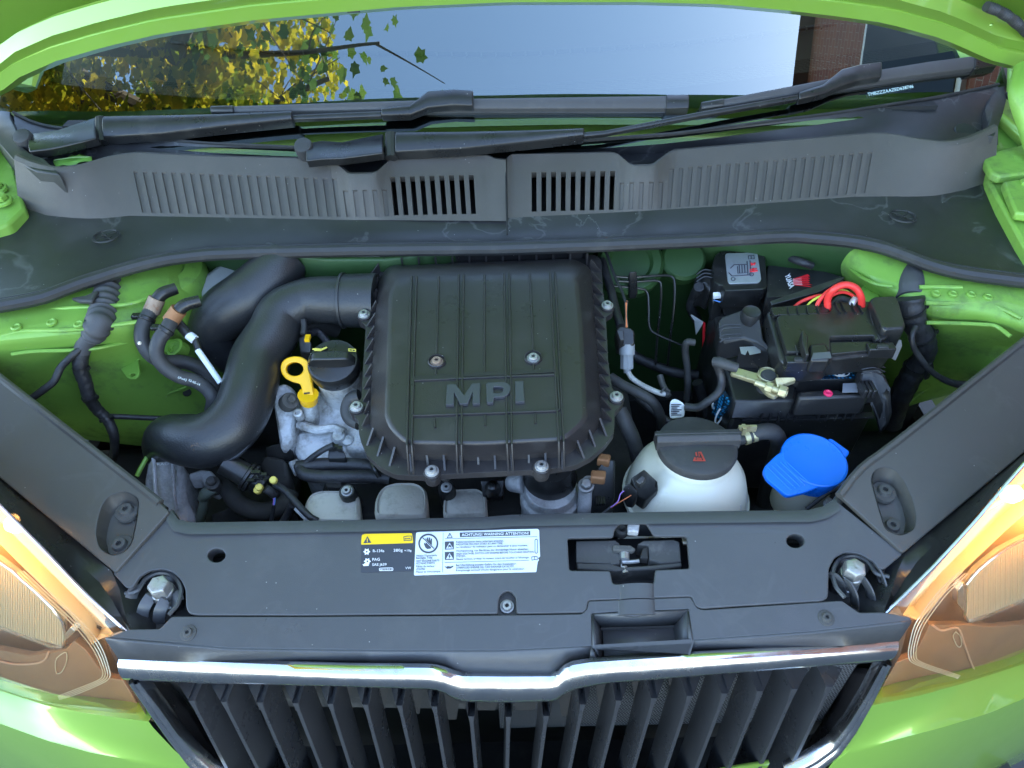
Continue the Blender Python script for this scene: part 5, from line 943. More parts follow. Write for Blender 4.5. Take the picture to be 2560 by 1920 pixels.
for L in ([(1425, 1320), (1512, 1325), (1505, 1375), (1420, 1365)], [(1475, 1225), (1538, 1232), (1530, 1275), (1455, 1262)]): b = MB(); b.prism([ZP(.836)(*p) for p in K(5, L)], (0, 0, -.012)); obj('clip', b, 'copper', tb, bevel=.002)
for i in range(4): b = MB(); b.box(at(5, 1455+i*14, 1500, .797), (.0022, .012, .004)); obj('cover_rib', b, 'black', mc)
place('bolt', HEXB, at(5, 1395, 1412, .822), (0, -.2, 1), tb, .006); place('bolt', HEXD, at(5, 1205, 1555, .779), (0, -.2, 1), tb, .007)
# ---- coolant expansion tank
k0 = at(6, 556, 1192, .858); ctn = V((k0.x-.001, k0.y-.001, .797))
tk = thing('coolant_tank', 'white translucent ball shaped coolant expansion tank with black screw cap', 'coolant tank', (ctn.x, ctn.y, .70))
A1 = V((.02, .02, 1)).normalized()
b = MB(); b.lathe([(.02, -.075), (.048, -.066), (.062, -.050), (.068, -.034), (.0695, -.024), (.0725, -.023), (.0725, -.017), (.0695, -.016), (.068, -.004), (.062, .016), (.052, .032), (.0425, .041), (.0405, .045), (.040, .060)], ctn, A1, 48); obj('body', b, 'white', tk, ang=50)
b = MB(); b.tube([ctn+A1*.0+V((.0, 0, 0)), ctn+V((-.04, -.03, -.06)), ctn+V((-.06, -.035, -.10))], [.03, .03, .028], 18, 4); b.tube([ctn+V((.04, -.02, -.05)), ctn+V((.045, -.025, -.11))], .02, 14, 3); obj('foot', b, 'white', tk)
for i in range(9):
    a = -2.6+i*.27; d = V((math.cos(a), math.sin(a), 0)); b = MB(); b.tube([ctn+A1*.012+d*.0632, ctn+A1*-.003+d*.0672, ctn+A1*-.015+d*.0685], .0007, 5, 3); obj('level_line', b, 'white2', tk)
k0 = at(6, 556, 1192, .858)
b = MB(); b.lathe([(.040, -.008), (.0425, -.006), (.0438, .0), (.0425, .004), (.038, .0065), (0, .0085)], k0, A1, 48, cap=False); cap = obj('cap', b, 'hose', tk); cap['label'] = 'big round black screw cap with raised bar and red warning symbol'
gx = (V((1, .02, 0))-A1*A1.dot(V((1, .02, 0)))).normalized(); gy = A1.cross(gx)
b = MB(); rings = []
for i in range(11):
    u = -1+.2*i; c0 = k0+A1*.006+gx*(u*.0455)+gy*.004; h = .012; wd = .0085
    rings.append([c0-gy*wd-A1*.006, c0-gy*wd+A1*h*.6, c0-gy*wd*.5+A1*h, c0+gy*wd*.5+A1*h, c0+gy*wd+A1*h*.6, c0+gy*wd-A1*.006])
b.loft(rings, True, True, True); b.box(k0+A1*.0165+gy*.004, (.094, .003, .004), Matrix((gx, gy, A1)).transposed()); obj('grip_bar', b, 'hose', cap, bevel=.001)
SC = ZP(k0.z+.0085, -A1.y/A1.z, -A1.x/A1.z, k0.y, k0.x)
SC.n = A1; rp = mat('red_symbol_print', (.42, .05, .035), .5)
poly_print('warning_triangle', SC, K(6, [(535, 1275), (542, 1255), (548, 1252), (552, 1262), (548, 1270), (596, 1272), (575, 1228), (562, 1224), (582, 1222), (608, 1276)]), [], rp, cap, lift=.0009)
for L in ([(548, 1226), (556, 1224), (560, 1246), (552, 1248)], [(556, 1256), (584, 1258), (584, 1263), (556, 1261)], [(566, 1226), (571, 1226), (573, 1250), (568, 1250)], [(556, 1264), (586, 1266), (586, 1270), (556, 1268)]): poly_print('warning_mark', SC, K(6, L), [], rp, cap, lift=.0009)
# hose stub with spring clamp
TS = .46
hs = thing('coolant_hose', 'thick black hose with spring clamp leaving the coolant tank', 'hose', tuple(at(6, 900, 1110, .82)))
hp_ = [at(6, 790, 1150, .838), at(6, 850, 1130, .842), at(6, 930, 1105, .845), at(6, 1000, 1110, .838), at(6, 1030, 1170, .81), at(6, 1010, 1260, .775), at(6, 970, 1380, .73), at(6, 940, 1520, .69)]
b = MB(); b.tube(hp_, [.016, .018, .020, .021, .021, .021, .020, .020], 20, 7); obj('hose', b, 'hose', hs)
b = MB(); b.tube(hp_[:1]+[at(6, 770, 1156, .836)], .012, 16, 2); obj('nipple', b, 'white2', hs)
for f0, f1 in ((.0, .35), (.55, .85)):
    b = MB(); A_ = hp_[1].lerp(hp_[2], f0)-(hp_[2]-hp_[1])*.3; B_ = hp_[1].lerp(hp_[2], f1)-(hp_[2]-hp_[1])*.3; b.tube([A_, B_], .0198, 24, 2); obj('clamp_band', b, 'brassy', hs)
b = MB(); b.box(at(6, 848, 1085, .862), (.020, .003, .008)); b.box(at(6, 826, 1092, .86), (.004, .008, .010)); obj('clamp_ear', b, 'brassy', hs)
# level sensor plug on the tank
lp = thing('level_sensor_plug', 'square black connector plugged into the coolant tank with two wires', 'connector', tuple(at(6, 260, 1410, .80)))
b = MB(); b.prism(PZ(6, [(178, 1370, 0.8440), (255, 1318, 0.8520), (335, 1395, 0.8480), (338, 1440, 0.8320), (262, 1500, 0.8220), (215, 1470, 0.8270)]), (0, .004, -.022)); pb = obj('plug', b, 'black', lp, bevel=.002)
b = MB(); b.prism(PZ(6, [(205, 1385, 0.8540), (240, 1355, 0.8570), (268, 1370, 0.8560), (230, 1408, 0.8520)]), (0, 0, -.008)); obj('catch', b, 'black', pb, bevel=.001)
b = MB(); b.prism(PZ(6, [(130, 1420, 0.8370), (175, 1395, 0.8400), (225, 1450, 0.8320), (200, 1490, 0.8240), (160, 1480, 0.8250)]), (0, 0, -.018)); obj('collar', b, 'black', pb, bevel=.002)
for m_, L in (('violet_wire', [(165, 1430, 0.8340), (120, 1460, 0.8280), (100, 1510, 0.8220), (30, 1560, 0.8120)]), ('orange_wire', [(180, 1470, 0.8280), (130, 1500, 0.8220), (80, 1530, 0.8170), (40, 1560, 0.8120)])): b = MB(); b.tube(PZ(6, L), .0013, 6, 5); obj('wire', b, m_, pb)
b = MB(); b.tube(PZ(6, [(60, 1540, 0.8170), (0, 1590, 0.8070), (-40, 1620, .78)]), .0035, 8, 3); obj('sheath', b, 'tape', pb)
# ---- washer filler with blue flap
wf = thing('washer_filler', 'bright blue washer fluid cap on a white filler neck', 'washer filler', tuple(at(6, 1180, 1480, .74)))
SWf = ZP(.835, .10, -.06, .20, .36)
wo_ = rnd(K(6, [(938, 1330), (950, 1300), (1010, 1240), (1100, 1180), (1180, 1152), (1260, 1142), (1312, 1148), (1325, 1140), (1345, 1148), (1438, 1215), (1436, 1232), (1410, 1262), (1395, 1310), (1360, 1360), (1300, 1405), (1240, 1430), (1180, 1452), (1100, 1472), (1072, 1470), (960, 1375)]), 8, 3)
flap = plate('flap', SWf, wo_, [], .006, 'blue', wf, .0016)
P = SWf(*K(6, [(1235, 1265)])[0]); b = MB(); b.lathe([(.0345, -.022), (.0365, -.004), (.036, .0002), (.034, .0008), (.0325, .0003), (0, .0004)], P+SWf.n*.0003, SWf.n, 40, cap=False); obj('cap_rim', b, 'blue', wf)
for i in range(5):
    d = i*26; a, c = K(6, [(962+d, 1306-d*.35), (1100+d, 1440-d*.40)]); b = MB(); b.tube([SWf(*a), SWf(*c)], .0026, 6, 1); obj('grip_rib', b, 'blue', flap)
b = MB(); b.lathe([(.030, -.085), (.031, -.022), (.033, -.02), (.033, -.006)], P+V((0, .002, -.004)), (-.05, -.1, 1), 32); obj('neck', b, 'white', wf)
b = MB(); b.prism(PZ(6, [(1290, 1460, .80), (1330, 1485, .79), (1365, 1515, .785), (1300, 1530, .785)]), (0, 0, -.01)); obj('neck_bracket', b, 'white2', wf, bevel=.001)
b = MB(); b.tube(PZ(6, [(1190, 1550, .80), (1300, 1465, .815), (1420, 1390, .835), (1510, 1325, .852)]), .0052, 10, 4); tag(obj('rubber_strip', b, 'rubber'), 'thin black rubber strip running past the blue washer cap', 'strip')
# ---- battery
bt = thing('battery', 'black car battery with blue printed label and red dot on its lid', 'battery', (.36, .40, .62))
SBt = ZP(.845, 0, 0)
b = MB(); t = [SBt(*p) for p in K(6, [(745, 880), (780, 955), (1130, 950), (1560, 905), (1640, 860), (1560, 560), (1180, 140), (960, 130), (640, 380)])]; b.prism(t, (0, .012, -.17)); case = obj('case', b, 'batt', bt, bevel=.004)
S86 = ZP(.853)
b = MB(); b.prism([S86(*p) for p in K(6, [(735, 790), (770, 928), (785, 930), (1125, 925), (1130, 850), (1115, 790), (1000, 690), (800, 640), (700, 700)])], (0, 0, -.03)); obj('lid_step', b, 'batt', bt, bevel=.003)
S87 = ZP(.866)
b = MB(); b.prism([S87(*p) for p in K(6, [(1140, 870), (1375, 858), (1405, 880), (1490, 878), (1560, 870), (1545, 900), (1145, 912)])], (0, 0, -.03)); obj('lid_front', b, 'batt', bt, bevel=.003)
b = MB(); b.prism([S87(*p) for p in K(6, [(1135, 800), (1480, 795), (1540, 700), (1500, 560), (1250, 300), (1180, 145), (965, 140), (960, 320), (980, 660)])], (0, 0, -.03)); lidm = obj('lid', b, 'batt', bt, bevel=.003)
SLb = ZP(.8663)
lab = mat('blue_pattern_label', (.01, .16, .32), .35); n = lab.node_tree.nodes; l = lab.node_tree.links; tc = n.new('ShaderNodeTexCoord'); vo = n.new('ShaderNodeTexVoronoi'); vo.inputs['Scale'].default_value = 220; vo.inputs['Randomness'].default_value = .15; l.new(tc.outputs['Object'], vo.inputs['Vector'])
cr = n.new('ShaderNodeValToRGB'); cr.color_ramp.elements[0].position = .35; cr.color_ramp.elements[0].color = (.02, .30, .62, 1); cr.color_ramp.elements[1].position = .5; cr.color_ramp.elements[1].color = (.004, .016, .04, 1); l.new(vo.outputs['Distance'], cr.inputs[0]); l.new(cr.outputs[0], n['Principled BSDF'].inputs['Base Color'])
poly_print('blue_label', SLb, K(6, [(1145, 805), (1478, 798), (1462, 745), (1180, 742)]), [], lab, lidm, lift=.0004)
poly_print('letter_outline', SLb, ell(*K(6, [(1390, 770)])[0], 21, 8.5, 24), [ell(*K(6, [(1390, 770)])[0], 18, 6.5, 20)], 'lettering', lidm, lift=.0009)
poly_print('letter_o', SLb, rnd(K(6, [(1368, 784), (1376, 757), (1415, 755), (1408, 783)]), 3, 2), [rnd(K(6, [(1380, 778), (1385, 762), (1404, 761), (1398, 777)]), 2, 1)], 'lettering', lidm, lift=.0011)
poly_print('grey_label', ZP(.866), K(6, [(1395, 882), (1398, 828), (1478, 825), (1485, 878)]), [], mat('grey_label', (.22, .23, .25), .4), lidm, lift=.0006)
b = MB(); P = ZP(.866)(*K(6, [(1313, 884)])[0]); b.lathe([(.0052, -.002), (.0052, .0012), (.0035, .002), (.0026, .0008), (0, .0008)], P, (0, -.05, 1), 20, cap=False); obj('red_plug', b, 'pink', lidm)
for x0_, n_ in ((925, 4), (1255, 4)):
    for i in range(n_+1):
        a = K(6, [(x0_+i*50, 992-(.03*(x0_-925))-i*.5)])[0]; b = MB(); P = ZP(.83)(*a); b.box(P+V((0, -.003, -.004)), (.0022, .008, .014)); obj('case_rib', b, 'batt', case)
    a = K(6, [(x0_+100, 1014-(.03*(x0_-925)))])[0]; P = ZP(.822)(*a); b = MB(); b.box(P+V((0, -.003, 0)), (.088, .008, .003)); obj('case_ledge', b, 'batt', case)
b = MB(); b.prism(PZ(6, [(1490, 720, .885), (1560, 705, .888), (1620, 730, .885), (1660, 800, .878), (1670, 850, .872), (1690, 1000, .84), (1640, 1080, .80), (1610, 960, .84), (1580, 880, .868), (1500, 890, .868)]), (0, 0, -.02)); hb_ = obj('carry_clamp', b, 'batt', bt, bevel=.004)
for i in range(3): b = MB(); b.box(at(6, 1512+i*26, 860, .874), (.004, .018, .012)); obj('clamp_rib', b, 'batt', hb_, bevel=.001)
for y in (720, 745, 770): b = MB(); b.tube(PZ(6, [(1505, y, .89), (1580, y-10, .892), (1640, y+15, .886)]), .0022, 6, 4); obj('clamp_groove', b, 'batt', hb_)
# side label of the battery, on its flank
sdl = lambda x, y: IMP(lambda P: (P.x-(.250+.0))*1.+(.8-P.z)*0+(P.y-.30)*(-.12))(x, y)
b = MB(); t = [case.data.vertices[0].co, ]
flank = [at(6, 748, 885, .845), at(6, 700, 760, .845)]
b = MB(); q = PZ(6, [(640, 1000, .80), (690, 860, .845), (745, 935, .842), (715, 1075, .775)]); b.prism(q, (.004, .004, 0)); sl_ = obj('side_label', b, lab, bt)
for (x, y) in ((690, 920), (705, 1010)): b = MB(); P = at(6, x, y, .82 if y < 950 else .80); b.tube([P+V((-.006, -.006, .006))+V((math.cos(t)*.006, math.cos(t)*.005, math.sin(t)*.014)) for t in [2*math.pi*i/14 for i in range(15)]], .0026, 5, 1); obj('side_letter', b, 'labelwhite', sl_)
# top label of the battery with red fan emblem and maker lettering
SYt = ZP(.892, 0, 0)
tl = plate('rear_lid', SYt, K(6, [(965, 145), (1240, 140), (1300, 180), (1400, 210), (1130, 320), (960, 330)]), [], .03, 'batt', bt, .002)
text('YUASA', SYt, K(6, [(1063, 205)])[0], K(6, [(1092, 284)])[0], 13, 'lettering', tl, bold=.03)
for i in range(6):
    y0, y1 = 224+i*6.3, 205+i*12.5; poly_print('emblem_ray', SYt, K(6, [(1112, y0+2), (1196, y1-2 if i else y1-6), (1222 if i in (4, 5) else 1208, y1+6.5), (1112, y0+5.4)]), [], 'redprint' if True else '', tl, lift=.0008)
poly_print('emblem_white', SYt, K(6, [(1110, 224), (1160, 216), (1165, 262), (1112, 260)]), [], 'labelwhite', tl, lift=.0005)
# ---- relay carrier with metal warning plate behind the battery
rc = thing('cable_cover', 'black cover with silver jump start diagram plate behind the battery', 'cover', tuple(at(6, 800, 250, .86)))
SR = ZP(.905, .1, 0, .50)
cv = plate('cover', SR, rnd(K(6, [(650, 130), (665, 80), (700, 62), (950, 56), (965, 270), (945, 285), (720, 295), (705, 260), (690, 262), (655, 240)]), 6, 2), [], .03, 'black', rc, .002)
pl_ = plate('metal_plate', SR, rnd(K(6, [(718, 82), (905, 76), (928, 235), (912, 250), (745, 255), (735, 240)]), 8, 3), [], .002, mat('brushed_plate', (.55, .58, .60), .38, .6, .1, 300, dust=.3, dscale=40), cv, .0004, lift=.0016)
def dl(L, wd=1.4, m='ink'):
    q = K(6, L); b = MB(); b.tube([SR(*p)+V((0, 0, .0019)) for p in q], .0011*wd, 5, 1); obj('diagram_line', b, m, pl_)
dl([(768, 150), (845, 148), (850, 195), (792, 200), (790, 160)]); dl([(750, 170), (770, 150)]); dl([(800, 150), (802, 198)]); dl([(815, 150), (817, 198)]); dl([(830, 149), (833, 197)]); dl([(760, 215), (870, 208)]); dl([(845, 130), (850, 208)]); dl([(862, 125), (868, 205)]); dl([(740, 195), (760, 215)])
dl([(852, 98), (885, 96), (887, 115), (854, 117), (852, 98)]); dl([(868, 98), (870, 116)])
for x, y, r in ((765, 232, 5), (870, 205, 5)): q = K(6, [(x, y)])[0]; b = MB(); b.tube([SR(*p)+V((0, 0, .0019)) for p in ell(*q, r, r*.8, 12)+ell(*q, r, r*.8, 12)[:1]], .0013, 5, 1); obj('diagram_ring', b, 'ink', pl_)
for L in ([(865, 140), (890, 150)], [(868, 152), (892, 140)], [(862, 180), (900, 172)], [(880, 170), (885, 190)], [(862, 190), (905, 184)]): dl(L, 2.2, 'redprint')
b = MB(); b.prism(PZ(6, [(545, 200, .885), (600, 165, .89), (655, 175, .89), (655, 240, .885), (640, 290, .88), (600, 260, .88), (560, 270, .875)]), (0, .004, -.04)); bt2 = obj('hinge_block', b, 'black', rc, bevel=.005)
for y in (180, 200, 220): b = MB(); b.tube(PZ(6, [(555, y+20, .893), (600, y-8, .898), (655, y, .896)]), .0025, 6, 4); obj('hinge_fin', b, 'black', bt2)
b = MB(); b.prism(PZ(6, [(640, 280, .885), (700, 280, .885), (715, 350, .87), (650, 365, .87)]), (0, 0, -.03)); cn = obj('connector', b, 'black', rc, bevel=.002)
b = MB(); b.prism(PZ(6, [(652, 302, .888), (690, 298, .888), (698, 322, .885), (655, 325, .885)]), (0, 0, -.004)); obj('white_lock', b, 'white2', cn)
b = MB(); b.prism(PZ(6, [(720, 295, .882), (965, 285, .882), (970, 330, .87), (740, 345, .87)]), (0, 0, -.03)); obj('cover_sill', b, 'batt', rc, bevel=.003)
for m_, L in (('orange_wire', [(690, 352, .875), (740, 354, .878), (785, 353, .878)]), ('blue_wire', [(655, 345, .876), (690, 356, .876), (730, 362, .874)])): b = MB(); b.tube(PZ(6, L), .0018, 6, 4); obj('wire', b, m_, cn)
b = MB(); b.tube(PZ(6, [(570, 270, .88), (540, 330, .85), (525, 390, .83), (560, 460, .80)]), .015, 12, 4); obj('harness', b, 'tape', rc)
b = MB(); b.prism(PZ(6, [(500, 390, .825), (530, 430, .822), (595, 470, .815), (555, 535, .79), (545, 450, .815)]), (0, 0, -.004)); obj('white_tape', b, 'white2', rc)
b = MB(); b.prism(PZ(6, [(595, 470, .83), (608, 480, .83), (605, 560, .80), (590, 610, .785)]), (0, 0, -.004)); obj('red_tab', b, 'redprint', rc)
b = MB(); b.tube(PZ(6, [(1000, 20, .90), (1040, 60, .90), (1090, 100, .905), (1170, 130, .91), (1220, 150, .905)]), .011, 12, 5); tag(obj('wiring_loom', b, 'tape'), 'taped black loom behind the battery under the cowl seal', 'wiring')
# ---- fuse box
fb = thing('fuse_box', 'black lidded fuse box clipped on top of the battery', 'fuse box', tuple(at(6, 1280, 560, .87)))
SFb = ZP(.925, .12, 0, .36)
t = [SFb(*p) for p in rnd(K(6, [(960, 400), (1000, 388), (1545, 370), (1670, 560), (1690, 600), (1690, 640), (1340, 680), (1330, 700), (1200, 715), (1070, 705), (1040, 680)]), 8, 2)]; cc = sum(t, V())/len(t)
b = MB(); b.prism([p+V((0, 0, -.002)) for p in t], (0, .004, -.03)); obj('tray', b, 'black', fb, bevel=.003)
ld_ = plate('lid', SFb, rnd(K(6, [(1008, 470), (1030, 450), (1300, 440), (1325, 425), (1320, 380), (1548, 372), (1660, 555), (1640, 590), (1575, 600), (1570, 572), (1315, 578), (1320, 660), (1300, 690), (1205, 695), (1185, 668), (1070, 668), (1058, 640)]), 7, 3), [], .008, 'black', fb, .0016, lift=.006)
plate('lid_flap', SFb, rnd(K(6, [(975, 400), (1140, 388), (1310, 380), (1318, 425), (1295, 438), (1030, 446), (1000, 455)]), 6, 2), [], .006, 'black', fb, .0012, lift=.004)
for i, x in enumerate((1080, 1135, 1190, 1250)): ridge([(x, 392-i*3), (x+10, 440-i*3)], 8, .002, S=ZP(.930, .12, 0, .36), name='lid_rib', m='black', par=fb, crop=6)
for x in (1350, 1385, 1440, 1480): ridge([(x, 372), (x+14, 408), (x+28, 432)], 12, .005, S=ZP(.929, .12, 0, .36), name='cable_gate', m='black', par=fb, crop=6)
plate('lid_window', SFb, rnd(K(6, [(1318, 590), (1552, 585), (1575, 615), (1572, 640), (1330, 662)]), 4, 2), [], .012, 'black', fb, .0012, lift=.001)
b = MB(); b.prism(PS(6, ZP(.938, .12, 0, .36), [(1205, 598), (1300, 588), (1335, 655), (1325, 690), (1215, 690)]), (0, 0, -.02)); obj('side_latch', b, 'black', fb, bevel=.003)
poly_print('latch_plate', ZP(.938, .12, 0, .36), K(6, [(1228, 652), (1325, 645), (1332, 682), (1215, 690)]), [], mat('grey_latch', (.09, .095, .105), .4), fb, lift=.0006)
for x, y in ((1140, 695), (1610, 622)):
    P = SFb(*K(6, [(x, y)])[0]); b = MB(); b.box(P+V((0, -.002, -.002)), (.030, .012, .014)); cl = obj('catch', b, 'black', fb, bevel=.0012); b = MB(); b.box(P+V((-.001, -.006, .0065)), (.012, .005, .004)); obj('catch_tongue', b, 'hose', cl, bevel=.0006)
b = MB(); rib_ = [ZP(.944, .12, 0, .36)(*p) for p in K(6, [(1160, 525), (1175, 520), (1185, 545), (1200, 548), (1195, 600), (1205, 660), (1188, 660), (1165, 590)])]; b.prism(rib_, (0, 0, -.012)); obj('centre_hook', b, 'black', fb, bevel=.001)
for L in ([(1125, 605), (1140, 660)], [(1600, 545), (1620, 580)], [(1548, 400), (1575, 490)]): ridge(L, 3, .0006, S=ZP(.9315, .12, 0, .36), name='mould_line', m='hose', par=fb, crop=6)
# bracket to the left of the fuse box
b = MB(); b.prism(PZ(6, [(680, 470, .90), (700, 440, .905), (820, 400, .91), (830, 380, .912), (920, 385, .912), (925, 470, .908), (945, 570, .90), (990, 640, .895), (960, 640, .89), (900, 590, .892), (830, 565, .892), (720, 590, .885), (690, 560, .89)]), (0, 0, -.03)); lb = obj('fuse_tray_arm', b, 'batt', fb, bevel=.003)
for y0, y1 in ((492, 492), (512, 508), (548, 545), (572, 566)): b = MB(); b.tube(PZ(6, [(690, y0+18, .905), (720, y0-2, .908), (810, y1-4, .910)]), .0022, 6, 4); obj('arm_rib', b, 'batt', lb)
b = MB(); b.lathe([(.0115, -.02), (.0118, .0), (.0105, .004), (.009, .003), (0, .003)], at(6, 870, 425, .912), (0, -.1, 1), 24, cap=False); obj('arm_boss', b, 'batt', lb)
b = MB(); b.prism(PZ(6, [(800, 625, .88), (925, 615, .885), (930, 675, .87), (820, 690, .865)]), (0, 0, -.03)); obj('foil_block', b, 'batt', fb, bevel=.002)
poly_print('foil', ZP(.884), K(6, [(802, 622), (918, 616), (925, 655), (860, 668), (850, 640), (835, 668), (812, 660)]), [], 'foil', fb, lift=.0016)
b = MB(); b.box(at(6, 1530, 690, .888), (.02, .012, .010)); obj('white_clip', b, 'white2', fb, bevel=.002)
b = MB(); b.prism(PZ(6, [(1690, 580, .915), (1735, 575, .915), (1740, 610, .905), (1715, 665, .89), (1690, 650, .895)]), (0, 0, -.008)); obj('locking_clip', b, 'foil', fb, bevel=.001)
# relay box beside it
rb = thing('relay_box', 'smooth black box with rounded lid beside the fuse box', 'relay box', tuple(at(6, 1660, 460, .88)))
SRb = ZP(.945, .15, 0, .40)
t = [SRb(*p) for p in rnd(K(6, [(1548, 355), (1570, 335), (1690, 328), (1712, 345), (1758, 505), (1745, 522), (1640, 528), (1620, 515)]), 10, 4)]; cc = sum(t, V())/len(t)
b = MB(); b.loft([[p+V((0, .002, -.045)) for p in t], [p+V((0, 0, -.006)) for p in t], t, [cc+(p-cc)*.94+V((0, 0, .003)) for p in t]], True, True, True); obj('cover', b, 'black', rb, bevel=.0015, ang=50)
# ---- battery terminal and clamp
tc_ = thing('battery_clamp', 'brass coloured battery clamp with cable lug at the battery corner', 'battery clamp', tuple(at(6, 950, 830, .86)))
SCl = ZP(.893, .1, 0, .33)
plate('strap', SCl, rnd(K(6, [(765, 725), (905, 765), (945, 742), (985, 745), (1010, 780), (1100, 795), (1090, 815), (1035, 845), (1040, 880), (1010, 905), (960, 880), (905, 815), (750, 765)]), 8, 3), [], .006, 'brassy', tc_, .0012)
b = MB(); b.lathe([(.009, -.02), (.0088, .003), (.0076, .005), (0, .0054)], SCl(*K(6, [(968, 790)])[0]), (0, -.1, 1), 28, cap=False); obj('battery_post', b, 'hose', tc_)
b = MB(); b.lathe([(.0115, -.005), (.0115, .0025), (.0105, .0035), (.0095, .002)], SCl(*K(6, [(965, 782)])[0]), (0, -.1, 1), 28); obj('post_collar', b, 'brassy', tc_)
P = SCl(*K(6, [(945, 850)])[0]); b = MB(); b.tube([P+V((-.010, .005, .004)), P+V((.022, -.013, .002))], .0085, 12, 2); b.lathe([(.0072, -.004), (.0072, .004), (.0062, .005)], P+V((.017, -.010, .003)), (.8, -.5, 0), 6); b.lathe([(.0066, -.004), (.0066, .004)], P+V((.004, -.003, .003)), (.8, -.5, 0), 6); obj('clamp_bolt', b, 'brassy', tc_, bevel=.0008)
b = MB(); b.tube(PZ(6, [(790, 738, .90), (740, 722, .902), (690, 705, .902), (655, 700, .90)]), [.012, .0135, .0135, .012], 16, 4); obj('lug_sleeve', b, 'hose', tc_)
b = MB(); b.prism(PZ(6, [(1010, 790, .90), (1120, 790, .90), (1130, 805, .896), (1060, 830, .894), (1025, 850, .893)]), (0, 0, -.006)); obj('lug', b, 'brassy', tc_, bevel=.001)
b = MB(); c0 = at(6, 1215, 755, .878); b.lathe([(.0085, -.008), (.009, .0), (.007, .004), (.003, .006), (0, .005)], c0, (0, -.2, 1), 9, cap=False); tag(obj('cable_clip', b, 'white2', bevel=.002), 'cream plastic clip beside the blue battery label', 'clip')
# ---- red and other cables over the fuse box
rcab = thing('red_cable', 'thick red power cable arching into the back of the fuse box', 'cable', tuple(at(6, 1400, 330, .93)))
b = MB(); b.tube(PZ(6, [(1312, 400, .925), (1312, 340, .938), (1345, 285, .952), (1410, 258, .958), (1470, 275, .955), (1502, 325, .945), (1508, 385, .928)]), .0088, 16, 7); obj('cable', b, 'red', rcab)
for i, (m_, L, r_) in enumerate((('red', [(1240, 395, .925), (1270, 340, .935), (1330, 285, .945), (1400, 270, .948)], .0052), ('red', [(1110, 395, .92), (1160, 355, .925), (1240, 325, .93), (1310, 318, .93)], .0045), ('ylw_wire', [(1180, 395, .922), (1230, 345, .93), (1330, 300, .94), (1410, 292, .94), (1450, 315, .935)], .003), ('red', [(1330, 320, .94), (1390, 300, .942), (1440, 310, .94), (1470, 335, .935)], .0042))):
    b = MB(); b.tube(PZ(6, L), r_, 10, 6); obj('lead', b, m_, rcab)
b = MB(); b.tube(PZ(6, [(1440, 395, .925), (1455, 360, .932), (1472, 335, .936)]), .0085, 10, 3); obj('grey_lug', b, 'foil', rcab)
b = MB(); b.tube(PZ(6, [(1340, 400, .92), (1380, 345, .925), (1440, 360, .925)]), .012, 10, 3); obj('dark_sleeve', b, 'hose', rcab)
b = MB(); b.prism(PZ(6, [(980, 350, .915), (1380, 215, .93), (1412, 210, .932), (1400, 228, .93), (1260, 300, .925), (990, 375, .912)]), (0, .003, -.012)); tag(obj('cable_tray', b, 'black', bevel=.001), 'thin black cable tray edge slanting behind the red cable', 'cable tray')
# ---- sensor lead to the right of the filter box
sn = thing('sensor_connector', 'grey and black sensor plug hanging right of the air filter box', 'connector', tuple(at(6, 150, 600, .86)))
b = MB(); b.prism(PZ(6, [(92, 515, .90), (118, 495, .903), (180, 505, .903), (200, 525, .90), (200, 600, .888), (175, 615, .885), (105, 610, .886)]), (0, .01, -.022)); pl2 = obj('plug', b, 'black', sn, bevel=.002)
b = MB(); b.prism(PZ(6, [(95, 520, .908), (135, 515, .909), (140, 575, .90), (115, 580, .898)]), (0, 0, -.01)); obj('latch', b, 'black', pl2, bevel=.001)
b = MB(); b.tube(PZ(6, [(155, 600, .882), (155, 660, .872)]), .0205, 20, 2); b.tube(PZ(6, [(155, 655, .870), (155, 740, .855)]), .0175, 8, 2); b.tube(PZ(6, [(155, 735, .855), (158, 765, .85)]), .010, 12, 2); obj('grey_plug', b, mat('grey_plug_plastic', (.22, .24, .26), .5, 0, .1, 300, dust=.3, dscale=40), sn)
b = MB(); b.tube(PZ(6, [(158, 755, .852), (190, 800, .848), (260, 845, .845), (340, 880, .842), (390, 890, .84)]), .0072, 12, 6); obj('grey_lead', b, 'alu2', sn)
for i, (m_, dx) in enumerate((('orange_wire', 0), ('orange_wire', 6), ('hose', -6), ('hose', 11))): b = MB(); b.tube(PZ(6, [(150+dx, 505, .90), (150+dx*.4, 430, .905), (148+dx, 350, .91)]), .0016, 6, 4); obj('wire', b, m_, sn)
b = MB(); b.tube(PZ(6, [(148, 360, .91), (120, 280, .912), (85, 210, .915), (50, 110, .92), (25, 40, .925)]), .0042, 8, 5); obj('sheath', b, 'tape', sn)
b = MB(); b.tube(PZ(6, [(120, 500, .885), (90, 400, .89), (60, 280, .895), (30, 180, .90), (10, 90, .905)]), .012, 12, 5); tag(obj('wiring_loom', b, 'tape'), 'fat taped loom running along the right edge of the filter box', 'wiring')
hs2 = thing('engine_hose', 'dark rubber coolant hose bending behind the white coolant tank', 'hose', tuple(at(6, 230, 870, .82)))
b = MB(); b.tube(PZ(6, [(60, 790, .845), (140, 840, .843), (240, 890, .84), (310, 940, .83), (350, 1020, .80), (350, 1090, .76)]), .0135, 16, 6); obj('hose', b, 'hose', hs2)
b = MB(); b.tube(PZ(6, [(110, 980, .84), (150, 1060, .83), (190, 1150, .81), (220, 1260, .78)]), .020, 14, 5); tag(obj('lower_hose', b, 'hose'), 'fat rubber hose descending between filter box and coolant tank', 'hose')
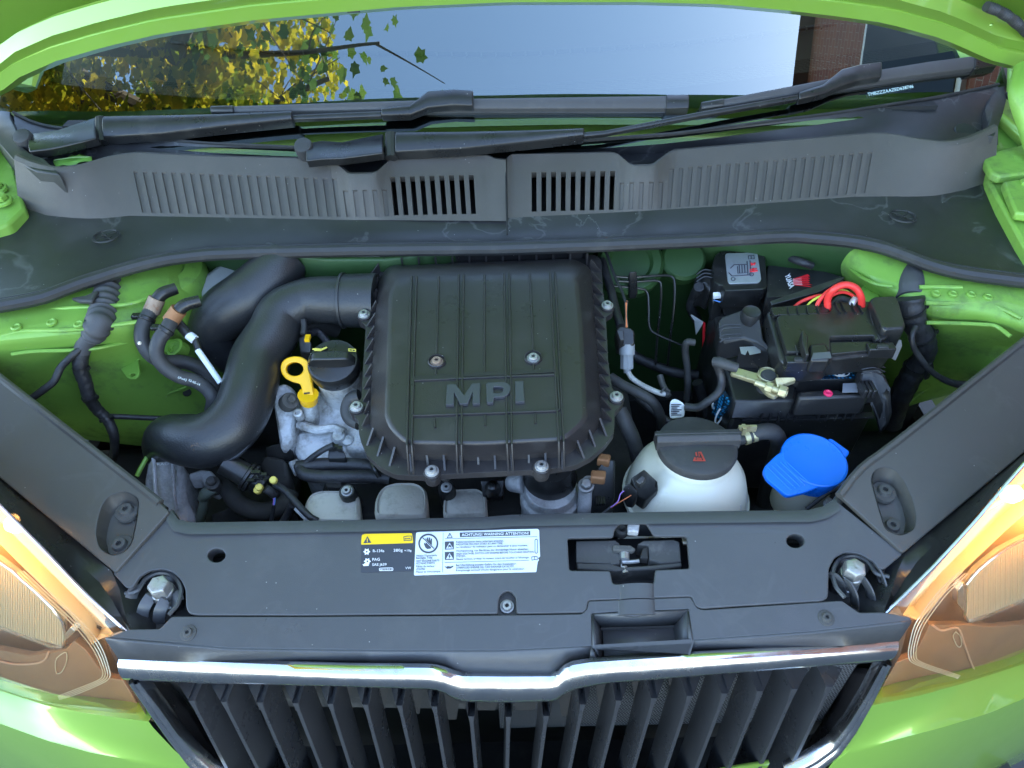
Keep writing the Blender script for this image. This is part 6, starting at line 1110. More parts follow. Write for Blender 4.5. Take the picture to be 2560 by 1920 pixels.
b = MB(); b.tube(PZ(6, [(345, 780, .85), (360, 830, .845), (395, 900, .84)]), .0085, 12, 3); b.tube(PZ(6, [(350, 880, .848), (372, 855, .85), (402, 870, .846)]), .003, 6, 3); obj('branch', b, 'hose', hs2)
ltag = thing('cable_tag', 'crumpled white printed tag wrapped on a cable behind the tank', 'tag', tuple(at(6, 445, 970, .83)))
b = MB(); b.grid([PZ(6, [(400, 925+0, .85), (430, 905, .853), (465, 930, .853), (492, 945, .85)]), PZ(6, [(398, 985, .838), (430, 980, .84), (462, 985, .84), (490, 990, .838)]), PZ(6, [(400, 1035, .825), (430, 1032, .826), (460, 1028, .826), (488, 1025, .825)])]); tg = obj('paper', b, 'labelwhite', ltag, solid=.0008, sub=1)
for i in range(7): y = 955+i*10; a, c = K(6, [(408, y), (408+60-(i % 3)*12, y)]); b = MB(); b.tube([ZP(.8455-i*.0023)(*a)+V((0, 0, .002)), ZP(.8460-i*.0023)(*c)+V((0, 0, .002))], .0013, 4, 1); obj('print_line', b, 'ink', tg)
b = MB(); b.tube(PZ(6, [(490, 960, .845), (560, 965, .848), (620, 930, .858), (680, 880, .868), (700, 820, .875), (690, 760, .885), (670, 715, .895)]), .0105, 14, 6); tag(obj('battery_cable', b, 'tape'), 'black battery cable looping from the clamp to the white tag', 'cable')
b = MB(); b.tube(PZ(6, [(545, 590, .87), (500, 590, .87), (490, 640, .855), (500, 720, .835), (505, 820, .81), (500, 920, .78)]), .0095, 14, 6); tag(obj('fuel_line', b, 'hose'), 'thin dark rubber line bending down left of the battery', 'hose')
# brake lines on the firewall
blg = thing('brake_lines', 'thin black brake pipes bent along the green firewall', 'pipes', tuple(at(6, 330, 350, .84)))
for L in ([(90, 210, .90), (180, 215, .898), (330, 205, .895), (410, 210, .89), (430, 260, .88), (425, 400, .85), (405, 560, .81), (390, 720, .76)], [(90, 235, .895), (200, 240, .893), (330, 235, .89), (352, 280, .88), (345, 420, .845), (330, 560, .81), (320, 720, .77)], [(80, 265, .885), (220, 278, .882), (270, 300, .876), (280, 380, .86), (285, 500, .835), (330, 545, .825), (470, 605, .81)]): b = MB(); b.tube(PZ(6, L), .0036, 8, 5); obj('pipe', b, 'black', blg)
b = MB(); b.prism(PZ(6, [(165, 180, .91), (215, 176, .91), (220, 300, .88), (170, 305, .88)]), (0, .004, -.014)); obj('pipe_clip', b, 'black', blg, bevel=.002)
# ---- right: rubber grommet boot and harness
gb = thing('rubber_boot', 'smooth black rubber boot with thick taped harness on the green wing beside the fuse box', 'rubber boot', tuple(at('f', 920, 400, .85)))
b = MB(); b.tube(PZ('f', [(900, 110, .915), (905, 200, .918), (912, 280, .920), (915, 360, .920), (915, 420, .918), (918, 485, .914)]), [.035, .032, .036, .039, .040, .036], 28, 6); obj('boot', b, 'boot', gb)
b = MB(); b.lathe([(.034, -.006), (.034, .0), (.028, .004), (.016, .008)], at('f', 910, 190, .915), (0, -.4, .9), 28); obj('boot_flange', b, 'hose', gb)
b = MB(); b.tube(PZ('f', [(916, 480, .925), (925, 580, .912), (950, 680, .895), (1010, 790, .875), (1045, 880, .855), (1030, 960, .835), (960, 1060, .81), (890, 1180, .785), (830, 1300, .755), (790, 1420, .72), (760, 1520, .69)]), [.034, .031, .031, .029, .028, .027, .030, .032, .031, .03, .03], 20, 7, fn=lambda t: 1+.035*math.sin(t*90)); obj('harness', b, 'tape', gb)
b = MB(); b.tube(PZ('f', [(960, 720, .905), (930, 790, .90), (940, 880, .888), (985, 960, .873), (1060, 1060, .855), (1160, 1140, .84), (1280, 1190, .832), (1400, 1205, .83)]), [.0075, .007, .007, .0075, .0075, .008, .010, .011], 14, 7); obj('branch_lead', b, 'tape', gb)
b = MB(); b.prism(PZ('f', [(1060, 1010, .85), (1110, 1010, .85), (1120, 1060, .84), (1070, 1080, .84)]), (0, 0, -.02)); obj('clip', b, 'black', gb, bevel=.003)
def ties(par, P, rs, idx):
    for i in idx:
        a, c = V(P[i]), V(P[i+1]); d = (c-a).normalized(); b = MB(); b.tube([a-d*.002, a+d*.002], rs*1.12, 18, 1); b.box(a+d.cross(V((0, 1, .4))).normalized()*rs*TS*1.1, (.005, .004, .004)); obj('cable_tie', b, 'black', par)
ties(gb, PZ('f', [(925, 580, .912), (950, 680, .895), (1010, 790, .875), (1045, 880, .855), (960, 1060, .81), (890, 1180, .785), (830, 1300, .755)]), .031, (0, 2, 4))
# ---- left: corrugated boot, harness, heater hoses
cb_ = thing('corrugated_boot', 'corrugated black rubber boot with taped harness on the left green wing', 'rubber boot', tuple(at(3, 640, 420, .85)))
bp_ = PZ(3, [(705, 190, .920), (672, 290, .925), (648, 370, .926), (628, 450, .924), (600, 520, .925), (560, 590, .91)])
b = MB(); b.tube(bp_, [.034, .034, .0345, .034, .0325, .027], 28, 22, fn=lambda t: 1+.085*math.sin(t*2*math.pi*12)); obj('bellows', b, 'boot', cb_, ang=80)
b = MB(); b.tube(PZ(3, [(575, 560, .915), (520, 630, .902), (492, 700, .89)]), [.025, .022, .019], 20, 5); obj('sleeve', b, 'boot', cb_)
b = MB(); b.prism(PZ(3, [(430, 350, .943), (520, 335, .945), (600, 300, .947), (560, 370, .945), (480, 368, .944)]), (0, 0, -.006)); obj('boot_flange', b, 'hose', cb_, bevel=.002)
b = MB(); b.tube(PZ(3, [(495, 690, .892), (490, 780, .875), (520, 870, .855), (545, 960, .835), (590, 1030, .815), (650, 1090, .80), (690, 1170, .785), (700, 1250, .765), (690, 1340, .74), (680, 1420, .72)]), [.0195, .019, .018, .0165, .0155, .0145, .0135, .012, .011, .011], 16, 7, fn=lambda t: 1+.03*math.sin(t*110)); obj('harness', b, 'tape', cb_)
b = MB(); b.tube(PZ(3, [(490, 665, .90), (430, 715, .895), (370, 780, .885), (330, 860, .875), (270, 910, .868), (200, 960, .862), (150, 990, .858)]), [.009, .009, .0095, .0095, .010, .009, .009], 12, 6); obj('branch_lead', b, 'tape', cb_)
b = MB(); b.tube(PZ(3, [(660, 1075, .802), (760, 1078, .795), (900, 1085, .79), (1050, 1088, .785), (1180, 1085, .78), (1290, 1075, .78)]), .0075, 12, 5); obj('cross_lead', b, 'tape', cb_)
ties(cb_, PZ(3, [(490, 780, .875), (520, 870, .855), (545, 960, .835), (590, 1030, .815), (650, 1090, .80), (690, 1170, .785)]), .0175, (0, 2, 4))
for nm, lab_, L, r_, cl_, end in (('heater_hose', 'curved heater hose with an orange brown clamp, the one nearer the corrugated boot', [(930, 420, .925), (900, 470, .92), (868, 540, .912), (870, 620, .90), (920, 700, .885), (1000, 740, .872), (1120, 745, .862), (1220, 780, .85), (1290, 850, .835), (1330, 930, .82)], .0190, 'rust', (950, 375)), ('heater_hose', 'curved heater hose with a rust red clamp and white date print along its side', [(1050, 480, .925), (1020, 540, .92), (970, 610, .912), (955, 690, .90), (1000, 770, .885), (1090, 830, .872), (1190, 860, .862), (1265, 910, .85), (1300, 970, .84), (1290, 1040, .82)], .0185, 'copper', (1080, 440))):
    hh = thing(nm, lab_, 'hose', tuple(at(3, L[4][0], L[4][1], .86)), 'heater hoses on the left wing')
    P_ = PZ(3, L); b = MB(); b.tube(P_, r_, 18, 6); obj('hose', b, 'hose', hh)
    e = at(3, end[0], end[1], .932); d = (P_[0]-e).normalized(); b = MB(); b.tube([P_[0]+d*.004, e-d*.004], r_*1.12, 20, 3); obj('clamp', b, cl_, hh)
    b = MB(); b.tube([e, e-d*.008+V((.004, .004, 0)), e-d*.016+V((.013, .010, -.006))], [r_*.85, r_*.9, r_*.8], 16, 4); obj('connector', b, 'black', hh)
    b = MB(); b.tube([P_[1].lerp(P_[2], .0), P_[1].lerp(P_[2], .35)], r_*1.16, 18, 1); b.box(P_[1]+V((-.012, .0, .002)), (.012, .008, .005)); obj('retaining_ring', b, 'black', hh, bevel=.001)
SHo = ZP(.880, 0, 0)
pr = thing('hose_print', 'small white date print on the curved heater hose', 'print', tuple(at(3, 1110, 850, .885)))
text('(Aut)', ZP(.893), K(3, [(1085, 845)])[0], K(3, [(1138, 862)])[0], 5.5, 'labelwhite', pr); text('02-05-14', ZP(.887), K(3, [(1150, 862)])[0], K(3, [(1218, 892)])[0], 5.5, 'labelwhite', pr)
b = MB(); b.lathe([(.0022, -.001), (.002, .0008), (0, .001)], at(3, 850, 629, .914), (-.3, -.5, .8), 12, cap=False); tag(obj('paint_dot', b, mat('cream_dot', (.7, .62, .5), .5)), 'tiny cream paint dot on the curved heater hose', 'paint dot')
wh = thing('white_vacuum_pipe', 'straight white plastic pipe leading under the S shaped duct', 'pipe', tuple(at(3, 1240, 720, .86)))
b = MB(); b.tube(PZ(3, [(1145, 575, .905), (1190, 610, .90)]), .0125, 14, 2); b.tube(PZ(3, [(1205, 670, .892), (1345, 870, .862)]), .008, 14, 2); obj('pipe', b, mat('pale_blue_white_plastic', (.62, .68, .74), .45), wh)
b = MB(); b.tube(PZ(3, [(1185, 600, .90), (1212, 665, .892)]), .010, 14, 2); b.tube(PZ(3, [(1080, 500, .915), (1150, 580, .905)]), .013, 14, 2); obj('coupling', b, 'black', wh)
b = MB(); b.prism(PZ(3, [(1230, 1060, .80), (1300, 1000, .81), (1315, 1020, .808), (1290, 1070, .80), (1240, 1085, .795)]), (0, 0, -.012)); tag(obj('hose_bracket', b, 'dirty', bevel=.002), 'small dusty bracket at the lower end of the heater hoses', 'bracket')
# ---- lower left: gearbox mount, cable bracket, solenoid valve
gm = thing('gearbox_mount', 'rough grey cast mounting block below the end of the S shaped duct', 'mount', tuple(at('g', 250, 500, .62)))
b = MB(); t = PZ('g', [(65, 330, .772), (90, 200, .785), (150, 110, .795), (330, 110, .795), (400, 190, .788), (395, 330, .775), (430, 500, .755), (500, 640, .735), (470, 760, .72), (200, 800, .715), (60, 640, .735)]); b.prism(t, (0, .01, -.09)); gmb = obj('casting', b, 'alu2', gm, bevel=.006)
for L in ([(150, 150, .796), (160, 300, .782), (170, 480, .764)], [(310, 150, .796), (320, 300, .782), (330, 480, .762), (350, 600, .745)]): b = MB(); b.tube(PZ('g', L), .005, 8, 4); obj('casting_rib', b, 'alu2', gmb)
text('RAO', ZP(.790, .4, 0, at('g', 240, 215, .79).y), K('g', [(190, 225)])[0], K('g', [(290, 220)])[0], 6, 'labelwhite', gm, lift=.002)
cbk = thing('shift_cable_end', 'greenish grey shift cable end bolted to a small alloy bracket', 'cable', tuple(at('g', 640, 450, .70)))
b = MB(); b.prism(PZ('g', [(450, 290, .77), (560, 250, .775), (650, 260, .775), (700, 320, .77), (730, 400, .765), (680, 440, .76), (600, 400, .762), (560, 330, .768), (460, 340, .765)]), (0, 0, -.02)); obj('bracket', b, 'alu2', cbk, bevel=.004)
b = MB(); b.lathe([(.0085, -.02), (.0085, .0), (.0055, .002), (.0055, .008), (.004, .010), (0, .010)], at('g', 660, 370, .776), (.1, -.3, .95), 18, cap=False); obj('stud', b, 'dirty', cbk)
b = MB(); b.tube(PZ('g', [(690, 420, .765), (610, 460, .76), (575, 510, .75)]), [.012, .017, .013], 14, 4); b.tube(PZ('g', [(590, 500, .752), (575, 600, .735), (540, 720, .71), (520, 800, .69)]), [.011, .0125, .0145, .0155], 16, 4); obj('cable', b, mat('greenish_sleeve', (.10, .125, .10), .6, 0, .4, 200, dust=.5, dcol=(.22, .23, .19), dscale=40), cbk)
b = MB(); b.tube(PZ('g', [(700, 260, .76), (780, 400, .755), (900, 560, .75), (1100, 620, .745), (1280, 560, .75), (1330, 470, .75)]), .024, 16, 6); tag(obj('radiator_hose', b, 'grime'), 'wide dusty hose curving under the black solenoid valve', 'hose')
b = MB(); b.prism(PZ('g', [(640, 640, .72), (850, 560, .735), (1000, 590, .73), (1400, 640, .72), (1430, 760, .70), (660, 780, .70)]), (0, 0, -.05)); tag(obj('gearbox_cover', b, 'grime', bevel=.004), 'dusty dark cover deep behind the front panel below the solenoid valve', 'cover')
b = MB(); b.prism(PZ('g', [(1100, 110, .78), (1300, 160, .785), (1340, 360, .765), (1200, 420, .76), (1050, 200, .775)]), (0, 0, -.04)); tag(obj('foam_pad', b, 'grime', bevel=.006), 'rough black foam pad between solenoid valve and engine housing', 'pad')
sv = thing('solenoid_valve', 'black cylindrical valve with yellow lock tabs below the S shaped duct', 'valve', tuple(at('g', 1000, 320, .76)))
sa = at('g', 830, 230, .81); sb_ = at('g', 1150, 420, .785); dd = (sb_-sa).normalized()
b = MB(); b.tube([sa-dd*.01, sa+dd*.022], .031, 22, 2); obj('rear_body', b, 'black', sv)
b = MB(); b.lathe([(.0155, -.004), (.017, -.003), (.017, 0), (.015, .001), (.017, .002), (.017, .005), (.0145, .006)], sa+dd*.022, dd, 28); obj('ring', b, 'black', sv)
b = MB(); b.tube([sa+dd*.024, sb_-dd*.006], .028, 8, 2); vb = obj('front_body', b, 'black', sv, bevel=.002)
for i, (x, y) in enumerate(((1035, 280), (1090, 300), (1060, 330), (1000, 350))): b = MB(); b.box(at('g', x, y, .826-i*.004), (.010, .004, .003)); obj('moulded_label', b, 'black', vb)
for x, y, z in ((1185, 345, .815), (1062, 407, .805), (1048, 432, .80)): b = MB(); b.lathe([(.0042, -.004), (.0042, .001), (.003, .002), (0, .002)], at('g', x, y, z), (0, -.4, .9), 14, cap=False); obj('lock_tab', b, mat('pale_yellow_plastic', (.75, .60, .12), .45), sv)
b = MB(); b.tube(PZ('g', [(1120, 420, .80), (1160, 445, .795), (1190, 470, .788)]), .011, 14, 3); obj('plug', b, 'hose', sv)
for m_, dx in (('violet_wire', 0), ('blue_wire', 12), ('violet_wire', -10)): b = MB(); b.tube(PZ('g', [(1175+dx, 465, .792), (1195+dx*.6, 510, .785), (1190+dx*.4, 570, .775)]), .0016, 6, 4); obj('wire', b, m_, sv)
b = MB(); b.tube(PZ('g', [(1190, 560, .777), (1180, 640, .765), (1165, 720, .755)]), .005, 10, 4); obj('sheath', b, 'tape', sv)
b = MB(); b.tube(PZ('g', [(1200, 380, .80), (1290, 440, .80), (1400, 560, .795), (1500, 660, .79), (1570, 700, .785)]), .0085, 12, 6); b.tube(PZ('g', [(1350, 560, .79), (1310, 640, .775), (1270, 710, .765)]), .010, 12, 4); obj('lead', b, 'tape', sv)
b = MB(); b.tube(PZ('g', [(1380, 590, .79), (1460, 670, .785), (1520, 710, .78)]), .006, 8, 3); obj('clip_rail', b, 'alu2', sv)
b = MB(); b.tube(PZ(3, [(905, 1310, .79), (860, 1390, .785), (835, 1440, .78)]), .006, 8, 4); tag(obj('earth_strap', b, 'bay_paint'), 'green painted edge beside the grey mounting block', 'bracket')
TS = 1.0
TS = .46
for lab_, L, r_ in (('thin black loom crossing behind the coolant tank below the filter box', [(210, 900, .80), (300, 980, .79), (420, 1060, .78), (560, 1100, .76)], .011), ('black pipe running deep below the brake pipes on the firewall', [(150, 640, .76), (260, 700, .75), (420, 760, .745), (560, 780, .74)], .016), ('dark loom lying low beside the battery foot', [(560, 820, .78), (600, 930, .75), (640, 1060, .72), (720, 1160, .70)], .016)):
    b = MB(); b.tube(PZ(6, L), r_, 12, 6, fn=lambda t: 1+.05*math.sin(t*70)); tag(obj('wiring_loom', b, 'tape'), lab_, 'wiring')
TS = 1.0
# ================================================================== stickers on the lock carrier cover
SLl = SS
def E_(L): return K('e', L)
y1 = thing('coolant_sticker', 'dark refrigerant sticker with yellow warning header on the front panel', 'sticker', tuple(SLl(*E_([(370, 310)])[0])))
plate('base', SLl, rnd(E_([(100, 222), (652, 200), (650, 500), (95, 520)]), 3, 2), [], .0006, mat('dark_sticker', (.040, .043, .055), .45), y1, lift=.0005)
plate('yellow_header', SLl, rnd(E_([(105, 120), (135, 108), (640, 100), (652, 205), (97, 222)]), 3, 2), [], .0006, 'labelyellow', y1, lift=.0007)
def ee(name, L, m, par, holes=(), lift=.0009): return poly_print(name, SLl, E_(L), [E_(h) for h in holes], m, par, lift)
ee('warning_triangle', [(122, 208), (165, 134), (206, 203)], 'ink', y1); ee('warning_mark', [(160, 160), (170, 160), (168, 188), (162, 188)], 'labelyellow', y1, lift=.0012); ee('warning_mark', [(160, 192), (170, 192), (170, 198), (160, 198)], 'labelyellow', y1, lift=.0012)
ee('manual_symbol', [(548, 138), (590, 130), (636, 128), (638, 178), (600, 182), (552, 184)], 'ink', y1, [[(554, 144), (590, 136), (630, 134), (632, 172), (598, 176), (558, 178)]]); ee('spanner', [(562, 152), (572, 158), (610, 155), (620, 148), (622, 166), (610, 162), (572, 166), (562, 170)], 'ink', y1)
for cx, cy in ((158, 298), (165, 400)):
    q = E_([(cx, cy)])[0]; poly_print('snowflake', SLl, [(q[0]+x, q[1]+y) for x, y in star(9, 6, .62)], [ell(*q, 2.4, 2.4, 8)], 'lettering', y1, .0009)
ee('oil_can_symbol', [(110, 428), (122, 436), (135, 420), (172, 418), (180, 446), (125, 450), (120, 442)], 'lettering', y1)
def et(s, a, b_, h, m, par, **k): text(s, SLl, E_([a])[0], E_([b_])[0], h*.23508, m, par, lift=.0011, th=.0002, **k)
et('R-134a', (225, 306), (345, 303), 30, 'lettering', y1); et('380g', (445, 300), (540, 297), 30, 'lettering', y1); et('+10g', (558, 298), (634, 296), 22, 'lettering', y1); et('PAG', (220, 397), (298, 394), 30, 'lettering', y1); et('SAE J639', (218, 450), (370, 446), 26, 'lettering', y1); et('VW', (570, 486), (630, 484), 26, 'lettering', y1)
poly_print('code_pill', SLl, rnd(E_([(288, 470), (440, 466), (440, 500), (290, 502)]), 4, 3), [rnd(E_([(294, 475), (434, 471), (434, 495), (296, 497)]), 3, 3)], 'lettering', y1, .0009); et('000 010 818 Q', (300, 496), (428, 492), 16, 'lettering', y1)
w1 = thing('warning_sticker', 'silver white trilingual warning sticker headed ACHTUNG WARNING ATTENTION', 'sticker', tuple(SLl(*E_([(1300, 300)])[0])))
plate('base', SLl, rnd(E_([(682, 95), (720, 88), (1000, 80), (1500, 66), (1700, 60), (1975, 54), (1990, 70), (2000, 350), (1975, 362), (1990, 385), (1975, 400), (1960, 512), (1600, 520), (1200, 530), (664, 548), (660, 540)]), 2, 2), [], .0006, 'labelwhite', w1, lift=.0006)
ik = 'ink'
q = E_([(812, 211)])[0]; poly_print('prohibition_ring', SLl, ell(*q, 25, 24.5, 36), [ell(*q, 21, 20.5, 32)], ik, w1, .0010)
ee('hand', [(768, 225), (765, 200), (785, 215), (782, 160), (792, 158), (797, 190), (800, 148), (811, 147), (814, 186), (822, 146), (832, 148), (832, 188), (842, 156), (852, 160), (850, 230), (838, 265), (800, 270), (782, 255)], ik, w1, lift=.0009)
ee('strike_bar', [(748, 160), (760, 148), (880, 262), (868, 275)], 'labelwhite', w1, lift=.0013); ee('strike_bar', [(750, 157), (757, 150), (877, 264), (870, 271)], ik, w1, lift=.0016)
for i, s_ in enumerate(('Heisse Motorteile', 'Bewegte Teile', 'HOT ENGINE PARTS', 'MOVING PARTS', 'Pièces du moteur', 'chaudes', 'Pièces en mouvement')):
    y = (352, 376, 408, 434, 466, 492, 524)[i]; x1_ = (905, 855, 930, 880, 880, 778, 940)[i]; et(s_, (684, y), (x1_, y-6*(x1_-684)/256), 20, ik, w1)
ee('rule_line', [(968, 95), (971, 95), (965, 518), (962, 518)], ik, w1); ee('rule_line', [(990, 160), (1970, 137), (1970, 140), (990, 163)], ik, w1); ee('rule_line', [(985, 412), (1885, 388), (1885, 391), (985, 415)], ik, w1)
ee('warning_triangle', [(1008, 152), (1040, 96), (1072, 150)], ik, w1, [[(1018, 147), (1040, 108), (1062, 145)]]); ee('warning_mark', [(1037, 118), (1043, 118), (1042, 135), (1038, 135)], ik, w1)
ee('header_block', [(1146, 96), (1894, 78), (1896, 122), (1148, 142)], ik, w1); text('ACHTUNG! WARNING! ATTENTION!', SLl, E_([(1168, 135)])[0], E_([(1880, 117)])[0], 6.6, 'labelwhite', w1, lift=.0014, th=.0002, bold=.015)
for yy in (192, 302):
    ee('pictogram', [(988, yy), (1084, yy-4), (1084, yy+80), (988, yy+84)], ik, w1, [[(998, yy+76), (1038, yy+8), (1078, yy+72)]])
ee('fan_symbol', [(1020, 258), (1030, 225), (1048, 225), (1062, 258), (1040, 245)], ik, w1); ee('bolt_symbol', [(1034, 330), (1046, 326), (1040, 345), (1052, 346), (1030, 374), (1036, 352), (1026, 352)], ik, w1)
for s_, x1_, y in (('Kühlerventilator kann jederzeit anlaufen.', 1615, 205), ('RADIATOR FAN MAY START AT ANY TIME.', 1605, 232), ('Le ventilateur de radiateur peut se déclencher à tout moment.', 1870, 260), ('Hochspannung, vor Berühren der Zündanlage Motor abstellen.', 1875, 300), ('HIGH VOLTAGE, SWITCH OFF ENGINE BEFORE TOUCHING IGNITION', 1935, 332), ('SYSTEM.', 1210, 358), ("Haute tension, arrêter le moteur avant de toucher à l'allumage.", 1885, 388), ('Bei Überfüllung besteht Gefahr für den Katalysator.', 1750, 452), ('OVERFILLED ENGINE OIL CAN DAMAGE CATALYST.', 1728, 480), ('Remplissage excessif d\'huile dangereux pour le catalyseur.', 1835, 508)):
    et(s_, (1108, y), (x1_, y-.026*(x1_-1108)), 19, ik, w1)
ee('oil_can_symbol', [(988, 452), (1002, 462), (1018, 452), (1050, 456), (1078, 446), (1080, 456), (1052, 476), (1008, 480), (1002, 468), (990, 462)], ik, w1)
poly_print('code_pill', SLl, rnd(E_([(1942, 170), (1962, 158), (1976, 172), (1976, 310), (1960, 320), (1944, 312)]), 3, 3), [rnd(E_([(1947, 176), (1960, 166), (1971, 176), (1971, 306), (1960, 314), (1949, 308)]), 2, 2)], ik, w1, .0010)
ee('manual_symbol', [(1908, 352), (1940, 346), (1972, 348), (1974, 388), (1940, 384), (1910, 392)], ik, w1, [[(1913, 357), (1938, 352), (1938, 380), (1915, 386)], [(1943, 352), (1967, 354), (1968, 382), (1943, 379)]])
# ---- green leaf lying at the left end of the cowl
lf = K('a', [(465, 1415), (480, 1398), (560, 1392), (610, 1372), (625, 1350), (660, 1362), (700, 1358), (730, 1348), (775, 1362), (805, 1385), (800, 1402), (740, 1412), (690, 1430), (640, 1440), (560, 1452), (490, 1458)])
P = [ZP(1.0)(*p) for p in lf]; cc = sum(P, V())/len(P); b = MB()
b.loft([[p+V((0, 0, .003+.0025*math.sin(i*2.3))) for i, p in enumerate(P)], [cc+(p-cc)*.55+V((0, 0, .005)) for p in P], [cc+V((0, 0, .003))]*len(P)], True)
leafm = mat('green_leaf', (.16, .36, .05), .5, 0, .3, 200, dust=.5, dcol=(.28, .44, .12), dscale=60)
lo_ = tag(obj('leaf', b, leafm, solid=.0006), 'fallen light green leaf lying at the cowl end beneath the wiper', 'leaf')
b = MB(); b.tube([cc+(P[0]-cc)*.9+V((0, 0, .005)), cc+V((0, 0, .006)), cc+(P[9]-cc)*.9+V((0, 0, .005))], .0007, 5, 3); obj('midrib', b, mat('leaf_vein', (.36, .52, .18), .5), lo_)
# ================================================================== what the windscreen mirrors: a tree over the left side, a brick house on the right
def leaf_mesh(bm_v, bm_f, P, rot, s):
    o = len(bm_v)
    k = rr.uniform(.7, 1.15); L = [(0, -.5), (.16, -.34), (.42, -.30), (.40, -.02), (.56, .26), (.30, .34), (.06, .74), (-.22, .36), (-.52, .30), (-.38, 0), (-.44, -.24), (-.16, -.32)]; L = [(x*k*rr.uniform(.8, 1.2), y*rr.uniform(.85, 1.15)) for x, y in L]
    for x, y in L: bm_v.append(P+rot@V((x*s, y*s, (.35*abs(x)-.5*y*y)*s)))
    bm_f.append([o+i for i in range(12)])
def leaf_material(name, c1, c2):
    m = bpy.data.materials.new(name); m.use_nodes = True; n = m.node_tree.nodes; l = m.node_tree.links; n.clear(); o = n.new('ShaderNodeOutputMaterial')
    tc = n.new('ShaderNodeTexCoord'); nz = n.new('ShaderNodeTexNoise'); nz.inputs['Scale'].default_value = 2.2; nz.inputs['Detail'].default_value = 4; l.new(tc.outputs['Object'], nz.inputs['Vector'])
    cr = n.new('ShaderNodeValToRGB'); cr.color_ramp.elements[0].position = .38; cr.color_ramp.elements[0].color = (*c1, 1); cr.color_ramp.elements[1].position = .62; cr.color_ramp.elements[1].color = (*c2, 1); l.new(nz.outputs['Fac'], cr.inputs[0])
    d = n.new('ShaderNodeBsdfDiffuse'); t = n.new('ShaderNodeBsdfTranslucent'); mx = n.new('ShaderNodeMixShader'); mx.inputs[0].default_value = .45
    l.new(cr.outputs[0], d.inputs[0]); l.new(cr.outputs[0], t.inputs[0]); l.new(d.outputs[0], mx.inputs[1]); l.new(t.outputs[0], mx.inputs[2]); l.new(mx.outputs[0], o.inputs[0]); return m
from mathutils import Euler
rr = random.Random(11)
tr = thing('maple_tree', 'maple tree with sunlit yellow leaves mirrored in the left half of the windscreen', 'tree', (-5.2, 2.4, 0))
bark = mat('bark', (.09, .07, .055), .9, 0, .8, 30, dust=.4, dcol=(.14, .12, .10), dscale=5)
b = MB(); b.tube([(-5.2, 2.4, 0), (-5.1, 2.35, 1.5), (-4.9, 2.2, 3), (-4.6, 1.9, 4.4), (-4.3, 1.7, 5.6), (-4.2, 1.6, 6.8)], [.26, .21, .18, .14, .09, .04], 12, 5); trunk = obj('trunk', b, bark, tr)
limbs = [[(-4.9, 2.2, 3.0), (-4.0, 1.6, 4.2), (-3.0, 1.2, 5.0), (-2.0, 1.0, 5.3), (-1.1, .95, 5.3)], [(-4.6, 1.9, 4.4), (-3.8, 1.0, 5.4), (-2.9, .7, 6.0), (-1.9, .8, 6.2)], [(-4.7, 2.0, 4.0), (-5.6, 1.6, 5.0), (-6.3, 1.4, 5.6)], [(-4.5, 1.8, 4.8), (-4.3, .6, 5.6), (-4.1, -.3, 6.0)], [(-4.6, 1.9, 4.2), (-4.2, 2.9, 5.2), (-3.8, 3.6, 5.8)], [(-3.0, 1.2, 5.0), (-2.4, 1.4, 4.7), (-1.7, 1.3, 4.5)]]
for L in limbs: b = MB(); b.tube([V(p) for p in L], [.09, .055, .035, .02, .010], 8, 5); obj('limb', b, bark, trunk)
for _ in range(26):
    L = rr.choice((limbs[0], limbs[1], limbs[5])); i = rr.randrange(1, len(L)-1); q = V(L[i]).lerp(V(L[i+1]), rr.random()); e = q+V((rr.uniform(.1, .7), rr.gauss(0, .35), rr.gauss(0, .2)))
    b = MB(); b.tube([q, q.lerp(e, .5)+V((0, 0, rr.gauss(0, .05))), e], [.010, .006, .003], 5, 4); obj('twig', b, bark, trunk)
V_, F_ = [], []
def scatter(n, cen, rad, s0, s1):
    for _ in range(n):
        while True:
            p = V((rr.uniform(-1, 1), rr.uniform(-1, 1), rr.uniform(-1, 1)))
            if p.length < 1: break
        P = V((cen[0]+p.x*rad[0], cen[1]+p.y*rad[1], cen[2]+p.z*rad[2]))
        leaf_mesh(V_, F_, P, Euler((rr.uniform(-.9, .9), rr.uniform(-.9, .9), rr.uniform(0, 6.28))).to_matrix(), rr.uniform(s0, s1))
for _ in range(380):                                          # clumps, so that gaps stay between them
    c = V((rr.uniform(-6.2, -2.15), rr.uniform(-.4, 2.8), rr.uniform(4.4, 7.2))); scatter(74, c, (.34, .34, .24), .05, .10)
mb = MB(); mb.v, mb.f, mb.m = V_, F_, [0]*len(F_); obj('crown', mb, leaf_material('sunlit_leaf', (.16, .24, .02), (.66, .50, .03)), tr, recalc=False)  # sunlit yellow put into the crown's leaf colour
V_, F_ = [], []
for L in (limbs[0][2:], limbs[1][1:], limbs[5]):
    for k in range(80):
        i = rr.randrange(len(L)-1); q = V(L[i]).lerp(V(L[i+1]), rr.random()); c = q+V((rr.gauss(0, .16), rr.gauss(0, .28), rr.gauss(0, .12))); leaf_mesh(V_, F_, c, Euler((rr.uniform(-.6, .6), rr.uniform(-.6, .6), rr.uniform(0, 6.28))).to_matrix(), rr.uniform(.05, .11))
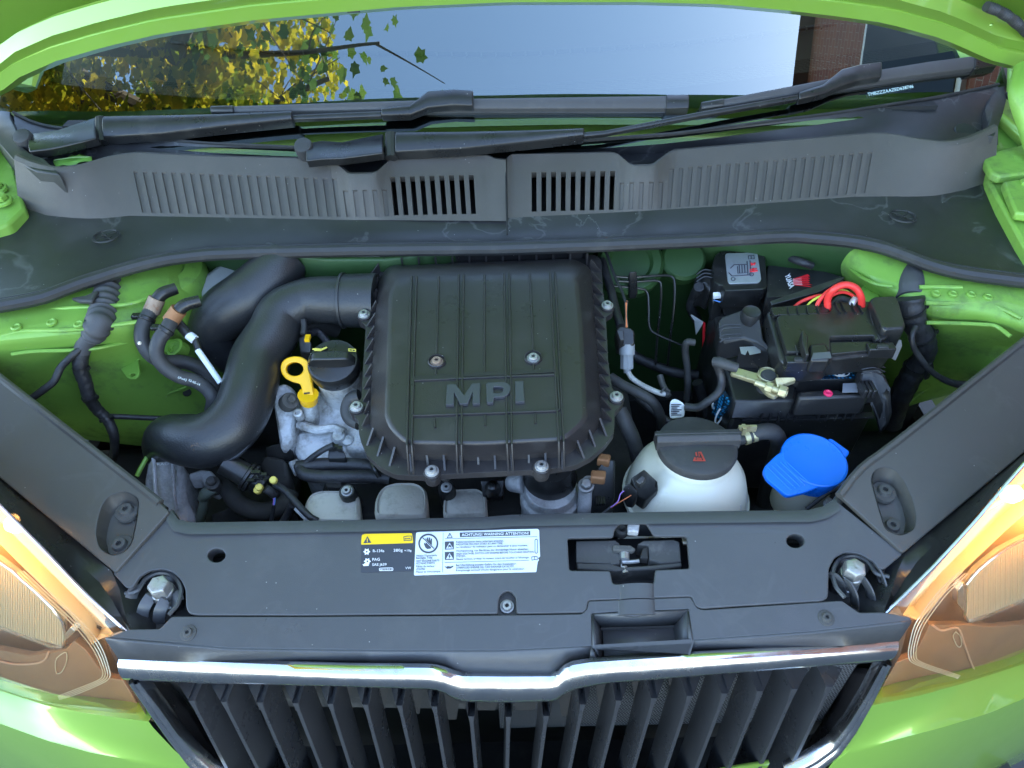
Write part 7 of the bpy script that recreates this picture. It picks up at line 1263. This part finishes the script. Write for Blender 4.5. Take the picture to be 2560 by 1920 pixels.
for k in range(26): leaf_mesh(V_, F_, V((-1.35+rr.gauss(0, .5), .85+rr.gauss(0, .22), 5.3+rr.gauss(0, .15))), Euler((rr.uniform(-.6, .6), rr.uniform(-.6, .6), rr.uniform(0, 6.28))).to_matrix(), rr.uniform(.05, .11))
mb = MB(); mb.v, mb.f, mb.m = V_, F_, [0]*len(F_); obj('outer_foliage', mb, leaf_material('shaded_leaf', (.04, .10, .025), (.10, .17, .03)), tr, recalc=False)  # same leaves, their shaded side put into a darker colour
M['pane'] = mat('window_pane', (.02, .025, .03), .05)
ho = thing('brick_house', 'dark red brick house mirrored in the right end of the windscreen', 'house', (6.5, 2.0, 0))
brick = mat('red_brick', (.22, .075, .05), .85); n = brick.node_tree.nodes; l = brick.node_tree.links; tc = n.new('ShaderNodeTexCoord'); mp = n.new('ShaderNodeMapping'); mp.inputs['Rotation'].default_value = (0, math.radians(90), math.radians(90)); bk = n.new('ShaderNodeTexBrick')
bk.inputs['Scale'].default_value = 4.2; bk.inputs['Color1'].default_value = (.20, .065, .045, 1); bk.inputs['Color2'].default_value = (.26, .09, .055, 1); bk.inputs['Mortar'].default_value = (.30, .26, .22, 1); bk.inputs['Mortar Size'].default_value = .012
l.new(tc.outputs['Object'], mp.inputs['Vector']); l.new(mp.outputs[0], bk.inputs['Vector']); l.new(bk.outputs['Color'], n['Principled BSDF'].inputs['Base Color'])
b = MB(); b.box((6.65, 2.5, 3.2), (6.0, 11.0, 6.4)); obj('wall', b, brick, ho)
b = MB(); b.prism([V((3.45, -3.1, 6.38)), V((9.9, -3.1, 6.38)), V((6.65, -3.1, 8.6))], (0, 11.2, 0)); obj('roof', b, mat('roof_tile', (.12, .07, .05), .8, 0, .6, 12), ho)
for y in (-1.2, 1.4, 4.2):
    for z in (1.6, 4.6):
        b = MB(); b.box((3.64, y, z), (.10, 1.1, 1.4)); wn = obj('window', b, 'white2', ho); b = MB(); b.box((3.60, y, z), (.06, .98, 1.28)); obj('pane', b, M['pane'], wn)
b = MB(); b.tube([(3.58, .4, 0), (3.58, .4, 6.3)], .05, 10, 2); obj('drainpipe', b, 'black', ho)
